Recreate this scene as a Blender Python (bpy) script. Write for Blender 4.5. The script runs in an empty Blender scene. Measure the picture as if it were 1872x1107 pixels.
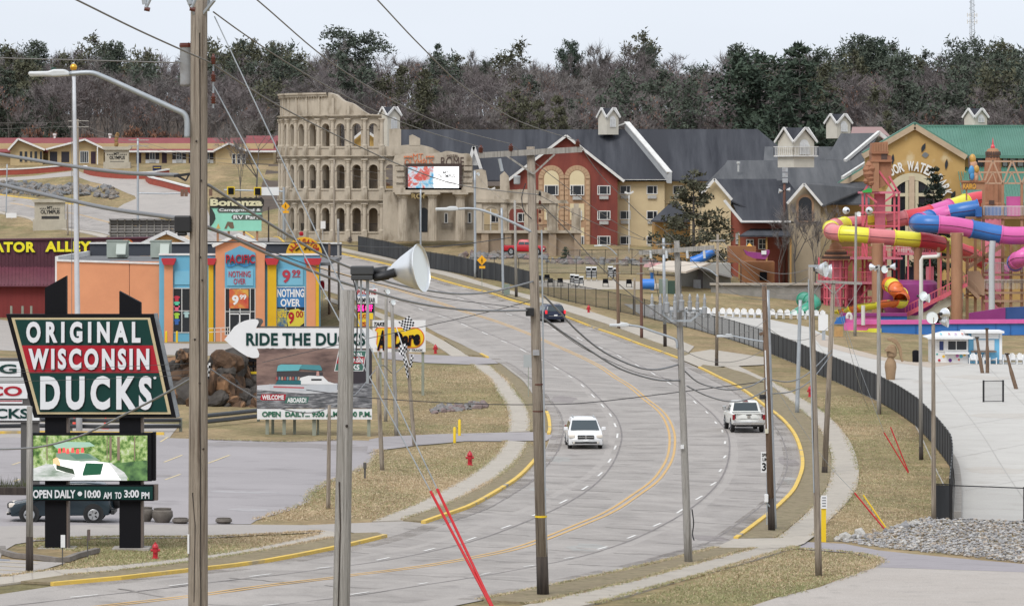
import bpy,bmesh,math,random
import numpy as np
from mathutils import Vector,Matrix,noise as mnoise
from mathutils.geometry import delaunay_2d_cdt
random.seed(7)
SC=bpy.context.scene
COL=SC.collection
R=math.radians
F,CX,HY,CH=8000.0,936.0,329.0,15.7
cam_d=bpy.data.cameras.new('camera')
cam=bpy.data.objects.new('camera',cam_d)
COL.objects.link(cam)
cam.location=(0,0,CH)
cam.rotation_euler=(R(90),0,0)
cam_d.sensor_width=36.0
cam_d.sensor_fit='HORIZONTAL'
cam_d.lens=36.0*F/1872.0
cam_d.shift_y=-(553.5-HY)/1872.0
cam_d.clip_start=1.0
cam_d.clip_end=9000.0
SC.camera=cam
SUN_EL,SUN_ROT=52.0,205.0
world=bpy.data.worlds.new('World')
SC.world=world
world.use_nodes=True
wn,wl=world.node_tree.nodes,world.node_tree.links
wn.clear()
sky=wn.new('ShaderNodeTexSky')
sky.sky_type='NISHITA'
sky.sun_disc=False
sky.sun_elevation=R(SUN_EL)
sky.sun_rotation=R(SUN_ROT)
sky.air_density=1.0
sky.dust_density=3.0
sky.ozone_density=1.0
hs=wn.new('ShaderNodeHueSaturation')
hs.inputs['Saturation'].default_value=0.12
mixw=wn.new('ShaderNodeMix')
mixw.data_type='RGBA'
mixw.inputs['Factor'].default_value=0.80
mixw.inputs['B'].default_value=(6.6,7.1,7.85,1)
cn=wn.new('ShaderNodeTexNoise')
cn.inputs['Scale'].default_value=5.0
cn.inputs['Detail'].default_value=4
cmp_=wn.new('ShaderNodeMapping')
cmp_.inputs['Scale'].default_value=(1,1,4)
ctc=wn.new('ShaderNodeTexCoord')
cr=wn.new('ShaderNodeMapRange')
cr.inputs['To Min'].default_value=0.90
cr.inputs['To Max'].default_value=1.08
cm=wn.new('ShaderNodeVectorMath')
cm.operation='SCALE'
wl.new(ctc.outputs['Generated'],cmp_.inputs['Vector'])
wl.new(cmp_.outputs['Vector'],cn.inputs['Vector'])
wl.new(cn.outputs['Fac'],cr.inputs['Value'])
wl.new(cr.outputs['Result'],cm.inputs['Scale'])
bg=wn.new('ShaderNodeBackground')
bg.inputs['Strength'].default_value=0.10
wo=wn.new('ShaderNodeOutputWorld')
wl.new(sky.outputs['Color'],hs.inputs['Color'])
wl.new(hs.outputs['Color'],mixw.inputs['A'])
wl.new(mixw.outputs['Result'],cm.inputs[0])
wl.new(cm.outputs['Vector'],bg.inputs['Color'])
wl.new(bg.outputs['Background'],wo.inputs['Surface'])
sun_d=bpy.data.lights.new('sun','SUN')
sun_d.energy=1.5
sun_d.angle=R(28)
sun_d.color=(1.0,0.97,0.93)
sun=bpy.data.objects.new('sun',sun_d)
COL.objects.link(sun)
_az=R(SUN_ROT)
_dir=Vector((math.sin(_az)*math.cos(R(SUN_EL)),math.cos(_az)*math.cos(R(SUN_EL)),math.sin(R(SUN_EL))))
sun.rotation_euler=_dir.to_track_quat('Z','Y').to_euler()
sun.location=(0,0,120)
SC.view_settings.view_transform='Standard'
SC.view_settings.look='None'
SC.view_settings.exposure=0.5
SC.view_settings.gamma=1.0
SC.view_settings.use_curve_mapping=False
MATS={}
def mat(name,col,col2=None,scale=2.0,rough=0.8,bump=0.0,bscale=None,metal=0.0,stretch=(1,1,1),detail=5.0,lo=0.35,hi=0.65,emit=None,spec=0.4,col3=None,s3=0.3,lo3=0.5,hi3=0.7,alpha=None):
 if name in MATS:
  return MATS[name]
 m=bpy.data.materials.new(name)
 m.use_nodes=True
 n,l=m.node_tree.nodes,m.node_tree.links
 b=n['Principled BSDF']
 b.inputs['Roughness'].default_value=rough
 b.inputs['Metallic'].default_value=metal
 b.inputs['Specular IOR Level'].default_value=spec
 col=tuple(col)+(1,)
 b.inputs['Base Color'].default_value=col
 m.diffuse_color=col
 if col2 is not None or bump:
  tc=n.new('ShaderNodeTexCoord')
  mp=n.new('ShaderNodeMapping')
  mp.inputs['Scale'].default_value=stretch
  l.new(tc.outputs['Object'],mp.inputs['Vector'])
 out=None
 if col2 is not None:
  t=n.new('ShaderNodeTexNoise')
  t.inputs['Scale'].default_value=scale
  t.inputs['Detail'].default_value=detail
  t.inputs['Roughness'].default_value=0.65
  l.new(mp.outputs['Vector'],t.inputs['Vector'])
  r=n.new('ShaderNodeValToRGB')
  r.color_ramp.elements[0].position=lo
  r.color_ramp.elements[0].color=col
  r.color_ramp.elements[1].position=hi
  r.color_ramp.elements[1].color=tuple(col2)+(1,)
  l.new(t.outputs['Fac'],r.inputs['Fac'])
  out=r.outputs['Color']
  if col3 is not None:
   t3=n.new('ShaderNodeTexNoise')
   t3.inputs['Scale'].default_value=s3
   t3.inputs['Detail'].default_value=6
   l.new(mp.outputs['Vector'],t3.inputs['Vector'])
   r3=n.new('ShaderNodeMapRange')
   r3.inputs['From Min'].default_value=lo3
   r3.inputs['From Max'].default_value=hi3
   l.new(t3.outputs['Fac'],r3.inputs['Value'])
   mx=n.new('ShaderNodeMix')
   mx.data_type='RGBA'
   l.new(r3.outputs['Result'],mx.inputs['Factor'])
   l.new(out,mx.inputs['A'])
   mx.inputs['B'].default_value=tuple(col3)+(1,)
   out=mx.outputs['Result']
  l.new(out,b.inputs['Base Color'])
 if bump:
  tb=n.new('ShaderNodeTexNoise')
  tb.inputs['Scale'].default_value=bscale or scale*3
  tb.inputs['Detail'].default_value=4
  l.new(mp.outputs['Vector'],tb.inputs['Vector'])
  bm=n.new('ShaderNodeBump')
  bm.inputs['Strength'].default_value=bump
  bm.inputs['Distance'].default_value=0.05
  l.new(tb.outputs['Fac'],bm.inputs['Height'])
  l.new(bm.outputs['Normal'],b.inputs['Normal'])
 if emit is not None:
  if out is not None:
   l.new(out,b.inputs['Emission Color'])
  else:
   b.inputs['Emission Color'].default_value=col
  b.inputs['Emission Strength'].default_value=emit
 if alpha is not None:
  b.inputs['Alpha'].default_value=alpha
 MATS[name]=m
 return m
def gloss(name,col,rough=0.35,metal=0.0,spec=0.5):
 return mat(name,col,rough=rough,metal=metal,spec=spec)
class MB:
 def __init__(self):
  self.v,self.f=[],[]
 def add(self,vs,fs):
  b=len(self.v)
  self.v.extend(tuple(p)for p in vs)
  self.f.extend(tuple(b+i for i in f)for f in fs)
  return self
 def box(self,x0,x1,y0,y1,z0,z1):
  return self.add([(x0,y0,z0),(x1,y0,z0),(x1,y1,z0),(x0,y1,z0),(x0,y0,z1),(x1,y0,z1),(x1,y1,z1),(x0,y1,z1)],[(0,3,2,1),(4,5,6,7),(0,1,5,4),(1,2,6,5),(2,3,7,6),(3,0,4,7)])
 def quad(self,a,b,c,d):
  return self.add([a,b,c,d],[(0,1,2,3)])
 def poly(self,pts):
  return self.add(pts,[tuple(range(len(pts)))])
 def prism(self,pts,y0,y1):
  """outline in the x/z plane, extruded along y (y0 is the near face)"""
  n=len(pts)
  area=sum(pts[i][0]*pts[(i+1)%n][1]-pts[(i+1)%n][0]*pts[i][1]for i in range(n))
  if area<0:
   pts=pts[::-1]
  vs=[(x,y0,z)for x,z in pts]+[(x,y1,z)for x,z in pts]
  fs=[tuple(range(n)),tuple(range(2*n-1,n-1,-1))]
  fs+=[((i+1)%n,i,n+i,n+(i+1)%n)for i in range(n)]
  return self.add(vs,fs)
 def prismx(self,pts,x0,x1):
  """outline in the y/z plane, extruded along x"""
  n=len(pts)
  vs=[(x0,y,z)for y,z in pts]+[(x1,y,z)for y,z in pts]
  fs=[tuple(range(n-1,-1,-1)),tuple(range(n,2*n))]
  fs+=[(i,(i+1)%n,n+(i+1)%n,n+i)for i in range(n)]
  return self.add(vs,fs)
 def prismz(self,pts,z0,z1):
  n=len(pts)
  vs=[(x,y,z0)for x,y in pts]+[(x,y,z1)for x,y in pts]
  fs=[tuple(range(n-1,-1,-1)),tuple(range(n,2*n))]
  fs+=[(i,(i+1)%n,n+(i+1)%n,n+i)for i in range(n)]
  return self.add(vs,fs)
 def tube(self,pts,r,n=8,cap=True,r2=None):
  pts=[Vector(p)for p in pts]
  m=len(pts)
  rs=r if isinstance(r,(list,tuple))else ([r]*m if r2 is None else [r+(r2-r)*i/(m-1)for i in range(m)])
  vs,fs=[],[]
  prev=None
  for i,p in enumerate(pts):
   t=(pts[min(i+1,m-1)]-pts[max(i-1,0)])
   if t.length<1e-9:
    t=Vector((0,0,1))
   t.normalize()
   if prev is None:
    a=t.orthogonal().normalized()if abs(t.z)<0.99 else Vector((1,0,0))
   else:
    a=prev-t*prev.dot(t)
    a=a.normalized()if a.length>1e-6 else t.orthogonal().normalized()
   prev=a
   b=t.cross(a)
   for k in range(n):
    an=2*math.pi*k/n
    vs.append(p+(a*math.cos(an)+b*math.sin(an))*rs[i])
  for i in range(m-1):
   for k in range(n):
    k2=(k+1)%n
    fs.append((i*n+k,i*n+k2,(i+1)*n+k2,(i+1)*n+k))
  if cap:
   fs.append(tuple(range(n-1,-1,-1)))
   fs.append(tuple((m-1)*n+k for k in range(n)))
  return self.add(vs,fs)
 def beam(self,a,b,w,h=None):
  """square bar from a to b"""
  h=h or w
  a,b=Vector(a),Vector(b)
  t=(b-a).normalized()
  up=Vector((0,0,1))if abs(t.z)<0.95 else Vector((0,1,0))
  s=t.cross(up).normalized()*(w/2)
  u=s.cross(t).normalized()*(h/2)
  vs=[a-s-u,a+s-u,a+s+u,a-s+u,b-s-u,b+s-u,b+s+u,b-s+u]
  return self.add(vs,[(0,3,2,1),(4,5,6,7),(0,1,5,4),(1,2,6,5),(2,3,7,6),(3,0,4,7)])
 def lathe(self,prof,c=(0,0,0),n=16,axis='z',cap=True,sx=1.0):
  """prof: list of (radius, height)"""
  vs,fs=[],[]
  c=Vector(c)
  for r,h in prof:
   for k in range(n):
    an=2*math.pi*k/n
    x,y=r*math.cos(an)*sx,r*math.sin(an)
    if axis=='z':
     q=(x,y,h)
    elif axis=='y':
     q=(x,h,y)
    else:
     q=(h,x,y)
    vs.append(c+Vector(q))
  m=len(prof)
  for i in range(m-1):
   for k in range(n):
    k2=(k+1)%n
    fs.append((i*n+k,i*n+k2,(i+1)*n+k2,(i+1)*n+k))
  if cap:
   if prof[0][0]>1e-4:
    fs.append(tuple(range(n-1,-1,-1)))
   if prof[-1][0]>1e-4:
    fs.append(tuple((m-1)*n+k for k in range(n)))
  return self.add(vs,fs)
 def xf(self,mtx):
  self.v=[tuple(mtx@Vector(p))for p in self.v]
  return self
 def mesh(self,name,off=(0,0,0)):
  me=bpy.data.meshes.new(name)
  ox,oy,oz=off
  me.from_pydata([(x-ox,y-oy,z-oz)for x,y,z in self.v],[],self.f)
  me.update()
  return me
def fixn(me):
 bm=bmesh.new()
 bm.from_mesh(me)
 bmesh.ops.remove_doubles(bm,verts=bm.verts,dist=1e-5)
 bmesh.ops.recalc_face_normals(bm,faces=bm.faces)
 bm.to_mesh(me)
 bm.free()
def wloc(o):
 p=Vector((0,0,0))
 while o is not None:
  p+=o.location
  o=o.parent
 return p
def link(name,me,m,parent=None,smooth=False,label=None,cat=None,group=None,kind=None):
 o=bpy.data.objects.new(name,me)
 COL.objects.link(o)
 if m is not None and len(me.materials)==0:
  me.materials.append(m)
 if parent is not None:
  o.parent=parent
 if smooth:
  me.polygons.foreach_set('use_smooth',[True]*len(me.polygons))
 tag(o,label,cat,group,kind)
 return o
def tag(o,label=None,cat=None,group=None,kind=None):
 if label:
  o['label']=label
 if cat:
  o['category']=cat
 if group:
  o['group']=group
 if kind:
  o['kind']=kind
 return o
def put(name,mb,m,parent=None,smooth=False,label=None,cat=None,group=None,kind=None,fix=True,base=None,bevel=0):
 """mesh in world coordinates -> object; children are stored relative to their parent, one-mesh things get their origin at base"""
 off=wloc(parent)if parent is not None else Vector(base or (0,0,0))
 me=mb.mesh(name,off)
 if fix:
  fixn(me)
 o=link(name,me,m,parent,smooth,label,cat,group,kind)
 if parent is None and base is not None:
  o.location=base
 if bevel:
  bv=o.modifiers.new('bevel','BEVEL')
  bv.width=bevel
  bv.segments=2
  bv.limit_method='ANGLE'
 if smooth and fix:
  try:
   me.set_sharp_from_angle(angle=R(40))
  except Exception:
   pass
 return o
def thing(name,loc,label,cat,group=None,rz=0.0):
 o=bpy.data.objects.new(name,None)
 COL.objects.link(o)
 o.empty_display_size=0.3
 o.location=loc
 o.rotation_euler=(0,0,rz)
 return tag(o,label,cat,group)
def copy_tree(o,parent=None,loc=None,rz=None,label=None,scale=None):
 c=o.copy()
 COL.objects.link(c)
 c.parent=parent
 if loc is not None:
  c.location=loc
 if rz is not None:
  c.rotation_euler=(0,0,rz)
 if scale is not None:
  c.scale=scale
 if label:
  c['label']=label
 for ch in list(o.children):
  copy_tree(ch,c)
 return c
def text_mesh(s,space=1.0,bold=0.0,shear=0.0,depth=0.0,res=4,line=1.0):
 cu=bpy.data.curves.new('lettering','FONT')
 cu.body=s
 cu.align_x='CENTER'
 cu.size=1.0
 cu.space_character=space
 cu.space_line=line
 cu.offset=bold
 cu.shear=shear
 cu.extrude=depth
 cu.resolution_u=res
 ob=bpy.data.objects.new('lettering',cu)
 me=bpy.data.meshes.new_from_object(ob)
 bpy.data.objects.remove(ob)
 bpy.data.curves.remove(cu)
 me.name='lettering'
 me.materials.clear()
 return me
def lettering(s,x0,x1,z0,z1,y,m,parent=None,depth=0.03,space=1.0,bold=0.02,shear=0.0,name='lettering',rot=0.0,pers=None,line=1.0):
 """text filling the rectangle x0..x1, z0..z1 on the plane y, facing the camera; pers(u, v) may bend it"""
 me=text_mesh(s,space,bold,shear,0.5,line=line)
 n=len(me.vertices)
 co=np.empty(n*3)
 me.vertices.foreach_get('co',co)
 co=co.reshape(-1,3)
 mn,mx=co.min(0),co.max(0)
 u=(co[:,0]-mn[0])/max(mx[0]-mn[0],1e-6)
 v=(co[:,1]-mn[1])/max(mx[1]-mn[1],1e-6)
 w=(co[:,2]-mn[2])/max(mx[2]-mn[2],1e-6)
 out=np.empty_like(co)
 if pers is None:
  out[:,0]=x0+(x1-x0)*u
  out[:,2]=z0+(z1-z0)*v
 else:
  for i in range(n):
   out[i,0],out[i,2]=pers(u[i],v[i])
 out[:,1]=y-depth*w
 off=wloc(parent)if parent is not None else Vector((0,0,0))
 if rot:
  cxx,czz=(x0+x1)/2,(z0+z1)/2
  dx,dz=out[:,0]-cxx,out[:,2]-czz
  out[:,0]=cxx+dx*math.cos(rot)-dz*math.sin(rot)
  out[:,2]=czz+dx*math.sin(rot)+dz*math.cos(rot)
 out-=np.array(off)
 me.vertices.foreach_set('co',out.reshape(-1))
 me.update()
 return link(name,me,m,parent)
def at(px,py,D):
 """point seen at photo pixel px, py at distance D"""
 return Vector(((px-CX)*D/F,D,CH-(py-HY)*D/F))
def ax(px,D):
 return (px-CX)*D/F
def az(py,D):
 return CH-(py-HY)*D/F
_ctl=[]
for px,py,D in [(-300,1107,150),(300,1107,149),(936,1107,149),(1500,1107,150),(2200,1107,150),(150,1055,154),(600,1050,162),(1000,1000,178),(1500,1000,184),(1800,1050,165),(-200,960,181),(100,960,181),(400,960,184),(700,945,190),(1100,900,214),(1600,905,221),(1850,950,207),(1067,822,255),(1380,795,266),(600,805,260),(300,790,264),(0,790,264),(850,765,284),(800,700,315),(1130,690,336),(1480,725,312),(1250,650,372),(1050,640,376),(1013,589,420),(880,545,452),(760,495,494),(640,458,530),(540,438,566),(100,385,672),(0,370,694),(400,420,612),(250,400,645),(430,624,428),(200,624,428),(560,600,445),(100,572,478),(0,640,404),(90,418,640),(430,446,596),(260,440,590),(30,402,650),(20,300,722),(250,300,722),(480,300,722),(350,335,690),(100,345,694),(200,362,684),(520,434,548),(700,444,538),(860,472,514),(1050,477,510),(1150,466,520),(1350,480,520),(900,492,488),(1100,494,488),(1100,525,464),(1200,562,437),(1300,578,436),(1330,622,400),(1700,690,346),(1800,800,266),(1760,663,376),(1700,613,430),(1860,613,430),(1650,560,500),(1450,545,470),(1300,510,490)]:
 _ctl.append(((px-CX)*D/F,D,CH-(py-HY)*D/F))
for X,D,z in [(0,100,3.4),(-80,100,3.6),(80,100,3.4),(0,0,9),(-150,0,9),(150,0,9),(-150,180,3),(150,180,2),(-140,300,2),(140,300,1),(-140,450,4),(150,450,1.5),(150,560,4),(-170,640,12),(160,700,13),(70,640,9),(0,640,11),(-30,640,11.5),(0,760,17),(80,760,17),(-70,780,20),(-200,800,20),(0,900,26),(-120,900,27),(120,900,26),(250,900,26),(-250,900,27),(0,1050,31),(-250,1050,31),(250,1050,31),(30,560,6.8),(50,560,5.6),(0,560,8.6)]:
 _ctl.append((X,D,z))
_c=np.array(_ctl)
_S=100.0
def _kern(d2):
 return np.where(d2>1e-12,0.5*d2*np.log(np.maximum(d2,1e-12)),0.0)
_P=_c[:,:2]/_S
_n=len(_P)
_K=_kern(((_P[:,None,:]-_P[None,:,:])**2).sum(-1))+np.eye(_n)*0.003
_A=np.zeros((_n+3,_n+3))
_A[:_n,:_n]=_K
_A[:_n,_n]=1
_A[:_n,_n+1:]=_P
_A[_n,:_n]=1
_A[_n+1:,:_n]=_P.T
_w=np.linalg.solve(_A,np.concatenate([_c[:,2],[0,0,0]]))
def hz_arr(x,y):
 x,y=np.asarray(x,float),np.asarray(y,float)
 q=np.stack([np.clip(x,-260,260),np.clip(y,-20,1060)],-1).reshape(-1,2)/_S
 d2=((q[:,None,:]-_P[None,:,:])**2).sum(-1)
 z=_kern(d2)@_w[:_n]+_w[_n]+q@_w[_n+1:]
 return np.clip(z,-3,40).reshape(x.shape)
def hz(x,y):
 return float(hz_arr([x],[y])[0])
_Dm=np.concatenate([np.arange(105,300,1.0),np.arange(300,1050,1.5)])
def G(px,py):
 """ground point seen at photo pixel"""
 x=(px-CX)*_Dm/F
 zr=CH-(py-HY)*_Dm/F
 df=zr-hz_arr(x,_Dm)
 k=np.where(df<0)[0]
 if len(k)==0:
  i=len(_Dm)-1
  return Vector((x[i],_Dm[i],hz(x[i],_Dm[i])))
 i=k[0]
 if i==0:
  D=_Dm[0]
 else:
  t=df[i-1]/(df[i-1]-df[i])
  D=_Dm[i-1]+t*(_Dm[i]-_Dm[i-1])
 X=(px-CX)*D/F
 return Vector((X,D,hz(X,D)))
def gxy(px,py):
 g=G(px,py)
 return (g.x,g.y)
def spline(pts,step=2.0,closed=False):
 """Catmull-Rom through plan points, resampled"""
 P=[Vector((p[0],p[1]))for p in pts]
 out=[]
 n=len(P)
 for i in range(n-1):
  p0,p1,p2,p3=P[max(i-1,0)],P[i],P[i+1],P[min(i+2,n-1)]
  k=max(1,int((p2-p1).length/step))
  for j in range(k):
   t=j/k
   a=0.5*((2*p1)+(p2-p0)*t+(2*p0-5*p1+4*p2-p3)*t*t+(3*p1-p0-3*p2+p3)*t**3)
   out.append((a.x,a.y))
 out.append((P[-1].x,P[-1].y))
 return out
def gl(pix,step=2.0):
 return spline([gxy(*p)for p in pix],step)
def gp(pix):
 return [gxy(*p)for p in pix]
def sheet(name,poly,off,m,step=3.0,skirt=0.0,parent=None,kind='structure',label=None,lift=None,fine=1.2):
 """a paved or grassed area draped on the terrain, given as an outline in plan"""
 n=len(poly)
 pts=[]
 for i in range(n):
  a,b=Vector(poly[i]),Vector(poly[(i+1)%n])
  k=max(1,int((b-a).length/step))
  for j in range(k):
   pts.append(a+(b-a)*(j/k))
 clean=[pts[0]]
 for p in pts[1:]:
  if (p-clean[-1]).length>0.02:
   clean.append(p)
 pts=clean
 nb=len(pts)
 xs=[p.x for p in pts]
 ys=[p.y for p in pts]
 vs=[Vector((p.x,p.y))for p in pts]
 bx=np.array([[p.x,p.y]for p in pts])
 y=min(ys)+step/2
 row=0
 bn=np.roll(bx,-1,0)
 while y<max(ys):
  cr=[]
  y0,y1=bx[:,1],bn[:,1]
  hit=(y0<=y)!=(y1<=y)
  xx=bx[hit,0]+(y-y0[hit])/(y1[hit]-y0[hit])*(bn[hit,0]-bx[hit,0])
  xx=np.sort(xx)
  for a,b in zip(xx[0::2],xx[1::2]):
   x=a+step*(0.7 if row%2 else 0.45)
   while x<b-step*0.4:
    vs.append(Vector((x,y)))
    x+=step
  y+=step
  row+=1
 edges=[(i,(i+1)%nb)for i in range(nb)]
 ov,oe,of,_,_,_=delaunay_2d_cdt(vs,edges,[list(range(nb))],1,1e-4)
 X=np.array([v.x for v in ov])
 Y=np.array([v.y for v in ov])
 Z=hz_arr(X,Y)+off
 if lift is not None:
  Z=Z+lift(X,Y)
 V=[(x,y,z)for x,y,z in zip(X,Y,Z)]
 Fc=[tuple(f)for f in of]
 if skirt:
  cnt={}
  for f in Fc:
   for i in range(len(f)):
    a,b=f[i],f[(i+1)%len(f)]
    cnt[(a,b)]=1
  low={}
  for (a,b)in list(cnt):
   if (b,a)not in cnt:
    for q in (a,b):
     if q not in low:
      low[q]=len(V)
      V.append((V[q][0],V[q][1],V[q][2]-skirt))
    Fc.append((b,a,low[a],low[b]))
 me=bpy.data.meshes.new(name)
 me.from_pydata(V,[],Fc)
 fixn(me)
 up=sum(p.normal.z*p.area for p in me.polygons)
 if up<0:
  me.flip_normals()
 return link(name,me,m,parent,kind=kind if parent is None else None,label=label)
def ribbon(name,line,w,off,m,parent=None,h=0.0,kind=None,side=0.0,label=None,closed_ends=True):
 """strip of width w along a plan line, draped; h > 0 makes it a raised bar"""
 P=[Vector(p)for p in line]
 n=len(P)
 L,Rr=[],[]
 for i in range(n):
  t=P[min(i+1,n-1)]-P[max(i-1,0)]
  t.normalize()
  nr=Vector((-t.y,t.x))
  L.append(P[i]+nr*(w/2+side))
  Rr.append(P[i]-nr*(w/2-side))
 zl=hz_arr([p.x for p in L],[p.y for p in L])
 zr=hz_arr([p.x for p in Rr],[p.y for p in Rr])
 V,Fc=[],[]
 if not h:
  for i in range(n):
   V+=[(L[i].x,L[i].y,zl[i]+off),(Rr[i].x,Rr[i].y,zr[i]+off)]
  for i in range(n-1):
   Fc.append((2*i,2*i+1,2*i+3,2*i+2))
 else:
  for i in range(n):
   V+=[(L[i].x,L[i].y,zl[i]+off),(Rr[i].x,Rr[i].y,zr[i]+off),(Rr[i].x,Rr[i].y,zr[i]+off+h),(L[i].x,L[i].y,zl[i]+off+h)]
  for i in range(n-1):
   a,b=4*i,4*i+4
   Fc+=[(a+3,a+2,b+2,b+3),(a,a+3,b+3,b),(a+2,a+1,b+1,b+2)]
  Fc+=[(0,1,2,3),(4*n-1,4*n-2,4*n-3,4*n-4)]
 me=bpy.data.meshes.new(name)
 me.from_pydata(V,[],Fc)
 me.update()
 return link(name,me,m,parent,kind=kind,label=label)
def ground_mat():
 m=mat('dry_grass',(0.29,0.215,0.125),(0.19,0.168,0.082),scale=0.09,rough=0.95,bump=0.9,bscale=6.0,detail=8,lo=0.36,hi=0.66,col3=(0.345,0.25,0.145),s3=0.35,lo3=0.5,hi3=0.75,spec=0.1)
 n,l=m.node_tree.nodes,m.node_tree.links
 b=n['Principled BSDF']
 src=b.inputs['Base Color'].links[0].from_socket
 tc=n.new('ShaderNodeTexCoord')
 t=n.new('ShaderNodeTexNoise')
 t.inputs['Scale'].default_value=2.2
 t.inputs['Detail'].default_value=9
 t.inputs['Roughness'].default_value=0.82
 l.new(tc.outputs['Object'],t.inputs['Vector'])
 mr=n.new('ShaderNodeMapRange')
 mr.inputs['From Min'].default_value=0.3
 mr.inputs['From Max'].default_value=0.7
 mr.inputs['To Min'].default_value=0.45
 mr.inputs['To Max'].default_value=1.55
 l.new(t.outputs['Fac'],mr.inputs['Value'])
 w=n.new('ShaderNodeTexWave')
 w.inputs['Scale'].default_value=0.05
 w.inputs['Distortion'].default_value=9.0
 w.inputs['Detail'].default_value=3.0
 l.new(tc.outputs['Object'],w.inputs['Vector'])
 wr=n.new('ShaderNodeMapRange')
 wr.inputs['To Min'].default_value=0.9
 wr.inputs['To Max'].default_value=1.1
 l.new(w.outputs['Fac'],wr.inputs['Value'])
 mu=n.new('ShaderNodeMath')
 mu.operation='MULTIPLY'
 l.new(mr.outputs['Result'],mu.inputs[0])
 l.new(wr.outputs['Result'],mu.inputs[1])
 vm=n.new('ShaderNodeVectorMath')
 vm.operation='SCALE'
 l.new(src,vm.inputs[0])
 l.new(mu.outputs['Value'],vm.inputs['Scale'])
 l.new(vm.outputs['Vector'],b.inputs['Base Color'])
 return m
def paving(name,c1,c2,c3,grain=0.12,s=0.35,joints=None,streak=None):
 """worn concrete or asphalt: blotches, fine grain, dark specks"""
 m=mat(name,c1,c2,scale=s,rough=0.9,bump=0.25,bscale=14.0,detail=9,lo=0.3,hi=0.7,col3=c3,s3=s*3.1,lo3=0.56,hi3=0.75,spec=0.25,stretch=streak or (1,1,1))
 n,l=m.node_tree.nodes,m.node_tree.links
 b=n['Principled BSDF']
 src=b.inputs['Base Color'].links[0].from_socket
 tc=n.new('ShaderNodeTexCoord')
 t=n.new('ShaderNodeTexNoise')
 t.inputs['Scale'].default_value=22.0
 t.inputs['Detail'].default_value=5
 l.new(tc.outputs['Object'],t.inputs['Vector'])
 mr=n.new('ShaderNodeMapRange')
 mr.inputs['From Min'].default_value=0.3
 mr.inputs['From Max'].default_value=0.7
 mr.inputs['To Min'].default_value=1-grain
 mr.inputs['To Max'].default_value=1+grain
 l.new(t.outputs['Fac'],mr.inputs['Value'])
 vm=n.new('ShaderNodeVectorMath')
 vm.operation='SCALE'
 l.new(src,vm.inputs[0])
 l.new(mr.outputs['Result'],vm.inputs['Scale'])
 l.new(vm.outputs['Vector'],b.inputs['Base Color'])
 return m
M_grass=ground_mat()
M_road=paving('road_concrete',(0.39,0.357,0.33),(0.325,0.298,0.277),(0.26,0.238,0.222),0.16,0.22)
M_walk=paving('sidewalk_concrete',(0.45,0.405,0.345),(0.39,0.35,0.30),(0.33,0.295,0.25),0.12,0.5)
M_lot=paving('lot_asphalt',(0.35,0.323,0.325),(0.30,0.277,0.278),(0.25,0.23,0.23),0.10,0.12)
M_lane=paving('lane_asphalt',(0.40,0.365,0.335),(0.35,0.32,0.295),(0.30,0.275,0.255),0.12,0.2)
M_gstrip=paving('grey_gravel',(0.33,0.32,0.30),(0.24,0.23,0.215),(0.42,0.40,0.38),0.3,1.2)
M_plaza=paving('plaza_concrete',(0.52,0.50,0.465),(0.46,0.44,0.41),(0.42,0.395,0.36),0.06,0.2)
M_path=paving('tan_path',(0.47,0.40,0.335),(0.43,0.365,0.30),(0.39,0.33,0.275),0.06,0.3)
M_apron=paving('apron_asphalt',(0.33,0.305,0.315),(0.30,0.275,0.285),(0.26,0.24,0.245),0.12,0.3)
M_gravel=paving('gravel_lot',(0.43,0.39,0.355),(0.385,0.345,0.31),(0.34,0.31,0.28),0.22,0.35)
M_yel=mat('yellow_paint',(0.58,0.36,0.13),(0.42,0.31,0.18),scale=1.4,rough=0.8,lo=0.45,hi=0.75)
M_curb=mat('yellow_curb_paint',(0.70,0.47,0.09),(0.50,0.36,0.13),scale=1.1,rough=0.8,lo=0.45,hi=0.75,col3=(0.30,0.27,0.23),s3=0.35,lo3=0.6,hi3=0.68)
M_curbg=mat('bare_curb',(0.38,0.35,0.31),(0.30,0.27,0.24),scale=1.0,rough=0.9)
M_white=mat('white_paint_line',(0.70,0.68,0.65),(0.50,0.48,0.45),scale=1.6,rough=0.8,lo=0.5,hi=0.8)
M_seam=mat('joint_sealant',(0.17,0.15,0.145),(0.23,0.21,0.20),scale=0.8,rough=0.9)
M_joint=mat('walk_joint',(0.30,0.27,0.235),(0.36,0.32,0.28),scale=1.0,rough=0.9)
M_crack=mat('road_crack',(0.20,0.18,0.165),(0.29,0.265,0.245),scale=0.6,rough=0.9)
def ground():
 xs=np.concatenate([[-3000,-1500,-800,-500,-350,-260,-220,-190,-165],np.arange(-150,151,2.5),[165,190,220,260,350,500,800,1500,3000]])
 ys=np.concatenate([[-400,-150,-50,0,40,70,90],np.arange(100,760,2.5),np.arange(760,1060,10),[1100,1300,1700,2500,4000,6000]])
 X,Y=np.meshgrid(xs,ys)
 Z=hz_arr(X,Y)
 nx,ny=len(xs),len(ys)
 V=np.stack([X,Y,Z],-1).reshape(-1,3)
 i=np.arange(nx*ny).reshape(ny,nx)
 Fq=np.stack([i[:-1,:-1],i[:-1,1:],i[1:,1:],i[1:,:-1]],-1).reshape(-1,4)
 me=bpy.data.meshes.new('ground')
 me.from_pydata(V.tolist(),[],Fq.tolist())
 return link('ground',me,M_grass,smooth=True,kind='structure')
GROUND=ground()
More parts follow.
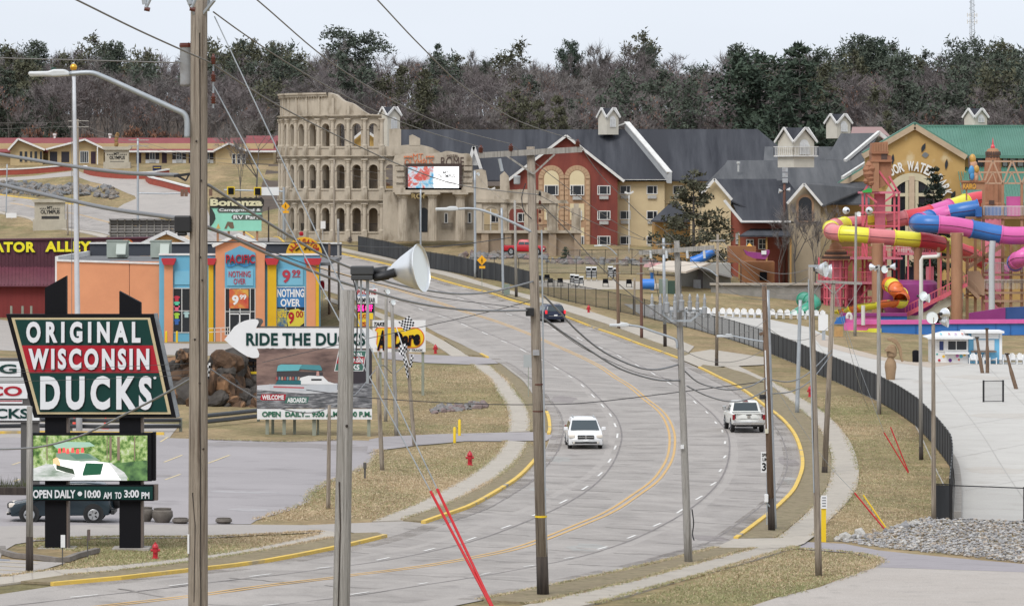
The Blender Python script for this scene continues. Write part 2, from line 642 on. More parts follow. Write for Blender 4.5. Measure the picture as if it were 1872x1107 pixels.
LCURB=[(-250,1118),(-100,1102),(98,1072),(222,1061),(344,1047),(380,1043),(491,1029),(605,1007),(643,999),(708,983),(745,971),(778,958),(830,940),(875,922),(940,883),(979,846),(998,820),(1006,795),(1008,783),(1002,755),(976,719),(950,690),(922,669),(894,655),(862,639),(836,626),(799,609),(760,588),(700,566),(640,546),(585,528),(520,505),(440,480),(340,454),(198,430),(123,416),(62,400),(0,386),(-120,368),(-300,350)]
RCURB=[(660,1145),(760,1126),(835,1107),(880,1098),(933,1087),(1004,1072),(1067,1060),(1147,1043),(1214,1027),(1267,1012),(1307,1001),(1341,987),(1403,941),(1427,920),(1446,900),(1458,876),(1464,853),(1461,826),(1449,795),(1425,766),(1394,742),(1343,706),(1306,688),(1276,673),(1238,656),(1175,633),(1128,615),(1081,599),(1034,581),(975,561),(927,548),(883,534),(788,508),(710,485),(623,465),(589,459),(520,446),(460,434),(390,420),(320,406),(260,390),(171,378),(68,366),(0,357),(-120,342),(-300,325)]
_lc,_rc=gl(LCURB,2.5),gl(RCURB,2.5)
ROAD=sheet('road',_lc+_rc[::-1],0.03,M_road,3.0)
def cut(line,a,b):
 """part of a plan line between the points nearest to two pixels"""
 A,B=Vector(gxy(*a)),Vector(gxy(*b))
 ia=min(range(len(line)),key=lambda i:(Vector(line[i])-A).length)
 ib=min(range(len(line)),key=lambda i:(Vector(line[i])-B).length)
 return line[min(ia,ib):max(ia,ib)+1]
YEL=[(-150,1140),(100,1118),(250,1102),(380,1087),(491,1071),(603,1058),(645,1052),(779,1035),(880,1017),(944,1003),(1005,982),(1067,957),(1107,940),(1144,918),(1192,884),(1214,858),(1225,836),(1229,810),(1227,788),(1218,766),(1203,748),(1175,726),(1140,699),(1104,675),(1069,656),(1034,640),(975,614),(905,587),(840,567),(797,552),(743,535),(684,518),(623,501),(580,488),(500,464),(420,448),(340,431),(260,414),(170,399),(80,383),(0,371),(-120,355)]
_yl=gl(YEL,1.5)
for sd in (-0.16,0.16):
 ribbon('centre_line',_yl,0.14,0.044,M_yel,ROAD,side=sd)
DASH_L=[(-60,1114,-20,1110),(128,1093,179,1088),(310,1072,344,1068),(456,1055,495,1050),(578,1040,605,1037),(688,1025,712,1020),(775,1008,795,1003),(852,989,870,983),(916,967,934,961),(973,944,985,939),(1023,921,1037,914),(1064,896,1075,889),(1093,871,1101,864),(1112,846,1117,839),(1123,822,1126,815),(1128,801,1129,793),(1126,781,1123,774),(1118,762,1114,756),(1104,745,1099,739),(1087,727,1081,721),(1068,708,1062,703),(1046,691,1039,687),(1021,676,1013,671),(992,659,983,654),(962,644,951,638),(927,627,916,623),(892,612,881,607),(855,597,843,592),(816,581,803,578),(773,567,765,564),(728,551,719,548),(684,536,674,533),(640,523,630,520)]
DASH_R=[(480,1108,510,1105),(641,1088,674,1083),(764,1069,782,1066),(880,1051,896,1048),(957,1037,977,1034),(1031,1022,1050,1019),(1092,1005,1110,1000),(1147,985,1162,979),(1194,963,1208,957),(1237,939,1249,931),(1272,914,1284,907),(1299,888,1309,882),(1315,863,1319,858),(1323,838,1327,833),(1325,812,1326,807),(1321,791,1320,786),(1310,775,1307,771),(1294,756,1290,752),(1273,738,1268,733),(1250,719,1244,715),(1227,703,1219,698),(1198,686,1190,681),(1168,670,1161,666),(1136,654,1128,649),(1102,638,1094,634),(1065,623,1054,617),(1016,604,1009,601),(976,589,968,586),(936,577,925,573),(892,563,880,559),(848,548,836,545),(805,534,795,531),(762,520,752,517),(716,506,706,503),(668,492,658,490)]
for d in DASH_L+DASH_R:
 ribbon('lane_dash',gp([(d[0],d[1]),(d[2],d[3])]),0.115,0.044,M_white,ROAD)
for D_,s in ((DASH_L,-0.3),(DASH_R,0.3)):
 ln=gl([(d[0],d[1])for d in D_],1.5)
 ribbon('lane_joint',ln,0.10,0.038,M_seam,ROAD,side=-0.28)
ribbon('gutter_joint',cut(_lc,(781,958),(904,662)),0.07,0.038,M_seam,ROAD,side=-0.75)
ribbon('gutter_joint',cut(_rc,(1214,1027),(1276,673)),0.07,0.038,M_seam,ROAD,side=0.75)
_rnd=random.Random(3)
for k in range(2,len(_yl)-2,4):
 p=Vector(_yl[k])
 t=(Vector(_yl[k+1])-Vector(_yl[k-1])).normalized()
 nr=Vector((-t.y,t.x))
 for s0,s1 in ((-7.0,-3.6),(-3.5,-0.3),(0.3,3.5),(3.6,7.0)):
  if _rnd.random()<0.8:
   a,b=s0+_rnd.random()*0.6,s1-_rnd.random()*1.2
   q=[]
   for j in range(6):
    w=a+(b-a)*j/5
    q.append(p+nr*w+t*(_rnd.random()-0.5)*0.35)
   ribbon('joint_crack',[(v.x,v.y)for v in q],0.07+0.09*_rnd.random(),0.037,M_crack,ROAD)
def blotch(name,px,py,rx,ry,m,off,parent,seed):
 rr=random.Random(seed)
 c=G(px,py)
 pts=[]
 for k in range(16):
  a=2*math.pi*k/16
  q=0.7+0.5*rr.random()
  pts.append((c.x+math.cos(a)*rx*q,c.y+math.sin(a)*ry*q))
 return sheet(name,pts,off,m,1.5,parent=parent)
M_patch=paving('patch_asphalt',(0.24,0.215,0.205),(0.30,0.27,0.26),(0.20,0.18,0.17),0.15,0.8)
M_patch2=paving('patch_pale',(0.38,0.37,0.35),(0.34,0.33,0.31),(0.28,0.26,0.25),0.12,0.8)
for i,(px,py,rx,ry)in enumerate([(1030,730,0.9,3.5),(1022,840,0.7,3.0),(1440,845,0.5,4),(1448,880,0.45,3),(1300,985,0.9,2.0),(1075,1002,0.8,2.2),(1012,800,0.5,1.6),(985,895,0.6,2.4)]):
 blotch('road_patch',px,py,rx,ry,M_patch if i%2==0 else M_patch2,0.034,ROAD,i)
def curb(a,b,line,m=None,side=0.0):
 o=ribbon('kerb',cut(line,a,b),0.2,0.02,m or M_curb,None,h=0.14,side=side,kind='structure')
 return o
curb((98,1072),(708,983),_lc,side=0.1)
curb((781,958),(985,840),_lc,side=0.1)
curb((1007,795),(1002,755),_lc,side=0.1)
curb((1000,750),(922,669),_lc,M_curbg,side=0.1)
curb((894,655),(880,648),_lc,side=0.1)
curb((1341,987),(1276,673),_rc,side=-0.1)
curb((1238,656),(623,465),_rc,side=-0.1)
curb((589,459),(260,390),_rc,side=-0.1)
curb((171,378),(-120,342),_rc,side=-0.1)
def area(name,pix,off,m,skirt=0.0,step=2.5,sm=False):
 pts=gp(pix)
 if sm:
  pts=spline(pts+[pts[0]],step)[:-1]
 return sheet(name,pts,off,m,step,skirt)
def strip(name,left,right,off,m,skirt=0.0,step=2.5):
 return sheet(name,gl(left,step)+gl(right,step)[::-1],off,m,step,skirt)
SWL=[strip('sidewalk',[(-150,1078),(0,1057),(85,1045),(192,1037),(344,1021),(380,1014),(469,1002),(581,978),(596,972)],[(-150,1092),(0,1071),(38,1066),(120,1054),(214,1046),(344,1030),(380,1024),(491,1007),(605,985),(625,977)],0.07,M_walk,0.07),strip('sidewalk',[(680,955),(738,932),(787,909),(836,883),(875,859),(908,831),(925,807)],[(737,953),(810,926),(859,903),(908,875),(947,841),(966,809)],0.07,M_walk,0.07),strip('sidewalk',[(928,791),(930,766),(924,740),(908,714),(888,688),(862,667)],[(969,789),(968,760),(956,734),(940,713),(921,690),(898,669)],0.07,M_walk,0.07),strip('sidewalk',[(826,652),(804,637),(782,624),(740,602),(690,580),(650,567),(619,558),(593,547)],[(857,652),(833,637),(804,620),(760,598),(705,577),(660,562),(619,550),(597,543)],0.07,M_walk,0.07)]
SWR=[strip('sidewalk',[(880,1127),(971,1106),(1040,1090),(1147,1066),(1254,1037),(1321,1019),(1377,1004)],[(960,1130),(1083,1106),(1147,1091),(1227,1067),(1307,1045),(1392,1021),(1453,1001)],0.07,M_walk,0.07),strip('sidewalk',[(1419,986),(1453,959),(1486,927),(1514,887),(1520,841),(1515,818),(1504,795),(1484,768),(1460,747),(1419,713),(1388,695),(1350,680),(1322,670)],[(1486,982),(1514,954),(1544,924),(1566,893),(1570,862),(1562,826),(1543,792),(1508,756),(1460,726),(1419,702),(1377,683),(1350,670)],0.07,M_walk,0.07),strip('sidewalk',[(1256,648),(1175,617),(1116,595),(1034,569),(996,556),(947,542),(883,524),(788,498),(710,477),(623,459)],[(1269,634),(1210,610),(1128,586),(1057,563),(996,547),(947,535),(883,517),(788,492),(710,472),(623,453)],0.07,M_walk,0.07)]
for s,(A,B,nn)in ((SWL[0],([(0,1057),(192,1037),(344,1021),(469,1002),(581,978)],[(0,1071),(214,1046),(344,1030),(491,1007),(605,985)],22)),(SWL[1],([(680,955),(787,909),(875,859),(925,807)],[(737,953),(859,903),(947,841),(966,809)],30)),(SWL[2],([(928,791),(930,766),(908,714),(862,667)],[(969,789),(968,760),(940,713),(898,669)],34)),(SWR[0],([(971,1106),(1147,1066),(1254,1037),(1377,1004)],[(1083,1106),(1227,1067),(1307,1045),(1453,1001)],20)),(SWR[1],([(1419,986),(1486,927),(1520,841),(1484,768),(1388,695),(1322,670)],[(1486,982),(1544,924),(1570,862),(1508,756),(1419,702),(1350,670)],70))):
 la,lb=gl(A,0.5),gl(B,0.5)
 for k in range(1,nn):
  a,b=la[int(k*(len(la)-1)/nn)],lb[int(k*(len(lb)-1)/nn)]
  ribbon('slab_joint',[a,((a[0]+b[0])/2,(a[1]+b[1])/2),b],0.03,0.074,M_joint,s)
def verge(left,right):
 return strip('verge',left,right,0.09,M_verge,0.09,2.0)
M_verge=mat('verge_turf',(0.23,0.185,0.125),(0.28,0.235,0.15),scale=1.3,rough=0.95,bump=0.8,bscale=9,lo=0.35,hi=0.7,col3=(0.17,0.15,0.085),s3=3.0,lo3=0.5,hi3=0.7,spec=0.1)
verge([(38,1066),(120,1054),(214,1046),(344,1030),(491,1007),(605,985),(650,977),(690,976)],[(110,1069),(222,1058),(344,1044),(491,1026),(605,1004),(643,996),(704,981)])
verge([(737,953),(810,926),(859,903),(908,875),(947,841),(966,811)],[(780,956),(830,937),(875,919),(940,880),(978,843),(988,825)])
verge([(969,788),(968,760),(956,734),(940,713),(921,690),(898,670)],[(1003,792),(1000,756),(975,721),(949,692),(921,671),(914,667)])
verge([(852,650),(833,636),(812,622)],[(889,652),(862,640),(822,622)])
verge([(971,1105),(1040,1089),(1147,1065),(1254,1036),(1321,1018),(1373,1004)],[(884,1100),(1004,1074),(1147,1045),(1214,1029),(1267,1014),(1309,1004)])
verge([(1418,985),(1453,958),(1486,926),(1513,887),(1519,841),(1503,795),(1460,747),(1388,695),(1340,677),(1285,668)],[(1345,987),(1406,941),(1449,900),(1467,853),(1452,795),(1397,742),(1346,706),(1309,688),(1279,672)])
verge([(1262,648),(1175,618),(1116,596),(1034,570),(947,543),(883,525),(788,499),(710,478),(623,460)],[(1241,654),(1178,631),(1084,597),(1037,579),(978,559),(886,532),(791,506),(713,483),(626,463)])
area('parking_lot',[(-500,970),(-500,812),(0,800),(100,799),(290,800),(380,803),(515,807),(613,804),(700,806),(692,823),(675,853),(659,860),(603,882),(570,905),(567,918),(536,931),(469,951),(458,958),(300,959),(0,962)],0.022,M_lot)
area('driveway',[(675,804),(700,799),(800,794),(925,791),(1000,790),(1010,797),(1000,806),(925,807),(850,807),(760,815),(690,824),(670,830)],0.045,M_lot)
area('driveway',[(690,640),(760,648),(857,652),(896,655),(912,665),(862,667),(780,664),(690,655)],0.046,M_lot)
area('frontage_lane',[(-500,972),(0,962),(300,959),(458,959),(560,960),(680,955),(737,953),(782,957),(708,984),(640,973),(596,972),(581,974),(491,977),(380,984),(214,984),(128,985),(64,989),(28,995),(5,1008),(0,1022),(120,1029),(64,1046),(0,1052),(-500,1110)],0.026,M_lane)
area('driveway',[(1307,1003),(1342,987),(1419,986),(1490,981),(1470,996),(1453,1002),(1392,1006),(1373,1005)],0.08,M_walk)
area('driveway',[(1459,990),(1544,994),(1606,1006),(1872,1031),(2150,1050),(2150,1064),(1872,1046),(1602,1037),(1606,1024),(1560,1011),(1453,1003)],0.024,M_apron)
area('gravel_lot',[(1602,1036),(1872,1045),(2150,1062),(2150,1180),(1200,1150),(1376,1107),(1422,1092),(1499,1073),(1560,1049)],0.02,M_gravel)
area('driveway',[(1240,656),(1262,646),(1300,640),(1398,654),(1398,668),(1350,670),(1322,671),(1278,672)],0.08,M_walk)
area('plaza',[(1200,557),(1262,566),(1310,576),(1400,582),(1480,598),(1524,618),(1524,629),(1616,653),(1659,661),(1872,662),(2200,662),(2200,958),(1872,956),(1741,952),(1741,868),(1736,851),(1714,821),(1690,793),(1679,781),(1644,755),(1617,739),(1563,714),(1525,696),(1462,668),(1416,649),(1372,632),(1306,611),(1257,598)],0.02,M_plaza)
area('tan_path',[(1480,606),(1524,618),(1524,629),(1616,653),(1659,661),(1760,664),(1700,672),(1590,655),(1500,632)],0.03,M_path)
area('patio',[(960,516),(1000,512),(1160,514),(1240,522),(1245,528),(1180,529),(1080,529),(980,524)],0.02,M_walk)
area('gravel_strip',[(1140,556),(1200,557),(1262,566),(1310,578),(1400,600),(1430,640),(1416,649),(1372,632),(1306,611),(1257,598),(1170,575)],0.026,M_gstrip)
area('store_lot',[(-400,640),(-400,590),(0,584),(110,600),(300,627),(600,626),(640,640),(500,655),(380,650),(200,648),(0,640)],0.02,M_lane)
area('attraction_lot',[(-400,800),(-400,765),(100,772),(330,775),(310,800),(100,799),(0,800)],0.021,M_lane)
area('side_street',[(133,320),(120,316),(140,312),(154,317),(180,322),(267,329),(300,338),(335,349),(360,358),(380,385),(390,418),(330,409),(260,394),(205,386),(226,373),(249,363),(246,358),(212,344),(164,332)],0.022,M_lane)
area('side_street',[(-200,345),(-100,330),(60,322),(133,313),(154,318),(133,322),(60,328),(-100,338)],0.024,M_lane)
area('sidewalk',[(-120,369),(0,387),(62,401),(123,417),(198,432),(190,436),(120,421),(60,405),(0,391),(-120,373)],0.12,M_walk,0.12)
M_pjoint=mat('plaza_joint',(0.42,0.40,0.37),(0.36,0.345,0.32),scale=1.0,rough=0.9)
M_pstain=paving('plaza_stain',(0.49,0.46,0.42),(0.45,0.42,0.38),(0.42,0.38,0.34),0.06,0.5)
M_lstain=paving('lot_stain',(0.29,0.265,0.26),(0.25,0.23,0.225),(0.22,0.2,0.2),0.1,0.5)
M_lstain2=paving('lot_patch',(0.40,0.38,0.385),(0.33,0.31,0.31),(0.27,0.25,0.25),0.1,0.5)
M_stall=mat('stall_paint',(0.62,0.50,0.28),(0.45,0.38,0.26),scale=1.5,rough=0.85,lo=0.45,hi=0.8)
LOT=bpy.data.objects['parking_lot']
for a,b in [((293,808),(307,799)),((300,845),(333,832)),((380,847),(420,832)),((302,877),(330,867)),((22,850),(37,845)),((26,880),(36,876)),((380,847),(400,840))]:
 ribbon('stall_line',gp([a,b]),0.12,0.03,M_stall,LOT)
LANE=bpy.data.objects['frontage_lane']
for k in range(4):
 ribbon('stall_line',gp([(-40,1026+7*k),(70-10*k,1031+7*k)]),0.10,0.034,M_stall,LANE)
ribbon('stall_line',gp([(0,1024),(18,1024)]),0.2,0.035,mat('blue_stall_paint',(0.08,0.22,0.45),rough=0.8),LANE)
ribbon('kerb',gl([(5,1006),(8,1014),(30,1020),(70,1023),(105,1028),(122,1027),(140,1020),(178,1010)],1.0),0.22,0.02,mat('old_curb',(0.16,0.14,0.125),(0.24,0.215,0.19),scale=1.5,rough=0.9),None,h=0.18,kind='structure')
ribbon('kerb',gl([(-300,800),(0,793),(60,792),(100,793),(300,795)],2),0.2,0.02,M_curb,None,h=0.16,kind='structure')
PLZ=bpy.data.objects['plaza']
for a,b in [((1640,745),(2000,700)),((1690,790),(2000,740)),((1730,840),(2000,790)),((1745,900),(2000,850)),((1600,720),(2000,676)),((1560,690),(1800,664)),((1800,664),(2050,950)),((1700,668),(1900,950)),((1620,680),(1760,950)),((1880,664),(2150,900)),((1500,650),(1640,745)),((1480,612),(1560,700))]:
 A,B=Vector(gxy(*a)),Vector(gxy(*b))
 ribbon('slab_joint',[tuple(A+(B-A)*k/24)for k in range(25)],0.07,0.026,M_pjoint,PLZ)
for i,(px,py,rx,ry)in enumerate([(1790,690,2.5,4),(1850,760,3,3),(1700,700,1.5,2),(1820,860,2,2.5)]):
 blotch('stain',px,py,rx,ry,M_pstain,0.024,PLZ,40+i)
for i,(px,py,rx,ry)in enumerate([(450,900,1.6,1.0),(455,932,1.1,.9),(560,815,3.5,2.5),(430,812,2.5,2.2),(640,820,2.0,2.5),(250,870,2,2)]):
 blotch('stain',px,py,rx,ry,M_lstain if i>1 else M_lstain2,0.026,LOT,60+i)
def film(name,c,a):
 m=mat(name,c,rough=0.9,spec=0.2)
 n,l=m.node_tree.nodes,m.node_tree.links
 tc=n.new('ShaderNodeTexCoord')
 t=n.new('ShaderNodeTexNoise')
 t.inputs['Scale'].default_value=0.32
 t.inputs['Detail'].default_value=10
 t.inputs['Roughness'].default_value=0.7
 l.new(tc.outputs['Object'],t.inputs['Vector'])
 r=n.new('ShaderNodeMapRange')
 r.inputs['From Min'].default_value=0.42
 r.inputs['From Max'].default_value=0.75
 r.inputs['To Max'].default_value=a
 l.new(t.outputs['Fac'],r.inputs['Value'])
 l.new(r.outputs['Result'],n['Principled BSDF'].inputs['Alpha'])
 return m
M_film=film('tyre_film',(0.16,0.148,0.14),0.22)
M_grit=film('gutter_grit',(0.20,0.17,0.14),0.6)
for sd in (-5.4,-1.9,1.9,5.4):
 ribbon('wheel_track',_yl,3.1,0.034,M_film,ROAD,side=sd)
ribbon('gutter_grit',cut(_lc,(98,1072),(894,655)),0.8,0.036,M_grit,ROAD,side=-0.45)
ribbon('gutter_grit',cut(_rc,(880,1098),(623,465)),0.9,0.036,M_grit,ROAD,side=0.5)
def tufts():
 rs=np.random.RandomState(5)
 pts=[]
 def fill(pix,n):
  P=gp(pix)
  Q=np.array(P)
  got=0
  A,B=Q,np.roll(Q,-1,0)
  while got<n:
   c=Q.min(0)+rs.rand(4000,2)*(Q.max(0)-Q.min(0))
   ins=np.zeros(len(c),bool)
   for a,b in zip(A,B):
    k=(a[1]>c[:,1])!=(b[1]>c[:,1])
    ins^=k&(c[:,0]<(b[0]-a[0])*(c[:,1]-a[1])/((b[1]-a[1])or 1e-9)+a[0])
   pts.append(np.c_[c[ins],np.full(ins.sum(),0.0)])
   got+=ins.sum()
 fill([(705,665),(790,668),(862,669),(888,690),(924,742),(927,790),(800,793),(700,797),(690,740)],12000)
 fill([(692,826),(850,809),(922,809),(905,832),(873,859),(785,909),(700,946),(470,954),(560,925),(570,905),(605,883)],14000)
 fill([(30,996),(128,986),(400,984),(575,976),(470,1001),(344,1020),(192,1036),(90,1044),(125,1030),(180,1012)],9000)
 fill([(1500,725),(1560,722),(1640,762),(1710,830),(1735,880),(1700,948),(1560,978),(1495,985),(1548,925),(1569,880),(1562,826),(1510,756)],14000)
 fill([(1150,1100),(1390,1024),(1453,1004),(1555,1012),(1600,1025),(1560,1047),(1420,1090),(1370,1107)],9000)
 def edge(pix,n,w,side=0.0):
  L=np.array(gl(pix,0.5))
  k=rs.randint(0,len(L)-1,n)
  d=L[k+1]-L[k]
  d/=np.linalg.norm(d,axis=1)[:,None]+1e-9
  q=L[k]+d*rs.rand(n,1)*0.5+np.c_[-d[:,1],d[:,0]]*(rs.randn(n,1)*w+side)
  pts.append(np.c_[q,np.full(n,0.07)])
 for e in ([(0,1057),(85,1045),(192,1037),(344,1021),(469,1002),(581,978)],[(120,1054),(214,1046),(344,1030),(491,1007),(605,985)],[(680,955),(738,932),(787,909),(836,883),(875,859),(908,831),(925,807)],[(737,953),(810,926),(859,903),(908,875),(947,841),(966,809)],[(928,791),(930,766),(924,740),(908,714),(888,688),(862,667)],[(969,789),(968,760),(956,734),(940,713),(921,690),(898,669)],[(971,1106),(1147,1066),(1254,1037),(1377,1004)],[(1083,1106),(1227,1067),(1307,1045),(1453,1001)],[(1419,986),(1486,927),(1514,887),(1520,841),(1504,795),(1460,747),(1388,695)],[(1486,982),(1544,924),(1566,893),(1570,862),(1543,792),(1508,756),(1419,702)],[(880,1098),(1067,1060),(1214,1027),(1307,1003)]):
  edge(e,1500,0.10)
 for e in ([(692,823),(675,853),(603,882),(570,905),(567,918),(536,931),(469,951)],[(380,804),(515,808),(613,805)],[(64,988),(214,983),(380,983),(581,973)],[(1453,1004),(1560,1012),(1604,1026),(1560,1049),(1422,1092)]):
  edge(e,1500,0.16)
 P=np.concatenate(pts)
 n=len(P)
 Z=np.concatenate([hz_arr(c[:,0],c[:,1])for c in np.array_split(P,12)])+P[:,2]
 V,M=[],[]
 for k in range(3):
  a=rs.rand(n)*6.283
  h=0.025+0.05*rs.rand(n)
  w=0.010+0.014*rs.rand(n)
  ox,oy=rs.randn(n)*0.05,rs.randn(n)*0.05
  dx,dy=np.cos(a)*w,np.sin(a)*w
  b=np.c_[P[:,0]+ox,P[:,1]+oy]
  V.append(np.stack([np.c_[b[:,0]-dx,b[:,1]-dy,Z-0.01],np.c_[b[:,0]+dx,b[:,1]+dy,Z-0.01],np.c_[b[:,0]+rs.randn(n)*0.06,b[:,1]+rs.randn(n)*0.06,Z+h]],1))
  g=.38+.22*np.sin(P[:,0]*.31+1.3*np.sin(P[:,1]*.11))+.22*np.sin(P[:,1]*.17+P[:,0]*.12)+np.where(P[:,0]>10,.15,0)
  q=rs.rand(n)
  M.append(np.where(q<g,1,np.where(rs.rand(n)<.75,0,2)))
 V=np.concatenate(V).reshape(-1,3)
 m=len(V)//3
 me=bpy.data.meshes.new('turf')
 me.vertices.add(len(V))
 me.vertices.foreach_set('co',V.ravel())
 me.loops.add(len(V))
 me.loops.foreach_set('vertex_index',np.arange(len(V)))
 me.polygons.add(m)
 me.polygons.foreach_set('loop_start',np.arange(m)*3)
 me.polygons.foreach_set('material_index',np.concatenate(M))
 me.update(calc_edges=True)
 for nm,c in (('straw_blades',(.62,.50,.34)),('green_blades',(.34,.34,.17)),('brown_blades',(.44,.31,.19))):
  me.materials.append(mat(nm,c,tuple(q*.75 for q in c),scale=.6,rough=.95,spec=.1))
 link('turf',me,None,kind='stuff',label='dry straw coloured grass blades of the near lawns',cat='grass')
tufts()
def wall(name,outline,D,th,m,parent,**k):
 mb=MB().prism([(ax(x,D),az(y,D))for x,y in outline],D,D+th)
 return put(name,mb,m,parent,**k)
def rect(x0,y0,x1,y1):
 return [(x0,y0),(x1,y0),(x1,y1),(x0,y1)]
def slab(name,pts,m,parent,th=0.18):
 """roof plane: world points, given a thickness downwards"""
 n=len(pts)
 pts=[Vector(p)for p in pts]
 lo=[p-Vector((0,0,th))for p in pts]
 mb=MB().add(pts+lo,[tuple(range(n)),tuple(range(2*n-1,n-1,-1))]+[(i,n+i,n+(i+1)%n,(i+1)%n)for i in range(n)])
 return put(name,mb,m,parent)
def bar(name,a,b,w,m,parent,h=None):
 return put(name,MB().beam(a,b,w,h),m,parent)
M_glass=gloss('dark_glass',(0.018,0.022,0.028),0.12)
M_trim=mat('white_trim',(0.72,0.71,0.69),(0.60,0.59,0.57),scale=1.5,rough=0.6)
M_shingle=mat('charcoal_shingles',(0.026,0.028,0.036),(0.078,0.082,0.094),scale=0.5,rough=0.9,bump=0.3,bscale=12,stretch=(1.6,0.16,0.16),lo=0.32,hi=0.8,col3=(0.035,0.037,0.045),s3=0.12,lo3=0.5,hi3=0.65)
M_shingle2=mat('light_grey_shingles',(0.060,0.063,0.070),(0.13,0.132,0.138),scale=0.5,rough=0.9,bump=0.3,bscale=12,stretch=(1.6,0.16,0.16),lo=0.32,hi=0.8)  # lighter grey than the charcoal shingles, laid on most wing roofs
M_cream=mat('cream_stucco',(0.60,0.485,0.30),(0.54,0.43,0.265),scale=0.5,rough=0.9,bump=0.1,bscale=9)
M_red=mat('red_stucco',(0.26,0.066,0.047),(0.17,0.044,0.036),scale=0.45,rough=0.9,stretch=(1,1,0.25),bump=0.1,bscale=9,col3=(0.13,0.04,0.035),s3=0.8,lo3=0.58,hi3=0.75)
M_tan=mat('tan_stone_trim',(0.43,0.27,0.165),(0.34,0.215,0.135),scale=1.2,rough=0.9)
M_cream2=mat('pale_cream_panel',(0.66,0.56,0.36),(0.62,0.52,0.33),scale=0.8,rough=0.9)
M_acunit=mat('ac_unit_grey',(0.52,0.52,0.50),(0.42,0.42,0.41),scale=2,rough=0.6)
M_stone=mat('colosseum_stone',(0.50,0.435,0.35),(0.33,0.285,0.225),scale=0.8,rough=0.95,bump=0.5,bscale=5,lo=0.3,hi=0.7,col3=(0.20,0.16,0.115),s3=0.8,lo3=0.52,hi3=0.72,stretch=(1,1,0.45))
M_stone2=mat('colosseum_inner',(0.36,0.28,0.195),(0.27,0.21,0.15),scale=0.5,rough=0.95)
M_iron=mat('black_iron',(0.02,0.02,0.02),rough=0.6)
def window(parent,x0,y0,x1,y1,D,fm=None,gm=None,mull=(0.62,),rails=(),fw=0.10,sill=False,name='window'):
 """framed window: frame proud of the wall, pane inside it, one child per pane"""
 fm,gm=fm or M_trim,gm or M_glass
 X0,X1,Z0,Z1=ax(x0,D),ax(x1,D),az(y1,D),az(y0,D)
 mb=MB()
 yf,yb=D-0.07,D+0.02
 mb.box(X0,X0+fw,yf,yb,Z0,Z1).box(X1-fw,X1,yf,yb,Z0,Z1)
 mb.box(X0+fw,X1-fw,yf,yb,Z1-fw,Z1).box(X0+fw,X1-fw,yf,yb,Z0,Z0+fw)
 for t in mull:
  c=X0+(X1-X0)*t
  mb.box(c-0.035,c+0.035,yf+0.012,yb,Z0+fw,Z1-fw)
 for t in rails:
  c=Z0+(Z1-Z0)*t
  mb.box(X0+fw,X1-fw,yf+0.017,yb,c-0.03,c+0.03)
 if sill:
  mb.box(X0-0.08,X1+0.08,yf-0.08,yf+0.01,Z0-0.09,Z0+0.0)
 w=put(name,mb,fm,parent,fix=False)
 xs=[X0+fw]+[X0+(X1-X0)*t for t in mull]+[X1-fw]
 for a,b in zip(xs[:-1],xs[1:]):
  put('pane',MB().box(a,b,D-0.03,D+0.01,Z0+fw,Z1-fw),gm,w,fix=False)
 return w
def acunit(parent,x,y,D,w=1.1,h=0.42):
 mb=MB()
 X,Z=ax(x,D),az(y,D)
 mb.box(X-w/2,X+w/2,D-0.22,D+0.01,Z-h/2,Z+h/2)
 for k in range(4):
  z=Z-h/2+0.06+k*h/4.4
  mb.box(X-w/2+0.06,X+w/2-0.06,D-0.24,D-0.215,z,z+0.04)
 return put('air_conditioner',mb,M_acunit,parent,fix=False)
def arch_outline(x0,x1,zb,zs,n=12):
 """door-like outline with a round head: list of (x, z)"""
 r=(x1-x0)/2
 c=(x0+x1)/2
 return [(x0,zb),(x1,zb)]+[(c+r*math.cos(math.pi*k/n),zs+r*math.sin(math.pi*k/n))for k in range(n+1)]
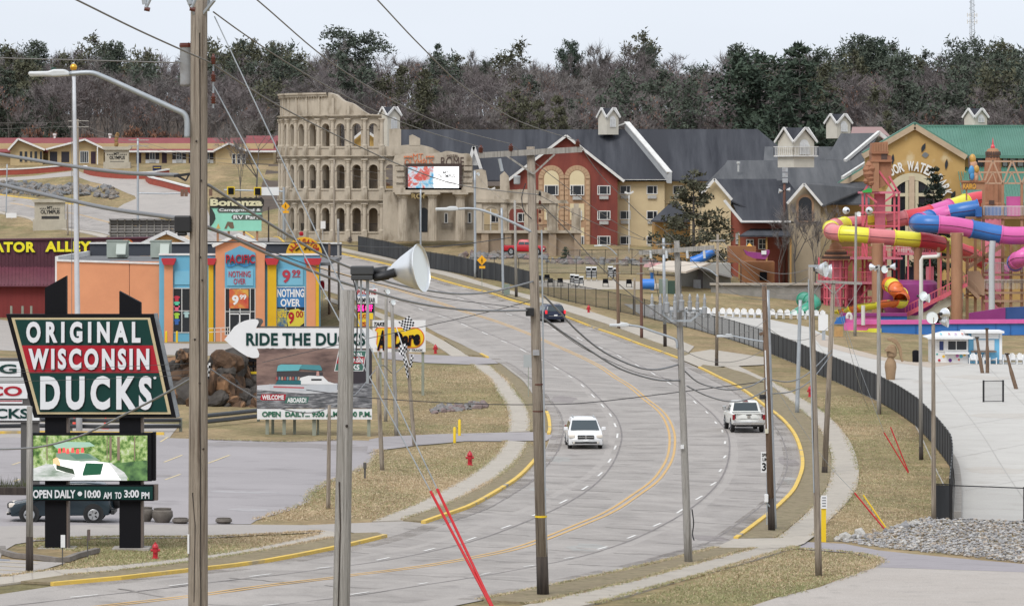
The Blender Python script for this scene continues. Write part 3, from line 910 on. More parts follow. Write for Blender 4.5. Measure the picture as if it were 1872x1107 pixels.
def gable_cupola(name,x0,x1,ytop,yeave,ybase,D,label,parent=None,arch=True,balcony=False,depth=None):
 """square roof turret with gables on two sides and arched louvres"""
 t=thing(name,at((x0+x1)/2,ybase,D),label,'cupola')if parent is None else None
 root=t or parent
 X0,X1,Z0,Ze,Zt=ax(x0,D),ax(x1,D),az(ybase,D),az(yeave,D),az(ytop,D)
 w=X1-X0
 a=0.60
 c=Vector((X0+w/2,D+w*0.45))
 sd=w/(math.cos(a)+math.sin(a))
 ux,uy=Vector((math.cos(a),math.sin(a))),Vector((-math.sin(a),math.cos(a)))
 def q(u,v,z):
  p=c+ux*(u*sd/2)+uy*(v*sd/2)
  return (p.x,p.y,z)
 mb=MB()
 cs=[(-1,-1),(1,-1),(1,1),(-1,1)]
 V=[q(u,v,Z0)for u,v in cs]+[q(u,v,Ze)for u,v in cs]
 mid=[q(0,-1,Zt),q(1,0,Zt),q(0,1,Zt),q(-1,0,Zt)]
 V+=mid
 mb.add(V,[(0,1,5,8,4),(1,2,6,9,5),(2,3,7,10,6),(3,0,4,11,7)])
 put('wall',mb,M_cream2 if not arch else M_siding,root)
 e=1.16
 rf=MB()
 zc,zo=Zt+0.12,Ze-0.10
 ctr=q(0,0,zc)
 for i in range(4):
  d=[(0,-1),(1,0),(0,1),(-1,0)][i]
  l=[(-1,-1),(1,-1),(1,1),(-1,1)][i]
  r_=[(1,-1),(1,1),(-1,1),(-1,-1)][i]
  pk=q(d[0]*e,d[1]*e,zc)
  rf.add([pk,ctr,q(l[0]*e,l[1]*e,zo)],[(0,1,2)])
  rf.add([pk,q(r_[0]*e,r_[1]*e,zo),ctr],[(0,1,2)])
 put('roof',rf,M_shingle,root,fix=False)
 tr=MB()
 for i in range(4):
  d=[(0,-1),(1,0),(0,1),(-1,0)][i]
  l=[(-1,-1),(1,-1),(1,1),(-1,1)][i]
  r_=[(1,-1),(1,1),(-1,1),(-1,-1)][i]
  e2=e+0.02
  for s in (l,r_):
   tr.beam(q(d[0]*e2,d[1]*e2,zc-0.02),q(s[0]*e2,s[1]*e2,zo-0.02),0.12,0.24)
 put('rake_trim',tr,M_trim,root,fix=False)
 hh=Ze-Z0
 for f in range(2):
  lo=MB()
  zb=Z0+hh*(0.42 if not balcony else 0.5)
  zs=Z0+hh*0.86
  ww=0.46
  pts=[]
  for k in range(11):
   an=math.pi*k/10
   pts.append((ww*math.cos(an),zs+ww*sd/2*math.sin(an)*0.9))
  pts=[(-ww,zb),(ww,zb)]+pts
  o=[(q(u,-1.04,z)if f==0 else q(1.04,u,z))for u,z in pts]
  lo.poly(o)
  for s in np.linspace(zb+0.05,zs,9):
   A=q(-ww,-1.07,s)if f==0 else q(1.07,-ww,s)
   B=q(ww,-1.07,s)if f==0 else q(1.07,ww,s)
   lo.beam(A,B,0.05,0.09)
  for u in (-ww,0,ww):
   A=(q(u,-1.08,zb)if f==0 else q(1.08,u,zb))
   B=(q(u,-1.08,zs+(0.3 if u==0 else 0))if f==0 else q(1.08,u,zs+(0.3 if u==0 else 0)))
   lo.beam(A,B,0.07)
  put('louvre_window',lo,M_louvre,root,fix=False)
 if balcony:
  bl=MB()
  zb=Z0+hh*0.46
  e3=1.22
  ring=[q(-e3,-e3,0),q(e3,-e3,0),q(e3,e3,0),q(-e3,e3,0)]
  bl.prismz([(p[0],p[1])for p in ring],zb-0.15,zb)
  for i in range(4):
   A,B=Vector(ring[i]),Vector(ring[(i+1)%4])
   A.z=B.z=zb+1.0
   bl.beam(A,B,0.08)
   for k in range(11):
    p=A+(B-A)*(k/10)
    bl.beam((p.x,p.y,zb),(p.x,p.y,zb+1.0),0.045)
  put('balcony',bl,M_trim,root,fix=False)
 return root
M_siding=mat('pale_siding',(0.58,0.545,0.47),(0.52,0.485,0.415),scale=1.0,rough=0.8)
M_louvre=mat('white_louvre',(0.68,0.68,0.67),(0.60,0.60,0.60),scale=1.0,rough=0.7)
def colosseum():
 D=540.0
 u=D/F
 t=thing('colosseum_facade',G(640,442),'mock Roman colosseum front of tan stone with arcades and a broken top','building')
 base=wloc(t)
 Rr,x0=195*u,698
 cx,cy=ax(x0,D),D+195*u
 dl=R(9.15)
 p=Rr*dl
 st={'low':(az(446,D),az(366,D)),'mid':(az(366,D),az(285,D)),'top':(az(285,D),az(211,D))}
 Z0,Z1=az(446,D),az(168,D)
 pos=[]
 for k in range(9):
  th=-(k+0.5)*dl
  pos.append((cx+Rr*math.sin(th),cy-Rr*math.cos(th),th))
 straight=[(ax(x0,D)+p*(k+0.5),D,0.0)for k in range(5)]
 def bay(h,zb,ws,zs,rail,seed):
  """wall bay of width p with an arched opening, origin at the bay's foot"""
  mb=MB()
  w=p/2
  a=ws/2
  n=10
  arc=[(a*math.cos(math.pi*k/n),zs+a*math.sin(math.pi*k/n))for k in range(n+1)]
  dep=0.85
  def fr(pts):
   mb.poly([(x,0,z)for x,z in pts])
  fr([(-w,0),(w,0),(w,zb),(-w,zb)])
  fr([(a,zb),(w,zb),(w,zs),(a,zs)])
  fr([(-w,zb),(-a,zb),(-a,zs),(-w,zs)])
  for k in range(n):
   x1,z1=arc[k]
   x2,z2=arc[k+1]
   o1=(w,zs)if k==0 else (w*(1-2*k/n),h)
   if k==0:
    fr([(x1,z1),(w,zs),(w,h),(w*(1-2/n),h),(x2,z2)])
   elif k==n-1:
    fr([(x1,z1),(w*(1-2*k/n),h),(-w,h),(-w,zs),(x2,z2)])
   else:
    fr([(x1,z1),(w*(1-2*k/n),h),(w*(1-2*(k+1)/n),h),(x2,z2)])
  ins=[(-a,zb),(a,zb)]+arc
  m=len(ins)
  for k in range(m):
   A,B=ins[k],ins[(k+1)%m]
   mb.quad((A[0],0,A[1]),(B[0],0,B[1]),(B[0],dep,B[1]),(A[0],dep,A[1]))
  for k in range(n):
   an1,an2=math.pi*k/n,math.pi*(k+1)/n
   r1,r2=a+0.03,a+0.22
   q=[(r1*math.cos(an1),zs+r1*math.sin(an1)),(r2*math.cos(an1),zs+r2*math.sin(an1)),(r2*math.cos(an2),zs+r2*math.sin(an2)),(r1*math.cos(an2),zs+r1*math.sin(an2))]
   mb.add([(x,-0.09,z)for x,z in q]+[(x,0.01,z)for x,z in q],[(0,1,2,3),(1,0,4,5),(2,1,5,6),(3,2,6,7),(0,3,7,4)])
  for s in (-1,1):
   mb.box(min(s*a,s*(a+0.3)),max(s*a,s*(a+0.3)),-0.11,0.02,zs-0.18,zs-0.02)
  mb.box(-w,w,-0.10,0.01,zb-0.22,zb-0.04)
  me=mb.mesh('arch_bay')
  rl=None
  if rail:
   rm=MB()
   rm.beam((-a,0.3,zb+0.95),(a,0.3,zb+0.95),0.06)
   for k in range(9):
    x=-a+2*a*(k+0.5)/9
    rm.beam((x,0.3,zb),(x,0.3,zb+0.95),0.035)
   rl=rm.mesh('railing')
   rl.materials.append(M_iron)
  me.materials.append(M_stone)
  return me,rl
 def column(h,zb):
  mb=MB()
  r=0.27
  mb.box(-0.36,0.36,-0.42,0.05,0,zb-0.05)
  mb.lathe([(0.36,zb-0.05),(0.36,zb+0.1),(0.30,zb+0.2),(r,zb+0.28),(r*0.86,h-0.5),(0.30,h-0.42),(0.28,h-0.34),(0.40,h-0.16)],(0,-0.10,0),12)
  mb.box(-0.42,0.42,-0.46,0.05,h-0.16,h)
  me=mb.mesh('column')
  me.materials.append(M_stone)
  return me
 def place(name,me,x,y,z,th,parent=t):
  o=bpy.data.objects.new(name,me)
  COL.objects.link(o)
  o.parent=parent
  o.location=Vector((x,y,z))-base
  o.rotation_euler=(0,0,th)
  return o
 for key,(za,zb_)in st.items():
  h=zb_-za-0.35
  zb={'low':1.55,'mid':1.45,'top':1.2}[key]
  ws=1.08
  zs=zb+{'low':2.35,'mid':2.4,'top':2.25}[key]
  bm_,rm=bay(h,zb,ws,zs,key!='top',1)
  cm=column(h,zb)
  bays=pos+(straight[:1]if key=='top' else straight[:2]if key=='mid' else straight[:2])
  if key=='top':
   bays=pos
  for (x,y,th)in bays:
   o=place('arch_bay',bm_,x,y,za,th)
   if rm:
    r_=bpy.data.objects.new('railing',rm)
    COL.objects.link(r_)
    r_.parent=o
  cols=[(cx+Rr*math.sin(-k*dl),cy-Rr*math.cos(-k*dl),-k*dl)for k in range(10)]
  if key!='top':
   cols+=[(ax(x0,D)+p*k,D,0)for k in (1,2)]
  for (x,y,th)in cols:
   place('column',cm,x,y,za,th)
  cb=MB()
  ths=[-(9.6-k*0.4)*dl for k in range(25)]
  line=[(cx+(Rr)*math.sin(a),cy-(Rr)*math.cos(a),a)for a in ths]
  line+=[(ax(x0,D)+(0.0 if key=='top' else p*2.0),D,0.0)]
  for (o1,zA,zB)in ((0.12,zb_-0.36,zb_-0.18),(0.34,zb_-0.18,zb_-0.04),(0.50,zb_-0.04,zb_+0.07)):
   for (A,B)in zip(line[:-1],line[1:]):
    def pt(q,o,z):
     return (q[0]+o*math.sin(q[2])*1.0,q[1]-o*math.cos(q[2]),z)
    V=[pt(A,o1,zA),pt(B,o1,zA),pt(B,o1,zB),pt(A,o1,zB),pt(A,-0.4,zA),pt(B,-0.4,zA),pt(B,-0.4,zB),pt(A,-0.4,zB)]
    cb.add(V,[(0,1,2,3),(3,2,6,7),(1,0,4,5)])
  put('cornice',cb,M_stone,t,fix=False)
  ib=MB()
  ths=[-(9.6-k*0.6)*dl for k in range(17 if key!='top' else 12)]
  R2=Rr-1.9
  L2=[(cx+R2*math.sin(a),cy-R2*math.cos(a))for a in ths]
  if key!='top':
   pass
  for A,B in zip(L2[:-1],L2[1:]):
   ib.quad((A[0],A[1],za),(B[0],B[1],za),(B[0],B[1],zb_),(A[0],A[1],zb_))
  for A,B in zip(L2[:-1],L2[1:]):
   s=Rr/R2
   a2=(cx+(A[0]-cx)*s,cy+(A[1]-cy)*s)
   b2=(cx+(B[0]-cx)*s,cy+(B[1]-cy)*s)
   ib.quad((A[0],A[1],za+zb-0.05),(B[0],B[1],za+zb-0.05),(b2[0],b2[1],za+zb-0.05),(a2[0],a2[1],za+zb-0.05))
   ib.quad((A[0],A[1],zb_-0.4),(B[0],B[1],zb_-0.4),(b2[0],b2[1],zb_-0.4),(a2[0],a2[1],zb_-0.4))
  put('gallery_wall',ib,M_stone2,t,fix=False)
 ztop=az(169,D)
 zat=az(211,D)+0.07
 def attop(th):
  """height of the broken edge along the curve"""
  x=x0+195*math.sin(th)
  if x<601:
   return ztop
  z=ztop-(x-601)/(690-601)*(az(169,D)-az(215,D))
  return max(z+0.12*math.sin(x*0.9),zat+0.05)
 ab=MB()
 ths=[-(9.55-k*0.2)*dl for k in range(48)]
 for A,B in zip(ths[:-1],ths[1:]):
  def pt(a,o,z):
   return (cx+(Rr+o)*math.sin(a),cy-(Rr+o)*math.cos(a),z)
  za1,zb1=attop(A),attop(B)
  V=[pt(A,0,zat),pt(B,0,zat),pt(B,0,zb1),pt(A,0,za1),pt(A,-0.9,zat),pt(B,-0.9,zat),pt(B,-0.9,zb1),pt(A,-0.9,za1)]
  ab.add(V,[(0,1,2,3),(3,2,6,7),(5,4,7,6)])
  if abs(za1-ztop)<0.01 and abs(zb1-ztop)<0.01:
   for o1,z1,z2 in ((0.25,ztop-0.45,ztop-0.2),(0.4,ztop-0.2,ztop+0.02)):
    V=[pt(A,o1,z1),pt(B,o1,z1),pt(B,o1,z2),pt(A,o1,z2),pt(A,-0.3,z2),pt(B,-0.3,z2),pt(A,0,z1),pt(B,0,z1)]
    ab.add(V,[(0,1,2,3),(3,2,5,4),(0,6,7,1)])
 put('attic_wall',ab,M_stone,t,fix=False)
 pm=None
 for k in range(1,10):
  a=-k*dl
  zt=attop(a)-(0.45 if attop(a)>ztop-0.1 else 0.5)
  if zt-zat<0.4:
   continue
  mb=MB().box(-0.17,0.17,-0.12,0.03,0,zt-zat)
  me=mb.mesh('pilaster')
  me.materials.append(M_stone)
  place('pilaster',me,cx+Rr*math.sin(a),cy-Rr*math.cos(a),zat,a)
 for k in range(-1,30):
  a=-(9.5-k*0.2)*dl
  if attop(a)>ztop-0.05:
   mb=MB().box(-0.07,0.07,-0.3,0.02,-0.16,0)
   me=mb.mesh('corbel')
   me.materials.append(M_stone)
   place('corbel',me,cx+Rr*math.sin(a),cy-Rr*math.cos(a),ztop-0.45,a)
 for i,pts in enumerate(([(680,208),(690,213),(699,222),(700,226),(697,232),(697,285),(683,285),(683,214)],[(711,236),(724,235),(733,236),(733,285),(711,285)],[(697,268),(722,267),(740,265),(765,264),(780,267),(790,270),(806,279),(806,290),(697,290)],[(748,248),(754,246),(768,253),(768,266),(748,266)])):
  wall('broken_pier',pts,D+0.15-.04*i,1.0+.1*i,M_stone,t)
 DB=532.0
 rr=random.Random(5)
 def ragged(pts,amp=1.6):
  out=[]
  for i in range(len(pts)-1):
   (xa,ya),(xb,yb)=pts[i],pts[i+1]
   n=max(1,int(abs(xb-xa)/6))
   for j in range(n):
    f=j/n
    out.append((xa+(xb-xa)*f,ya+(yb-ya)*f+(rr.random()-0.5)*amp*(1 if j else 0.3)))
  out.append(pts[-1])
  return out
 top=ragged([(718,296),(722,284),(735,281),(760,279),(790,281),(806,279),(815,276),(840,280),(858,281),(863,290)])
 wall('sign_wall',top+[(866,352),(718,352)],DB,2.2,M_stone,t)
 for k,y in enumerate((293,303,314,325,336)):
  for (xa,xb)in ((722,738),(846,862)):
   X0,X1=ax(xa+rr.random()*3,DB),ax(xb+rr.random()*2,DB)
   put('rough_block',MB().box(X0,X1,DB-0.12-0.2*rr.random(),DB+0.05,az(y+9,DB),az(y+1+rr.random(),DB)),M_stone,t)
 wall('entablature',[(722,343),(866,343),(866,352),(722,352)],DB-0.7,0.72,M_stone,t)
 for xc in (737,791,842):
  mb=MB()
  n,rb,rt=20,0.62,0.52
  zb,zt=az(440,DB),az(352,DB)
  prof=[]
  Xc=ax(xc,DB)
  for z,r in ((zb,rb),(zt-0.7,rt)):
   prof.append((r,z))
  vs,fs=[],[]
  nf=32
  for (r,z)in prof:
   for k in range(nf):
    rr_=r*(1 if k%2==0 else 0.90)
    vs.append((Xc+rr_*math.cos(2*math.pi*k/nf),DB-1.2+rr_*math.sin(2*math.pi*k/nf),z))
  for k in range(nf):
   fs.append((k,(k+1)%nf,nf+(k+1)%nf,nf+k))
  mb.add(vs,fs)
  mb.lathe([(0.52,zt-0.7),(0.62,zt-0.6),(0.60,zt-0.5),(0.85,zt-0.22)],(Xc,DB-1.2,0),20)
  mb.box(Xc-0.95,Xc+0.95,DB-2.1,DB-0.3,zt-0.22,zt)
  put('fluted_column',mb,M_stone,t)
 DW=533.0
 wall('lower_wall',[(700,352),(866,352),(866,440),(700,440)],DW,1.2,M_stone,t)
 X0,X1=ax(766,DW),ax(783,DW)
 put('dark_arch',MB().prism(arch_outline(X0,X1,az(424,DW),az(388,DW)),DW-0.04,DW+0.1),M_glass,t)
 for xa,xb,y0,y1 in ((812,819,389,408),(855,862,388,408)):
  window(t,xa,y0,xb,y1,DW,mull=())
 for xa,xb in ((808,828),(848,868)):
  mb=MB()
  za_,zb2=az(420,DW),az(408,DW)
  mb.beam((ax(xa,DW),DW-0.4,zb2),(ax(xb,DW),DW-0.4,zb2),0.05)
  for k in range(12):
   x=ax(xa+(xb-xa)*k/11,DW)
   mb.beam((x,DW-0.4,za_),(x,DW-0.4,zb2),0.035)
  put('railing',mb,M_iron,t,fix=False)
 D2=517.0
 seg=MB()
 tp=ragged([(866,311),(880,309),(888,312),(891,330),(892,346),(914,347),(914,320),(922,313),(930,322),(932,347),(975,345),(1000,352),(1012,357),(1020,365)],1.0)
 wall('ruin_wall',tp+[(1020,382),(866,382)],D2,1.1,M_stone,t)
 wall('ruin_cornice',[(866,363),(1036,366),(1040,372),(866,370)],D2-0.35,0.35,M_stone,t)
 xs=[(866,885),(911,931),(958,976),(1000,1020),(1045,1062)]
 for xa,xb in xs:
  wall('ruin_pier',[(xa,380),(xb,380),(xb,424),(xa,424)],D2+0.02,1.0,M_stone,t)
  wall('pier_shaft',[(xa+4,372),(xb-4,372),(xb-4,424),(xa+4,424)],D2-0.2,0.22,M_stone,t)
 for xa,xb in ((885,911),(931,958),(976,1000),(1020,1045)):
  mb=MB()
  r=ax(xb,D2)-ax(xa,D2)
  c,zs=(ax(xa,D2)+ax(xb,D2))/2,az(391,D2)
  n=12
  rad=r/2
  zt=az(379.5,D2)
  for k in range(n):
   a1,a2=math.pi*k/n,math.pi*(k+1)/n
   q=[(c+rad*math.cos(a1),zs+rad*math.sin(a1)),(c+rad*math.cos(a1),max(zt,zs+rad*math.sin(a1))),(c+rad*math.cos(a2),max(zt,zs+rad*math.sin(a2))),(c+rad*math.cos(a2),zs+rad*math.sin(a2))]
   r2=rad*1.16
   q2=[(c+rad*math.cos(a1),zs+rad*math.sin(a1)),(c+r2*math.cos(a1),zs+r2*math.sin(a1)),(c+r2*math.cos(a2),zs+r2*math.sin(a2)),(c+rad*math.cos(a2),zs+rad*math.sin(a2))]
   mb.add([(x,D2-0.1,z)for x,z in q2]+[(x,D2+0.9,z)for x,z in q2],[(0,1,2,3),(1,5,6,2),(0,3,7,4)])
  put('ruin_arch',mb,M_stone,t,fix=False)
  rl=MB()
  za_,zb2=az(424,D2),az(411,D2)
  rl.beam((ax(xa,D2),D2+0.3,zb2),(ax(xb,D2),D2+0.3,zb2),0.05)
  for k in range(12):
   x=ax(xa+(xb-xa)*(k+0.5)/12,D2)
   rl.beam((x,D2+0.3,za_),(x,D2+0.3,zb2),0.035)
  put('railing',rl,M_iron,t,fix=False)
 wall('base_wall',[(866,424),(1062,424),(1062,482),(866,482)],D2+0.2,1.2,M_base,t)
 for xa,xb in ((880,893),(923,935),(965,978),(1003,1017),(1050,1062)):
  wall('base_pier',[(xa,424),(xb,424),(xb,482),(xa,482)],D2-0.35,0.6,M_base,t)
 wall('base_coping',[(866,421),(1064,421),(1064,426),(866,426)],D2-0.5,1.0,M_stone,t)
 O=lettering('OLYMPUS',ax(740,DB),ax(792,DB),az(303,DB),az(291,DB),DB-0.02,M_orange,t,0.06,bold=0.0)
 lettering('MT.',ax(755,DB),ax(776,DB),az(290,DB),az(281,DB),DB-0.02,M_orange,t,0.06,bold=0.0)
 for xa,xb in ((738,753),(778,793)):
  mb=MB()
  for k in range(5):
   x=xa+(xb-xa)*k/5
   mb.prism([(ax(x,DB),az(288,DB)),(ax(x+3.4,DB),az(288-1.5*(k%2),DB)),(ax(x+3.0,DB),az(284.5,DB)),(ax(x+0.8,DB),az(285.5+k%2,DB))],DB-0.22,DB-0.1)
  put('flourish',mb,M_orange,t)
 lettering('ROME',ax(806,DB),ax(848,DB),az(304,DB),az(287,DB),DB-0.02,M_brown,t,0.06,bold=0.0)
 lettering('HOTEL',ax(817,DB),ax(838,DB),az(286.5,DB),az(282.5,DB),DB-0.12,M_brown,t,0.12)
 lettering('ROM',ax(752,DB-0.7),ax(784,DB-0.7),az(363,DB),az(354,DB),DB-0.72,mat('dull_gold',(0.40,0.30,0.13),rough=0.5),t,0.12,bold=0.02)
 return t
M_orange=mat('orange_letters',(0.66,0.20,0.08),(0.6,0.17,0.07),scale=3,rough=0.5)
M_brown=mat('dark_brown_letters',(0.09,0.055,0.045),rough=0.5)
M_base=mat('base_stucco',(0.37,0.285,0.20),(0.28,0.21,0.15),scale=0.6,rough=0.95,bump=0.2,bscale=4,col3=(0.21,0.16,0.115),s3=0.4,lo3=0.5,hi3=0.7)
COLO=colosseum()
def picture_mat(name,build,emit):
 m=bpy.data.materials.new(name)
 m.use_nodes=True
 n,l=m.node_tree.nodes,m.node_tree.links
 b=n['Principled BSDF']
 c=build(n,l)
 l.new(c,b.inputs['Base Color'])
 b.inputs['Roughness'].default_value=0.5
 if emit:
  b.inputs['Base Color'].default_value=(0,0,0,1)
  l.new(c,b.inputs['Emission Color'])
  b.inputs['Emission Strength'].default_value=emit
  for lk in list(b.inputs['Base Color'].links):
   l.remove(lk)
  b.inputs['Base Color'].default_value=(0.01,0.01,0.01,1)
 return m
def ramp_noise(n,l,scale,cols,detail=6,stretch=(1,1,1),dist=0.0,rough=0.6):
 tc=n.new('ShaderNodeTexCoord')
 mp=n.new('ShaderNodeMapping')
 mp.inputs['Scale'].default_value=stretch
 l.new(tc.outputs['Object'],mp.inputs['Vector'])
 t=n.new('ShaderNodeTexNoise')
 t.inputs['Scale'].default_value=scale
 t.inputs['Detail'].default_value=detail
 t.inputs['Distortion'].default_value=dist
 t.inputs['Roughness'].default_value=rough
 l.new(mp.outputs['Vector'],t.inputs['Vector'])
 r=n.new('ShaderNodeValToRGB')
 e=r.color_ramp.elements
 e[0].position,e[0].color=cols[0][0],tuple(cols[0][1])+(1,)
 e[1].position,e[1].color=cols[-1][0],tuple(cols[-1][1])+(1,)
 for p_,c_ in cols[1:-1]:
  x=e.new(p_)
  x.color=tuple(c_)+(1,)
 l.new(t.outputs['Fac'],r.inputs['Fac'])
 return r.outputs['Color']
DB=531.4
_s=thing('video_screen',at(792,344,DB),'lit video screen on the colosseum showing red and blue art beside white','screen')
wall('housing',rect(741,299,844,347),DB-0.1,0.55,mat('screen_housing',(0.05,0.03,0.025),rough=0.6),_s)
_art=picture_mat('led_art',lambda n,l:ramp_noise(n,l,0.9,[(0.25,(0.03,0.12,0.45)),(0.40,(0.15,0.55,0.85)),(0.5,(0.75,0.85,0.92)),(0.58,(0.75,0.10,0.08)),(0.75,(0.85,0.45,0.3))],7,dist=0.6),0.6)
put('screen_art',MB().box(ax(746,DB),ax(793,DB),DB-0.13,DB-0.11,az(343.5,DB),az(304.5,DB)),_art,_s)
_art2=picture_mat('led_art_red',lambda n,l:ramp_noise(n,l,1.3,[(0.3,(0.85,0.35,0.3)),(0.5,(0.75,0.07,0.05)),(0.7,(0.95,0.75,0.7))],6),0.55)
put('screen_figure',MB().prism([(ax(x,DB),az(y,DB))for x,y in ((755,326),(762,318),(768,311),(771,309),(775,314),(783,319),(786,327),(777,330),(766,331))],DB-0.15,DB-0.131),_art2,_s)
put('screen_white',MB().box(ax(793,DB),ax(839,DB),DB-0.13,DB-0.11,az(343.5,DB),az(304.5,DB)),mat('led_white',(0.95,0.95,0.95),emit=0.55),_s)
_dk=mat('screen_text_dark',(0.03,0.03,0.03),rough=0.8)
lettering('OLYMPUS',ax(800,DB),ax(832,DB),az(325,DB),az(318.5,DB),DB-0.135,_dk,_s,0.01,bold=0.01)
lettering('MT.',ax(810,DB),ax(821,DB),az(317.5,DB),az(313,DB),DB-0.135,_dk,_s,0.01)
_gy=mat('screen_text_grey',(0.45,0.45,0.47),rough=0.8)
lettering('THU - SUN 10-8',ax(800,DB),ax(831,DB),az(336,DB),az(331.5,DB),DB-0.135,_gy,_s,0.01)
def hotel():
 t=thing('hotel',at(1080,470,542),'red and cream three storey hotel with big charcoal roof and white gable trim','building')
 D=542.0
 DR=539.0
 wall('red_wall',[(930,332),(1035,251),(1133,330),(1129,330),(1129,476),(930,476)],DR,3.2,M_red,t)
 zr=lambda x,y,d:at(x,y,d)
 bar('rake_trim',at(1035,248,DR-0.5),at(1141,331.5,DR-0.5),0.5,M_trim,t,0.32)
 bar('rake_trim',at(1035,248,DR-0.5),at(926,331.5,DR-0.5),0.5,M_trim,t,0.32)
 pk,pr,pl=at(1035,247,DR-0.6),at(1141,330,DR-0.6),at(926,330,DR-0.6)
 bk=Vector((pk.x,551,pk.z))
 slab('cross_roof',[pk,pr,Vector((pr.x,544,pr.z)),bk],M_shingle,t)
 slab('cross_roof',[pl,pk,bk,Vector((pl.x,544,pl.z))],M_shingle,t)
 wall('cream_wall',[(1129,326),(1215,326),(1215,476),(1129,476)],D,6,M_cream,t)
 wall('cream_wall',[(1215,326),(1345,326),(1345,476),(1215,476)],D+1.5,6,M_cream,t)
 wall('cream_wall',[(880,340),(935,340),(935,476),(880,476)],D+1.0,6,M_cream,t)
 wall('eave_trim',[(1129,328),(1220,328),(1220,331.5),(1129,331.5)],D-0.8,0.7,M_trim,t)
 wall('eave_trim',[(1221,328),(1350,328),(1350,331.5),(1221,331.5)],D+0.7,0.7,M_trim,t)
 wall('eave_trim',[(860,346),(935,346),(935,350),(860,350)],D-0.2,0.7,M_trim,t)
 ez,rz_=az(329,D-0.8),az(237,551)
 slab('main_roof',[at(1129,329,D-0.8),Vector((ax(1222,D-0.8),D-0.8,ez)),at(1142,237,551),at(733,237,551),Vector((ax(733,551),D-0.8,ez)),],M_shingle,t)
 slab('main_roof',[Vector((ax(1222,D),D+0.6,ez)),Vector((ax(1470,D),D+0.6,ez)),at(1385,236,551.2),at(1142,236,551.2)],M_shingle,t)
 slab('main_roof',[at(733,237,551),at(1385,236,551.2),Vector((ax(1385,551),561,ez)),Vector((ax(733,551),561,ez))],M_shingle,t)
 slab('main_roof',[at(1385,236,551.2),Vector((ax(1470,D),D+0.6,ez)),Vector((ax(1500,560),561,ez))],M_shingle,t)
 wall('left_wall',[(640,340),(740,340),(740,440),(640,440)],563,3,mat('ochre_wall',(0.55,0.36,0.12),(0.48,0.31,0.1),scale=0.5,rough=0.9),t)
 bar('rake_trim',at(636,262,568),at(665,238,568),0.35,M_trim,t,0.3)
 bar('rake_trim',at(696,258,568),at(668,238,568),0.35,M_trim,t,0.3)
 wall('gable_wall',[(634,266),(667,239),(700,266),(700,345),(634,345)],568.5,3,MATS['ochre_wall'],t)
 bar('rake_trim',at(720,252,566),at(742,268,566),0.35,M_trim,t,0.3)
 wall('gable_wall',[(862,300),(866,270),(880,310),(880,345),(862,345)],544,0.6,M_trim,t)
 bar('rake_trim',at(866,268,543.5),at(880,311,543.5),0.4,M_trim,t,0.3)
 bar('rake_trim',at(866,268,543.5),at(857,300,543.5),0.4,M_trim,t,0.3)
 P0,P1=at(1220,333,D-1.1),at(1142,226,551.2)
 mb=MB()
 a0,a1=Vector((P0.x,P0.y,ez-0.4)),Vector((P1.x,P1.y,rz_-0.4))
 w=Vector((0.55,0,0))
 th=Vector((0,0,1.25))
 mb.add([a0,a0+w,a0+w+th,a0+th,a1,a1+w,a1+w+th,a1+th],[(0,1,2,3),(4,7,6,5),(0,4,5,1),(1,5,6,2),(2,6,7,3),(3,7,4,0)])
 put('parapet',mb,mat('parapet_grey',(0.42,0.43,0.44),(0.36,0.37,0.38),scale=1,rough=0.8),t)
 bar('parapet_cap',a0+th+w/2+Vector((0,0,0.08)),a1+th+w/2+Vector((0,0,0.08)),0.75,M_trim,t,0.16)
 bar('parapet_cap',a1+th+w/2+Vector((0,0.1,0.05)),a1+th+Vector((-2.2,0.3,-0.9)),0.6,M_trim,t,0.16)
 for xc in (1008,1055):
  def ol(r,yb,ys,n=20):
   X,u=ax(xc,DR),DR/F
   return [(X-r*u,az(yb,DR)),(X+r*u,az(yb,DR))]+[(X+r*u*math.cos(math.pi*k/n),az(ys,DR)+r*u*math.sin(math.pi*k/n))for k in range(n+1)]
  put('stone_arch',MB().prism(ol(24.0,468,326),DR-0.22,DR+0.02),M_tan,t)
  put('arch_panel',MB().prism(ol(13.5,354,325),DR-0.30,DR-0.2),M_cream2,t)
  u=DR/F
  for k in range(11):
   a1,a2=math.pi*(k+0.06)/11,math.pi*(k+0.94)/11
   r1,r2=15.5*u,23.4*u
   X,Z=ax(xc,DR),az(326,DR)
   q=[(X+r1*math.cos(a1),Z+r1*math.sin(a1)),(X+r2*math.cos(a1),Z+r2*math.sin(a1)),(X+r2*math.cos(a2),Z+r2*math.sin(a2)),(X+r1*math.cos(a2),Z+r1*math.sin(a2))]
   put('voussoir',MB().prism(q,DR-0.30,DR-0.21),M_tan2,t,fix=False)
  for s in (-1,1):
   for k in range(14):
    xa=xc+s*16-(0 if s>0 else 6.6)
    put('quoin',MB().box(ax(xa,DR),ax(xa+6.6,DR),DR-0.29,DR-0.215,az(338+k*9.2,DR),az(330+k*9.2,DR)),M_tan2,t,fix=False)
  wall('lower_panel',[(xc-13,372),(xc+13,372),(xc+13,402),(xc-13,402)],DR-0.30,0.1,M_cream2,t)
  wall('lower_panel',[(xc-13,416),(xc+13,416),(xc+13,450),(xc-13,450)],DR-0.30,0.1,M_cream2,t)
  window(t,xc-13,338,xc+13,357,DR-0.31,mull=(0.2,0.8))
  window(t,xc-9,385,xc+9,402,DR-0.31)
  window(t,xc+1,431,xc+13,449,DR-0.31)
  acunit(t,xc,362,DR-0.3)
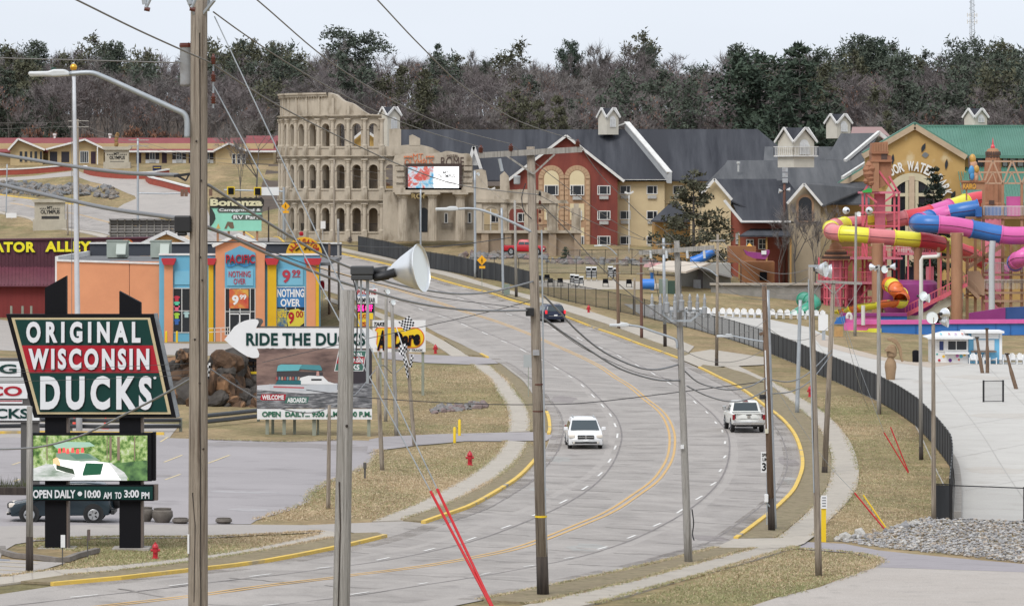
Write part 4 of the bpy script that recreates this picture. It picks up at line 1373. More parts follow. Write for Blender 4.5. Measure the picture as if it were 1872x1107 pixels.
 for y0 in (339,385,431):
  window(t,1092,y0,1116,y0+17,DR,mull=(0.16,0.75))
  acunit(t,1104,y0+22,DR)
  window(t,1133,y0,1153,y0+16,D)
  acunit(t,1143,y0+21,D)
  window(t,1182,y0,1202,y0+16,D)
  acunit(t,1192,y0+21,D)
  window(t,1230,y0,1250,y0+16,D+1.5)
  acunit(t,1240,y0+21,D+1.5)
 window(t,905,353,925,364,D+1)
 window(t,945,353,962,366,DR)
 window(t,897,390,912,407,D+1)
 window(t,946,389,961,406,DR)
 return t
M_tan2=mat('tan_stone_block',(0.50,0.34,0.215),(0.42,0.28,0.175),scale=1.5,rough=0.9)
HOTEL=hotel()
gable_cupola('cupola',1094,1131,199,213,246,548,'white cupola with arched louvres astride the big charcoal hotel roof')
wall('valley_roof',[(690,250),(745,250),(745,300),(690,300)],567,1,M_shingle,HOTEL)
gable_cupola('cupola',693,731,197,210,275,562,'white cupola standing behind the broken end of the colosseum')
def hotel_wing():
 t=thing('hotel_wing',at(1430,480,512),'stepped charcoal roofed wing with white gable rakes behind bare tree and pine','building')
 D=512.0
 E=lambda x,y,d:at(x,y,d)
 slab('roof',[E(1395,306,528),E(1545,306,528),E(1530,268,540),E(1398,268,540)],M_shingle2,t)
 slab('roof',[E(1510,292,524),E(1580,294,522),E(1607,243,531),E(1537,244,533)],M_shingle2,t)
 bar('rake_trim',E(1607,242,530.5),E(1545,294,521.5),0.35,M_trim,t,0.4)
 bar('rake_trim',E(1607,242,530.5),E(1625,257,530.5),0.35,M_trim,t,0.4)
 wall('gable_wall',[(1550,294),(1606,247),(1624,262),(1624,300),(1550,300)],531.5,2,mat('grey_siding',(0.33,0.325,0.28),(0.29,0.285,0.245),scale=0.6,rough=0.8),t)
 slab('roof',[E(1607,243,531),E(1626,258,531),E(1640,258,545),E(1612,243,545)],M_shingle2,t)
 slab('roof',[E(1278,372,508),E(1590,372,508),E(1590,293,522),E(1330,293,522)],M_shingle2,t)
 slab('roof',[E(1278,372,508),E(1330,293,522),E(1330,320,532),E(1278,345,526)],M_shingle2,t)
 bar('rake_trim',E(1540,325,512),E(1590,293,521),0.3,M_trim,t,0.35)
 wall('wall',[(1282,365),(1520,365),(1520,535),(1282,535)],509,8,M_cream,t)
 slab('roof',[E(1337,366,503.4),E(1420,404,503),E(1420,327,510),E(1306,327,507)],M_shingle,t)
 slab('roof',[E(1355,405,501),E(1500,405,501),E(1440,330,509),E(1320,330,507)],M_shingle,t)
 bar('rake_trim',E(1306,327.5,502),E(1338,365,502),0.35,M_trim,t,0.3)
 bar('rake_trim',E(1306,327.5,502),E(1280,358,502),0.35,M_trim,t,0.3)
 wall('gable_wall',[(1283,358),(1306,331),(1336,366),(1336,535),(1283,535)],502.6,4,M_cream,t)
 bar('rake_trim',E(1324,366,500.5),E(1356,405,500.5),0.35,M_trim,t,0.3)
 wall('eave_trim',[(1354,403),(1446,403),(1446,406.5),(1354,406.5)],500.2,0.5,M_trim,t)
 M_brick=mat('salmon_wall',(0.36,0.11,0.075),(0.28,0.085,0.06),scale=0.6,rough=0.9)
 wall('red_wall',[(1318,372),(1330,378),(1352,404),(1445,404),(1445,535),(1318,535)],503,3,M_brick,t)
 wall('gable_wall',[(1442,372),(1470,340),(1500,374),(1500,535),(1442,535)],501,3,mat('beige_gable',(0.34,0.28,0.20),(0.29,0.24,0.17),scale=0.6,rough=0.9),t)
 bar('rake_trim',E(1470,336,500.3),E(1439,372,500.3),0.35,M_trim,t,0.28)
 bar('rake_trim',E(1470,336,500.3),E(1503,375,500.3),0.35,M_trim,t,0.28)
 slab('roof',[E(1470,336,500.2),E(1504,376,500.2),E(1580,345,512),E(1535,334,512)],M_shingle2,t)
 X=ax(1472,501)
 put('arched_window',MB().prism(arch_outline(X-0.75,X+0.75,az(403,501),az(372,501)),500.9,501.05),M_glass,t)
 put('window_arch',MB().prism(arch_outline(X-1.0,X+1.0,az(406,501),az(371,501)),500.95,501.02),M_tan,t)
 for xa,ya,xb,yb in ((1322,424,1336,447),(1345,426,1352,446),(1364,437,1378,452),(1386,436,1402,456)):
  window(t,xa,ya,xb,yb,502.9,rails=(0.5,),mull=(0.5,))
 slab('porch_roof',[E(1352,430,496),E(1446,430,496),E(1440,418,503),E(1372,418,503)],M_shingle,t)
 slab('porch_roof',[E(1190,403,508),E(1262,403,508),E(1240,368,518),E(1228,368,518)],M_shingle,t)
 wall('porch_wall',[(1196,403),(1262,403),(1262,535),(1196,535)],509.5,8,mat('ochre_porch',(0.42,0.25,0.09),(0.36,0.21,0.08),scale=0.6,rough=0.9),t)
 for x in (1350,1400,1444):
  wall('porch_post',rect(x,430,x+3,520),496.5,0.3,MATS['ochre_porch'],t)
 put('vent_pipe',MB().lathe([(0.12,0),(0.12,0.9),(0.22,0.95),(0.22,1.15),(0.1,1.2)],at(1350,314,517),8),M_acunit,t)
 return t
WING=hotel_wing()
gable_cupola('cupola',1424,1490,235,258,306,505,'largest white cupola with a balcony rail round it',balcony=True)
gable_cupola('cupola',1512,1556,210,224,253,536,'white cupola behind the balconied one, in front of dark pines')
M_ochre=mat('ochre_stucco',(0.50,0.325,0.125),(0.44,0.28,0.105),scale=0.35,rough=0.9,bump=0.1,bscale=6,col3=(0.56,0.44,0.26),s3=0.5,lo3=0.58,hi3=0.7)
M_coping=mat('stone_coping',(0.50,0.39,0.27),(0.42,0.32,0.225),scale=1.0,rough=0.9)
M_greenroof=mat('green_metal_roof',(0.095,0.23,0.175),(0.08,0.20,0.15),scale=0.4,rough=0.45,spec=0.5)
M_archcream=mat('arch_cream',(0.58,0.52,0.37),(0.52,0.46,0.32),scale=0.8,rough=0.8)
def waterpark():
 D=515.0
 t=thing('water_park_hall',at(1650,560,D),'ochre stucco water park hall with arched window, leaf openings and green metal roof','building')
 ol=[(1497,575),(1497,362),(1582,311),(1582,283),(1672,232),(1764,287),(1764,312),(1790,330),(1900,340),(1900,575)]
 wall('front_wall',ol,D,1.2,M_ochre,t)
 for a,b in (((1494,362),(1582,309)),((1577,284),(1672,229)),((1672,229),(1766,286))):
  bar('coping',at(a[0],a[1]+2,D-0.1),at(b[0],b[1]+2,D-0.1),0.9,M_coping,t,0.62)
  bar('roof_edge',at(a[0],a[1]-4,D+0.1),at(b[0],b[1]-4,D+0.1),1.2,M_greenroof,t,0.28)
 e0,e1,r0,r1=at(1764,285,D+0.5),at(1990,287,D+0.5),at(1672,231,D+8),at(1990,231,D+8)
 slab('metal_roof',[e0,e1,r1,r0],M_greenroof,t,0.2)
 n=52
 for k in range(n):
  f=(k+0.5)/n
  b=e0+(e1-e0)*f
  a_=r0+(r1-r0)*(0.26+(1-0.26)*f)if False else r0+(r1-r0)*f
  g=Vector((b.x,r0.y,r0.z))
  if g.x<r1.x:
   bar('roof_seam',b+Vector((0,0,0.06)),g+Vector((0,0,0.06)),0.09,M_greenroof,t,0.14)
 for k in range(16):
  x=1676+k*5.6
  bb=at(x+3,233+(x-1672)*0.59,D+0.4)
  gg=Vector((bb.x,r0.y,r0.z))
  f=(bb.z-e0.z)/(r0.z-e0.z)
  bb=Vector((bb.x,e0.y+(r0.y-e0.y)*f,bb.z+0.06))
  bar('roof_seam',bb,gg+Vector((0,0,0.06)),0.09,M_greenroof,t,0.14)
 wall('roof_ridge',[(1668,228.5),(1990,228.5),(1990,232),(1668,232)],D+7.7,0.6,M_greenroof,t)
 wall('fascia',[(1764,284),(1990,285),(1990,290),(1764,289)],D+0.1,0.4,M_greenroof,t)
 wall('clerestory_wall',[(1764,288),(1990,289),(1990,308),(1764,308)],D+1.3,0.5,M_ochre,t)
 for xa,xb in ((1784,1798),(1799,1812),(1832,1843),(1845,1858),(1859,1872),(1873,1886)):
  window(t,xa,287.5,xb,305,D+1.3,fm=mat('dark_frame',(0.03,0.03,0.03),rough=0.5),gm=M_glass if xa<1815 else mat('pale_glass',(0.35,0.37,0.36),rough=0.2),mull=())
 l0,l1,h1,h0=at(1762,345,D-6),at(1990,400,D-6),at(1990,306,D+1),at(1762,306,D+1)
 l0=at(1775,372,D-6)
 slab('lower_roof',[at(1760,372,D-6),at(1990,372,D-6),h1,h0],M_greenroof,t,0.2)
 for k in range(44):
  x=1762+k*5.2
  a_,b=at(x,372,D-6),at(x,306,D+1)
  bar('roof_seam',a_+Vector((0,0,0.06)),Vector((a_.x,b.y,b.z+0.06)),0.09,M_greenroof,t,0.14)
 xc,ys,r=1668,368,52
 X,u=ax(xc,D),D/F
 def ring(r0_,r1_,yb,y0_,y1_,m,nm):
  n_=24
  mb=MB()
  Z,Zb=az(ys,D),az(yb,D)
  P0=[(X+r0_*u,Zb)]+[(X+r0_*u*math.cos(math.pi*k/n_),Z+r0_*u*math.sin(math.pi*k/n_))for k in range(n_+1)]+[(X-r0_*u,Zb)]
  P1=[(X+r1_*u,Zb)]+[(X+r1_*u*math.cos(math.pi*k/n_),Z+r1_*u*math.sin(math.pi*k/n_))for k in range(n_+1)]+[(X-r1_*u,Zb)]
  for k in range(len(P0)-1):
   a_,b,c,d=P0[k],P0[k+1],P1[k+1],P1[k]
   mb.add([(p[0],y0_,p[1])for p in (a_,b,c,d)]+[(p[0],y1_,p[1])for p in (a_,b,c,d)],[(0,1,2,3),(3,2,6,7),(1,0,4,5)])
  return put(nm,mb,m,t,fix=False)
 ring(39,r,560,D-0.35,D+0.05,M_archcream,'window_arch')
 gl_=[(X-39.5*u,az(560,D)),(X+39.5*u,az(560,D))]+[(X+39.5*u*math.cos(math.pi*k/20),az(ys,D)+39.5*u*math.sin(math.pi*k/20))for k in range(21)]
 put('great_window',MB().prism(gl_,D-0.06,D+0.02),M_glass,t)
 M_shaft=mat('shaft_stone',(0.56,0.44,0.32),(0.48,0.37,0.27),scale=1.2,rough=0.9)
 wall('mullion',rect(1662,322,1672,560),D-0.45,0.4,M_shaft,t)
 wall('mullion',rect(1655,330,1661,560),D-0.3,0.26,M_archcream,t)
 wall('mullion',rect(1673,330,1679,560),D-0.3,0.26,M_archcream,t)
 for y in (353,402,450):
  wall('transom',rect(1630,y,1706,y+6),D-0.25,0.2,M_archcream,t)
 for x in (1645,1691):
  wall('glazing_bar',rect(x,340,x+1.6,540),D-0.2,0.16,mat('dark_frame',(0.03,0.03,0.03)),t)
 def leaf(px,py,L,W,rot,dark):
  pts=[]
  for k in range(9):
   f=k/8
   pts.append((W*math.sin(math.pi*f),(f-0.5)*L))
  for k in range(1,8):
   f=1-k/8
   pts.append((-W*math.sin(math.pi*f),(f-0.5)*L))
  c,s=math.cos(rot),math.sin(rot)
  o=[(ax(px,D)+(x*c-z*s)*u,az(py,D)+(x*s+z*c)*u)for x,z in pts]
  o2=[(ax(px,D)+(x*1.25*c-z*1.1*s)*u,az(py,D)+(x*1.25*s+z*1.1*c)*u)for x,z in pts]
  q=put('leaf_frame',MB().prism(o2,D-0.05,D+0.02),mat('leaf_trim',(0.42,0.27,0.10),rough=0.9),t)
  put('leaf_opening',MB().prism(o,D-0.08,D+0.01),M_glass if dark else mat('leaf_grey',(0.16,0.17,0.18),rough=0.4),q)
 leaf(1688,270,18,3.4,R(-22),True)
 leaf(1691.5,283.5,13,5.0,R(-82),False)
 leaf(1632,291,20,2.6,R(-4),True)
 leaf(1730,300.5,20,2.8,R(-6),True)
 leaf(1742.5,356.5,17,3.8,R(-25),True)
 leaf(1557,351,17,3.6,R(30),True)
 s='INDOOR WATER PARK'
 M_w=mat('white_letters',(0.74,0.73,0.70),rough=0.6)
 A0,A1=R(146),R(13)
 adv={'I':0.5,' ':0.55,'W':1.3}
 ws=[adv.get(c,1.0)for c in s]
 tot=sum(ws)
 acc=0
 for c,w_ in zip(s,ws):
  f=(acc+w_/2)/tot
  acc+=w_
  if c==' ':
   continue
  an=A0+(A1-A0)*f
  rx,rz_=70,67
  px,py=xc-4+rx*math.cos(an),372-rz_*math.sin(an)*1.03
  hw=4.6*w_
  lettering(c,ax(px-hw,D),ax(px+hw,D),az(py+9.5,D),az(py-8.5,D),D-0.25,M_w,t,0.22,bold=0.03,rot=(an-math.pi/2),name='letter')
 return t
HALL=waterpark()
gable_cupola('cupola',1765,1806,200,213,231,523,'white cupola on the ridge of the green metal roof')
M_pinkst=mat('pink_steel',(0.62,0.13,0.17),(0.54,0.10,0.14),scale=1.2,rough=0.55)
M_pink=mat('pink_panel',(0.66,0.22,0.28),(0.58,0.17,0.23),scale=0.8,rough=0.6)
M_brown=MATS['dark_brown_letters']
M_timber=mat('park_timber',(0.40,0.215,0.125),(0.32,0.165,0.095),scale=0.9,rough=0.85,stretch=(1,1,0.3))
M_clay=mat('clay_brown',(0.36,0.175,0.10),(0.28,0.13,0.075),scale=0.8,rough=0.9,bump=0.3,bscale=5)
FB=lambda nm,c:mat(nm,c,tuple(min(1,k*1.12+0.01)for k in c),scale=0.5,rough=0.35,spec=0.5)
M_fy,M_fr,M_fp,M_fb,M_fm,M_fo,M_fg=(FB('fibreglass_yellow',(0.70,0.66,0.05)),FB('fibreglass_red',(0.60,0.055,0.075)),FB('fibreglass_rose',(0.62,0.20,0.21)),FB('fibreglass_blue',(0.025,0.14,0.42)),FB('fibreglass_magenta',(0.60,0.11,0.34)),FB('fibreglass_orange',(0.66,0.15,0.035)),FB('fibreglass_green',(0.03,0.27,0.17)))
M_fv=FB('fibreglass_purple',(0.22,0.025,0.15))
M_rail=mat('tan_steel',(0.46,0.30,0.20),rough=0.6)
M_railw=mat('white_rail',(0.62,0.60,0.56),rough=0.6)
def crom(P,per):
 P=[Vector(p)for p in P]
 out=[]
 n=len(P)
 for i in range(n-1):
  p0,p1,p2,p3=P[max(i-1,0)],P[i],P[i+1],P[min(i+2,n-1)]
  for j in range(per):
   t=j/per
   out.append(0.5*((2*p1)+(p2-p0)*t+(2*p0-5*p1+4*p2-p3)*t*t+(3*p1-p0-3*p2+p3)*t**3))
 out.append(P[-1])
 return out
def flume(name,pts,r,mats,label,per=10,open_from=None,seglen=None,cat='water slide'):
 """tube slide: one ring-jointed section per colour change; beyond open_from the tube is an open trough"""
 line=crom(pts,per)
 t=thing(name,(line[-1].x,line[-1].y,hz(line[-1].x,line[-1].y)),label,cat)
 n=20
 fr=[]
 for i,p in enumerate(line):
  tg=(line[min(i+1,len(line)-1)]-line[max(i-1,0)]).normalized()
  s=tg.cross(Vector((0,0,1)))
  s=s.normalized()if s.length>0.05 else Vector((1,0,0))
  fr.append((p,s,s.cross(tg).normalized()))
 k=0
 i=0
 L=len(line)
 while i<L-1:
  j=i
  acc=0
  want=(seglen[k%len(seglen)]if isinstance(seglen,list)else seglen)or 3.0
  while j<L-1 and acc<want:
   acc+=(line[j+1]-line[j]).length
   j+=1
  m=mats[k%len(mats)]
  op=open_from is not None and i>=open_from*(L-1)
  mb=MB()
  ks=range(n)if not op else range(n//2+1)
  cnt=n if not op else n//2+3
  ang=[2*math.pi*q/n for q in range(n)]if not op else [math.pi+math.pi*(q/(cnt-1))for q in range(cnt)]
  vs=[]
  for q in range(i,j+1):
   p,s,up=fr[q]
   for a in ang:
    vs.append(p+(s*math.cos(a)+up*math.sin(a))*r)
  fs=[]
  m_=len(ang)
  for q in range(j-i):
   for a in range(m_ if not op else m_-1):
    b=(a+1)%m_
    fs.append((q*m_+a,q*m_+b,(q+1)*m_+b,(q+1)*m_+a))
  mb.add(vs,fs)
  o=put('slide_section',mb,m,t,smooth=True,fix=False)
  p,s,up=fr[i]
  fl=MB()
  tg=(fr[min(i+1,L-1)][0]-p).normalized()*0.06
  v2=[]
  for d,rr in ((-1,r+0.01),(-1,r+0.09),(1,r+0.09),(1,r+0.01)):
   for a in ang:
    v2.append(p+tg*d+(s*math.cos(a)+up*math.sin(a))*rr)
  f2=[]
  for q in range(3):
   for a in range(m_ if not op else m_-1):
    b=(a+1)%m_
    f2.append((q*m_+a,q*m_+b,(q+1)*m_+b,(q+1)*m_+a))
  fl.add(v2,f2)
  put('flange',fl,m,o,fix=False)
  sm=MB()
  for sd in (-1,1):
   pl=[fr[q][0]+fr[q][1]*sd*(r+0.012)-fr[q][2]*0.05 for q in range(i,j+1)]
   sm.tube(pl,0.03,5)
  put('side_seam',sm,mat('seam_dark',(0.10,0.03,0.04),rough=0.6),o,fix=False)
  i=j
  k+=1
 return t
S=462.0
flume('tube_slide',[at(1800,362,S+18),at(1775,366,S+17),at(1735,378,S+14),at(1690,391,S+12),at(1620,404,S+11),at(1560,409,S+9),at(1527,414,S+5),at(1519,420,S+1),at(1530,426,S-2.5),at(1560,428,S-3.5),at(1600,432,S-3.5),at(1650,436,S-3.2),at(1700,441,S-2.6),at(1740,452,S),at(1775,466,S+3),at(1810,484,S+6),at(1840,500,S+8)],0.82,[M_fr,M_fy,M_fm,M_fr,M_fp,M_fy,M_fp,M_fy,M_fp,M_fy,M_fp,M_fy,M_fp,M_fy,M_fr,M_fy,M_fr],'long yellow and rose tube slide making a wide hairpin at its left end',seglen=2.65)
flume('tube_slide',[at(1788,381,S-4),at(1760,386,S-4),at(1735,391,S-3.5),at(1705,399,S-4),at(1684,405,S-6),at(1680,408,S-8),at(1695,409,S-9.5),at(1740,412,S-9.5),at(1790,421,S-9),at(1840,430,S-9),at(1900,432,S-8),at(1960,450,S-5)],0.92,[M_fb,M_fm,M_fb,M_fm,M_fb,M_fm,M_fb,M_fm,M_fb,M_fm],'thick blue and magenta tube slide crossing in front of the tower stairs',seglen=[3.0,2.2,2.2,1.2,3.2,3.4,3.0,2.4,2.6])
flume('bowl_slide',[at(1900,455,S-10),at(1885,462,S-12),at(1868,470,S-13),at(1857,478,S-11),at(1856,482,S-8)],0.8,[M_fm,M_fb,M_fm],'curl of blue and magenta slide at the right edge',seglen=1.6)
def helix(cx,cy,r,z0,z1,a0,a1,n):
 return [(cx+r*math.cos(a0+(a1-a0)*k/n),cy+r*math.sin(a0+(a1-a0)*k/n),z0+(z1-z0)*k/n)for k in range(n+1)]
_c=at(1610,540,452)
flume('open_slide',[at(1626,520,454),at(1634,524,451),at(1640,532,449.5),at(1648,541,451),at(1646,549,447),at(1628,548,445),at(1600,552,444.5),at(1575,556,446),at(1556,562,449),at(1540,566,452),at(1520,569,452)],0.72,[M_fo,M_fy],'orange and yellow open trough slide curling down below the tower',seglen=1.9,open_from=0.36)
flume('tube_slide',[at(1470,548,452),at(1482,550,449),at(1488,556,447),at(1476,566,446),at(1462,574,446),at(1450,582,446)],0.75,[M_fg],'green tube slide beside the row of white chairs',seglen=3.0)
def parkwall(name,pts,D,h,m,label):
 t=thing(name,at((pts[0]+pts[1])/2,612,D),label,'wall')
 return t
t=thing('splash_wall',at(1700,612,431),'long low blue wall with magenta coping under the slides','wall')
wall('blue_panel',[(1611,592),(1990,590),(1990,611),(1611,614)],430.6,0.3,M_fb,t)
wall('magenta_coping',[(1565,585),(1990,583),(1990,590),(1565,593)],430.4,0.8,M_fm,t)
wall('yellow_panel',[(1543,604),(1585,604),(1589,600),(1611,600),(1611,614),(1543,614)],430.2,0.4,M_fy,t)
wall('magenta_panel',[(1543,590),(1611,591),(1611,606),(1543,607)],430.7,0.3,M_fm,t)
for x in (1674,1750,1820,1847):
 wall('panel_joint',rect(x,591,x+0.8,612),430.5,0.12,mat('joint_blue',(0.02,0.09,0.28),rough=0.6),t)
t=thing('slide_runout',at(1610,598,437),'purple and blue slide run-out walls behind the blue wall','wall')
wall('blue_wall',rect(1610,577,1658,592),437,0.3,M_fb,t)
wall('magenta_wall',rect(1545,577,1610,592),437,0.3,M_fm,t)
wall('purple_top',rect(1537,572,1658,577.5),436.8,1.0,M_fv,t)
wall('blue_end',[(1525,592),(1530,580),(1545,577),(1545,592)],436.7,0.3,M_fb,t)
t=thing('slide_runout',at(1800,590,440),'dark purple and navy run-out trough at right behind the wall','wall')
wall('purple_trough',[(1772,572),(1838,562),(1838,588),(1772,588)],440,0.6,M_fv,t)
wall('navy_trough',[(1836,562),(1990,555),(1990,588),(1836,588)],440.2,0.6,FB('fibreglass_navy',(0.02,0.06,0.2)),t)
t=thing('bowl_slide',at(1650,560,456),'dark purple funnel body under the slide tower','water slide')
put('funnel',MB().lathe([(2.7,0),(3.1,1.2),(2.9,3.2),(2.3,3.6)],(ax(1667,457),457,az(575,457)),28),M_fv,t,smooth=True)
def pink_tower():
 D=470.0
 t=thing('slide_tower',G(1605,572),'pink steel slide tower carrying a brown carved stone-look block','tower')
 zb=az(585,D)
 def zz(y):
  return az(y,D)
 def leg(x,y0,y1,d=D,w=0.22,m=M_pinkst,nm='tower_post'):
  return put(nm,MB().beam((ax(x,d),d,az(y1,d)),(ax(x,d),d,az(y0,d)),w),m,t,fix=False)
 put('core',MB().box(ax(1601,D),ax(1620,D),D+1,D+2.2,zb,zz(352)),M_pink,t)
 for x in (1577,1584,1635,1643):
  leg(x,352,585)
 for x in (1577,1643):
  leg(x,352,585,D+3.6)
 for y in (352,376,388,413,441,470,492,520,545):
  for (xa,xb,d)in ((1575,1645,D),(1577,1643,D+3.6)):
   put('cross_beam',MB().beam(at(xa,y,d),at(xb,y,d),0.16),M_pinkst,t,fix=False)
  for x in (1577,1643):
   put('cross_beam',MB().beam(at(x,y,D),Vector((ax(x,D),D+3.6,az(y,D))),0.14),M_pinkst,t,fix=False)
 wall('deck',rect(1574,350,1646,354),D-0.3,4.3,M_pink,t)
 for a,b in (((1584,355),(1603,370)),((1636,355),(1618,368)),((1578,352),(1594,326)),((1643,352),(1625,322)),((1635,352),(1605,310)),((1577,413),(1584,388)),((1584,470),(1577,441))):
  put('brace',MB().beam(at(a[0],a[1],D-0.2),at(b[0],b[1],D-0.2),0.2),M_pinkst,t,fix=False)
 wall('carved_block',[(1595,261),(1623,259),(1623,283),(1630,285),(1630,331),(1622,337),(1606,345),(1594,348),(1594,300),(1593,278)],D-0.2,3.0,M_clay,t)
 wall('carved_leg',rect(1594,296,1607,350),D-0.5,0.5,M_timber,t)
 wall('carved_ledge',rect(1591,292,1631,296),D-0.6,3.8,M_clay,t)
 wall('carved_ledge',rect(1593,277,1625,281),D-0.4,3.4,M_clay,t)
 for k in range(9):
  put('carved_slat',MB().box(ax(1597+k*3,D),ax(1599+k*3,D),D-0.3,D-0.18,az(277,D),az(262,D)),M_timber,t,fix=False)
 wall('dark_opening',rect(1611,281,1622,292),D-0.24,0.1,M_brown,t)
 mb=MB()
 for (x,y,r)in ((1589,302,0.45),(1586,310,0.55),(1588,318,0.6),(1590,326,0.5),(1584,331,0.35),(1592,308,0.5),(1592,334,0.4),(1583,316,0.3)):
  mb.lathe([(0,-r),(r*.7,-r*.7),(r,0),(r*.7,r*.7),(0,r)],at(x,y,D-0.3),8)
 put('carved_beast',mb,M_clay,t,smooth=True)
 wall('green_box',[(1577,352),(1577,349),(1588,344),(1594,345),(1594,352)],D-0.5,0.8,FB('sign_green',(0.03,0.35,0.06)),t)
 for (xa,xb,y)in ((1495,1600,515),(1540,1650,470),(1640,1720,462),(1560,1700,560),(1500,1560,545)):
  wall('deck',rect(xa,y,xb,y+4),D-3.0,3.0,M_pink,t)
  mb=MB()
  for k in range(int((xb-xa)/3)):
   x=xa+k*3+1
   mb.beam(at(x,y,D-3),at(x,y-18,D-3),0.05)
  mb.beam(at(xa,y-18,D-3),at(xb,y-18,D-3),0.09).beam(at(xa,y-9,D-3),at(xb,y-9,D-3),0.06)
  put('deck_rail',mb,M_pinkst,t,fix=False)
 for xa,ya,xb,yb,d in ((1600,447,1620,466,D-2),(1585,478,1618,530,D-1),(1693,487,1707,520,D-2),(1545,520,1575,560,D),(1500,520,1530,560,D-1),(1722,530,1760,560,D),(1655,500,1680,512,D)):
  wall('pink_panel',rect(xa,ya,xb,yb),d,0.3,M_pink,t)
 for x in (1497,1512,1530,1548,1560,1596,1620,1660,1700,1720):
  leg(x,458 if x>1530 else 470,588,D-2.5,0.17)
 for a,b in (((1500,515),(1530,482)),((1530,515),(1560,470)),((1560,560),(1596,515)),((1620,545),(1660,588)),((1660,545),(1625,588)),((1560,588),(1596,545))):
  put('brace',MB().beam(at(a[0],a[1],D-2.4),at(b[0],b[1],D-2.4),0.16),M_pinkst,t,fix=False)
 wall('dark_box',rect(1657,487,1682,525),D-1.5,1.0,mat('dark_navy_box',(0.025,0.03,0.05),rough=0.7),t)
 wall('white_tarp',[(1640,449),(1680,451),(1680,463),(1640,461)],D-2.2,0.2,M_railw,t)
 return t
pink_tower()
t=thing('domed_lookout',G(1527,575),'brown clay dome with two tiers of arched slots on the pink tower','tower')
D_=464.0
X_,u_=ax(1528,D_),D_/F
put('dome',MB().lathe([(12*u_,az(456,D_)),(11.5*u_,az(450,D_)),(8.5*u_,az(446,D_)),(4*u_,az(442.5,D_)),(0,az(441,D_))],(X_,D_,0),20),M_clay,t,smooth=True)
put('upper_tier',MB().lathe([(20*u_,az(466,D_)),(17*u_,az(459,D_)),(17.5*u_,az(457.5,D_)),(15*u_,az(456,D_))],(X_,D_,0),20),M_clay,t)
put('lower_tier',MB().lathe([(27*u_,az(475,D_)),(25.5*u_,az(472,D_)),(21*u_,az(465.5,D_))],(X_,D_,0),20),M_clay,t)
for k in range(10):
 a=2*math.pi*k/10
 x,y=X_+21*u_*math.cos(a),D_+21*u_*math.sin(a)
 put('lattice_post',MB().beam((x,y,az(560,D_)),(x,y,az(474,D_)),.16),M_pinkst,t,fix=False)
for y in (490,508,526,545):
 put('lattice_ring',MB().tube([(X_+21*u_*math.cos(a),D_+21*u_*math.sin(a),az(y,D_))for a in np.linspace(0,2*math.pi,17)],.08,5),M_pinkst,t,fix=False)
put('drum',MB().lathe([(13*u_,az(560,D_)),(13*u_,az(474,D_))],(X_,D_,0),12),M_pink,t)
for tier,(r,y0,y1,nn)in enumerate(((18.4,459.8,464.6,22),(24.0,467.6,472.5,28))):
 for k in range(nn):
  a=math.pi+math.pi*(k+0.5)/nn
  x,y=X_+(r+0.7)*u_*math.cos(a),D_+(r+0.7)*u_*math.sin(a)
  put('slot',MB().box(x-0.07,x+0.07,y-0.12,y+0.12,az(y1,D_),az(y0,D_)),M_brown,t,fix=False)
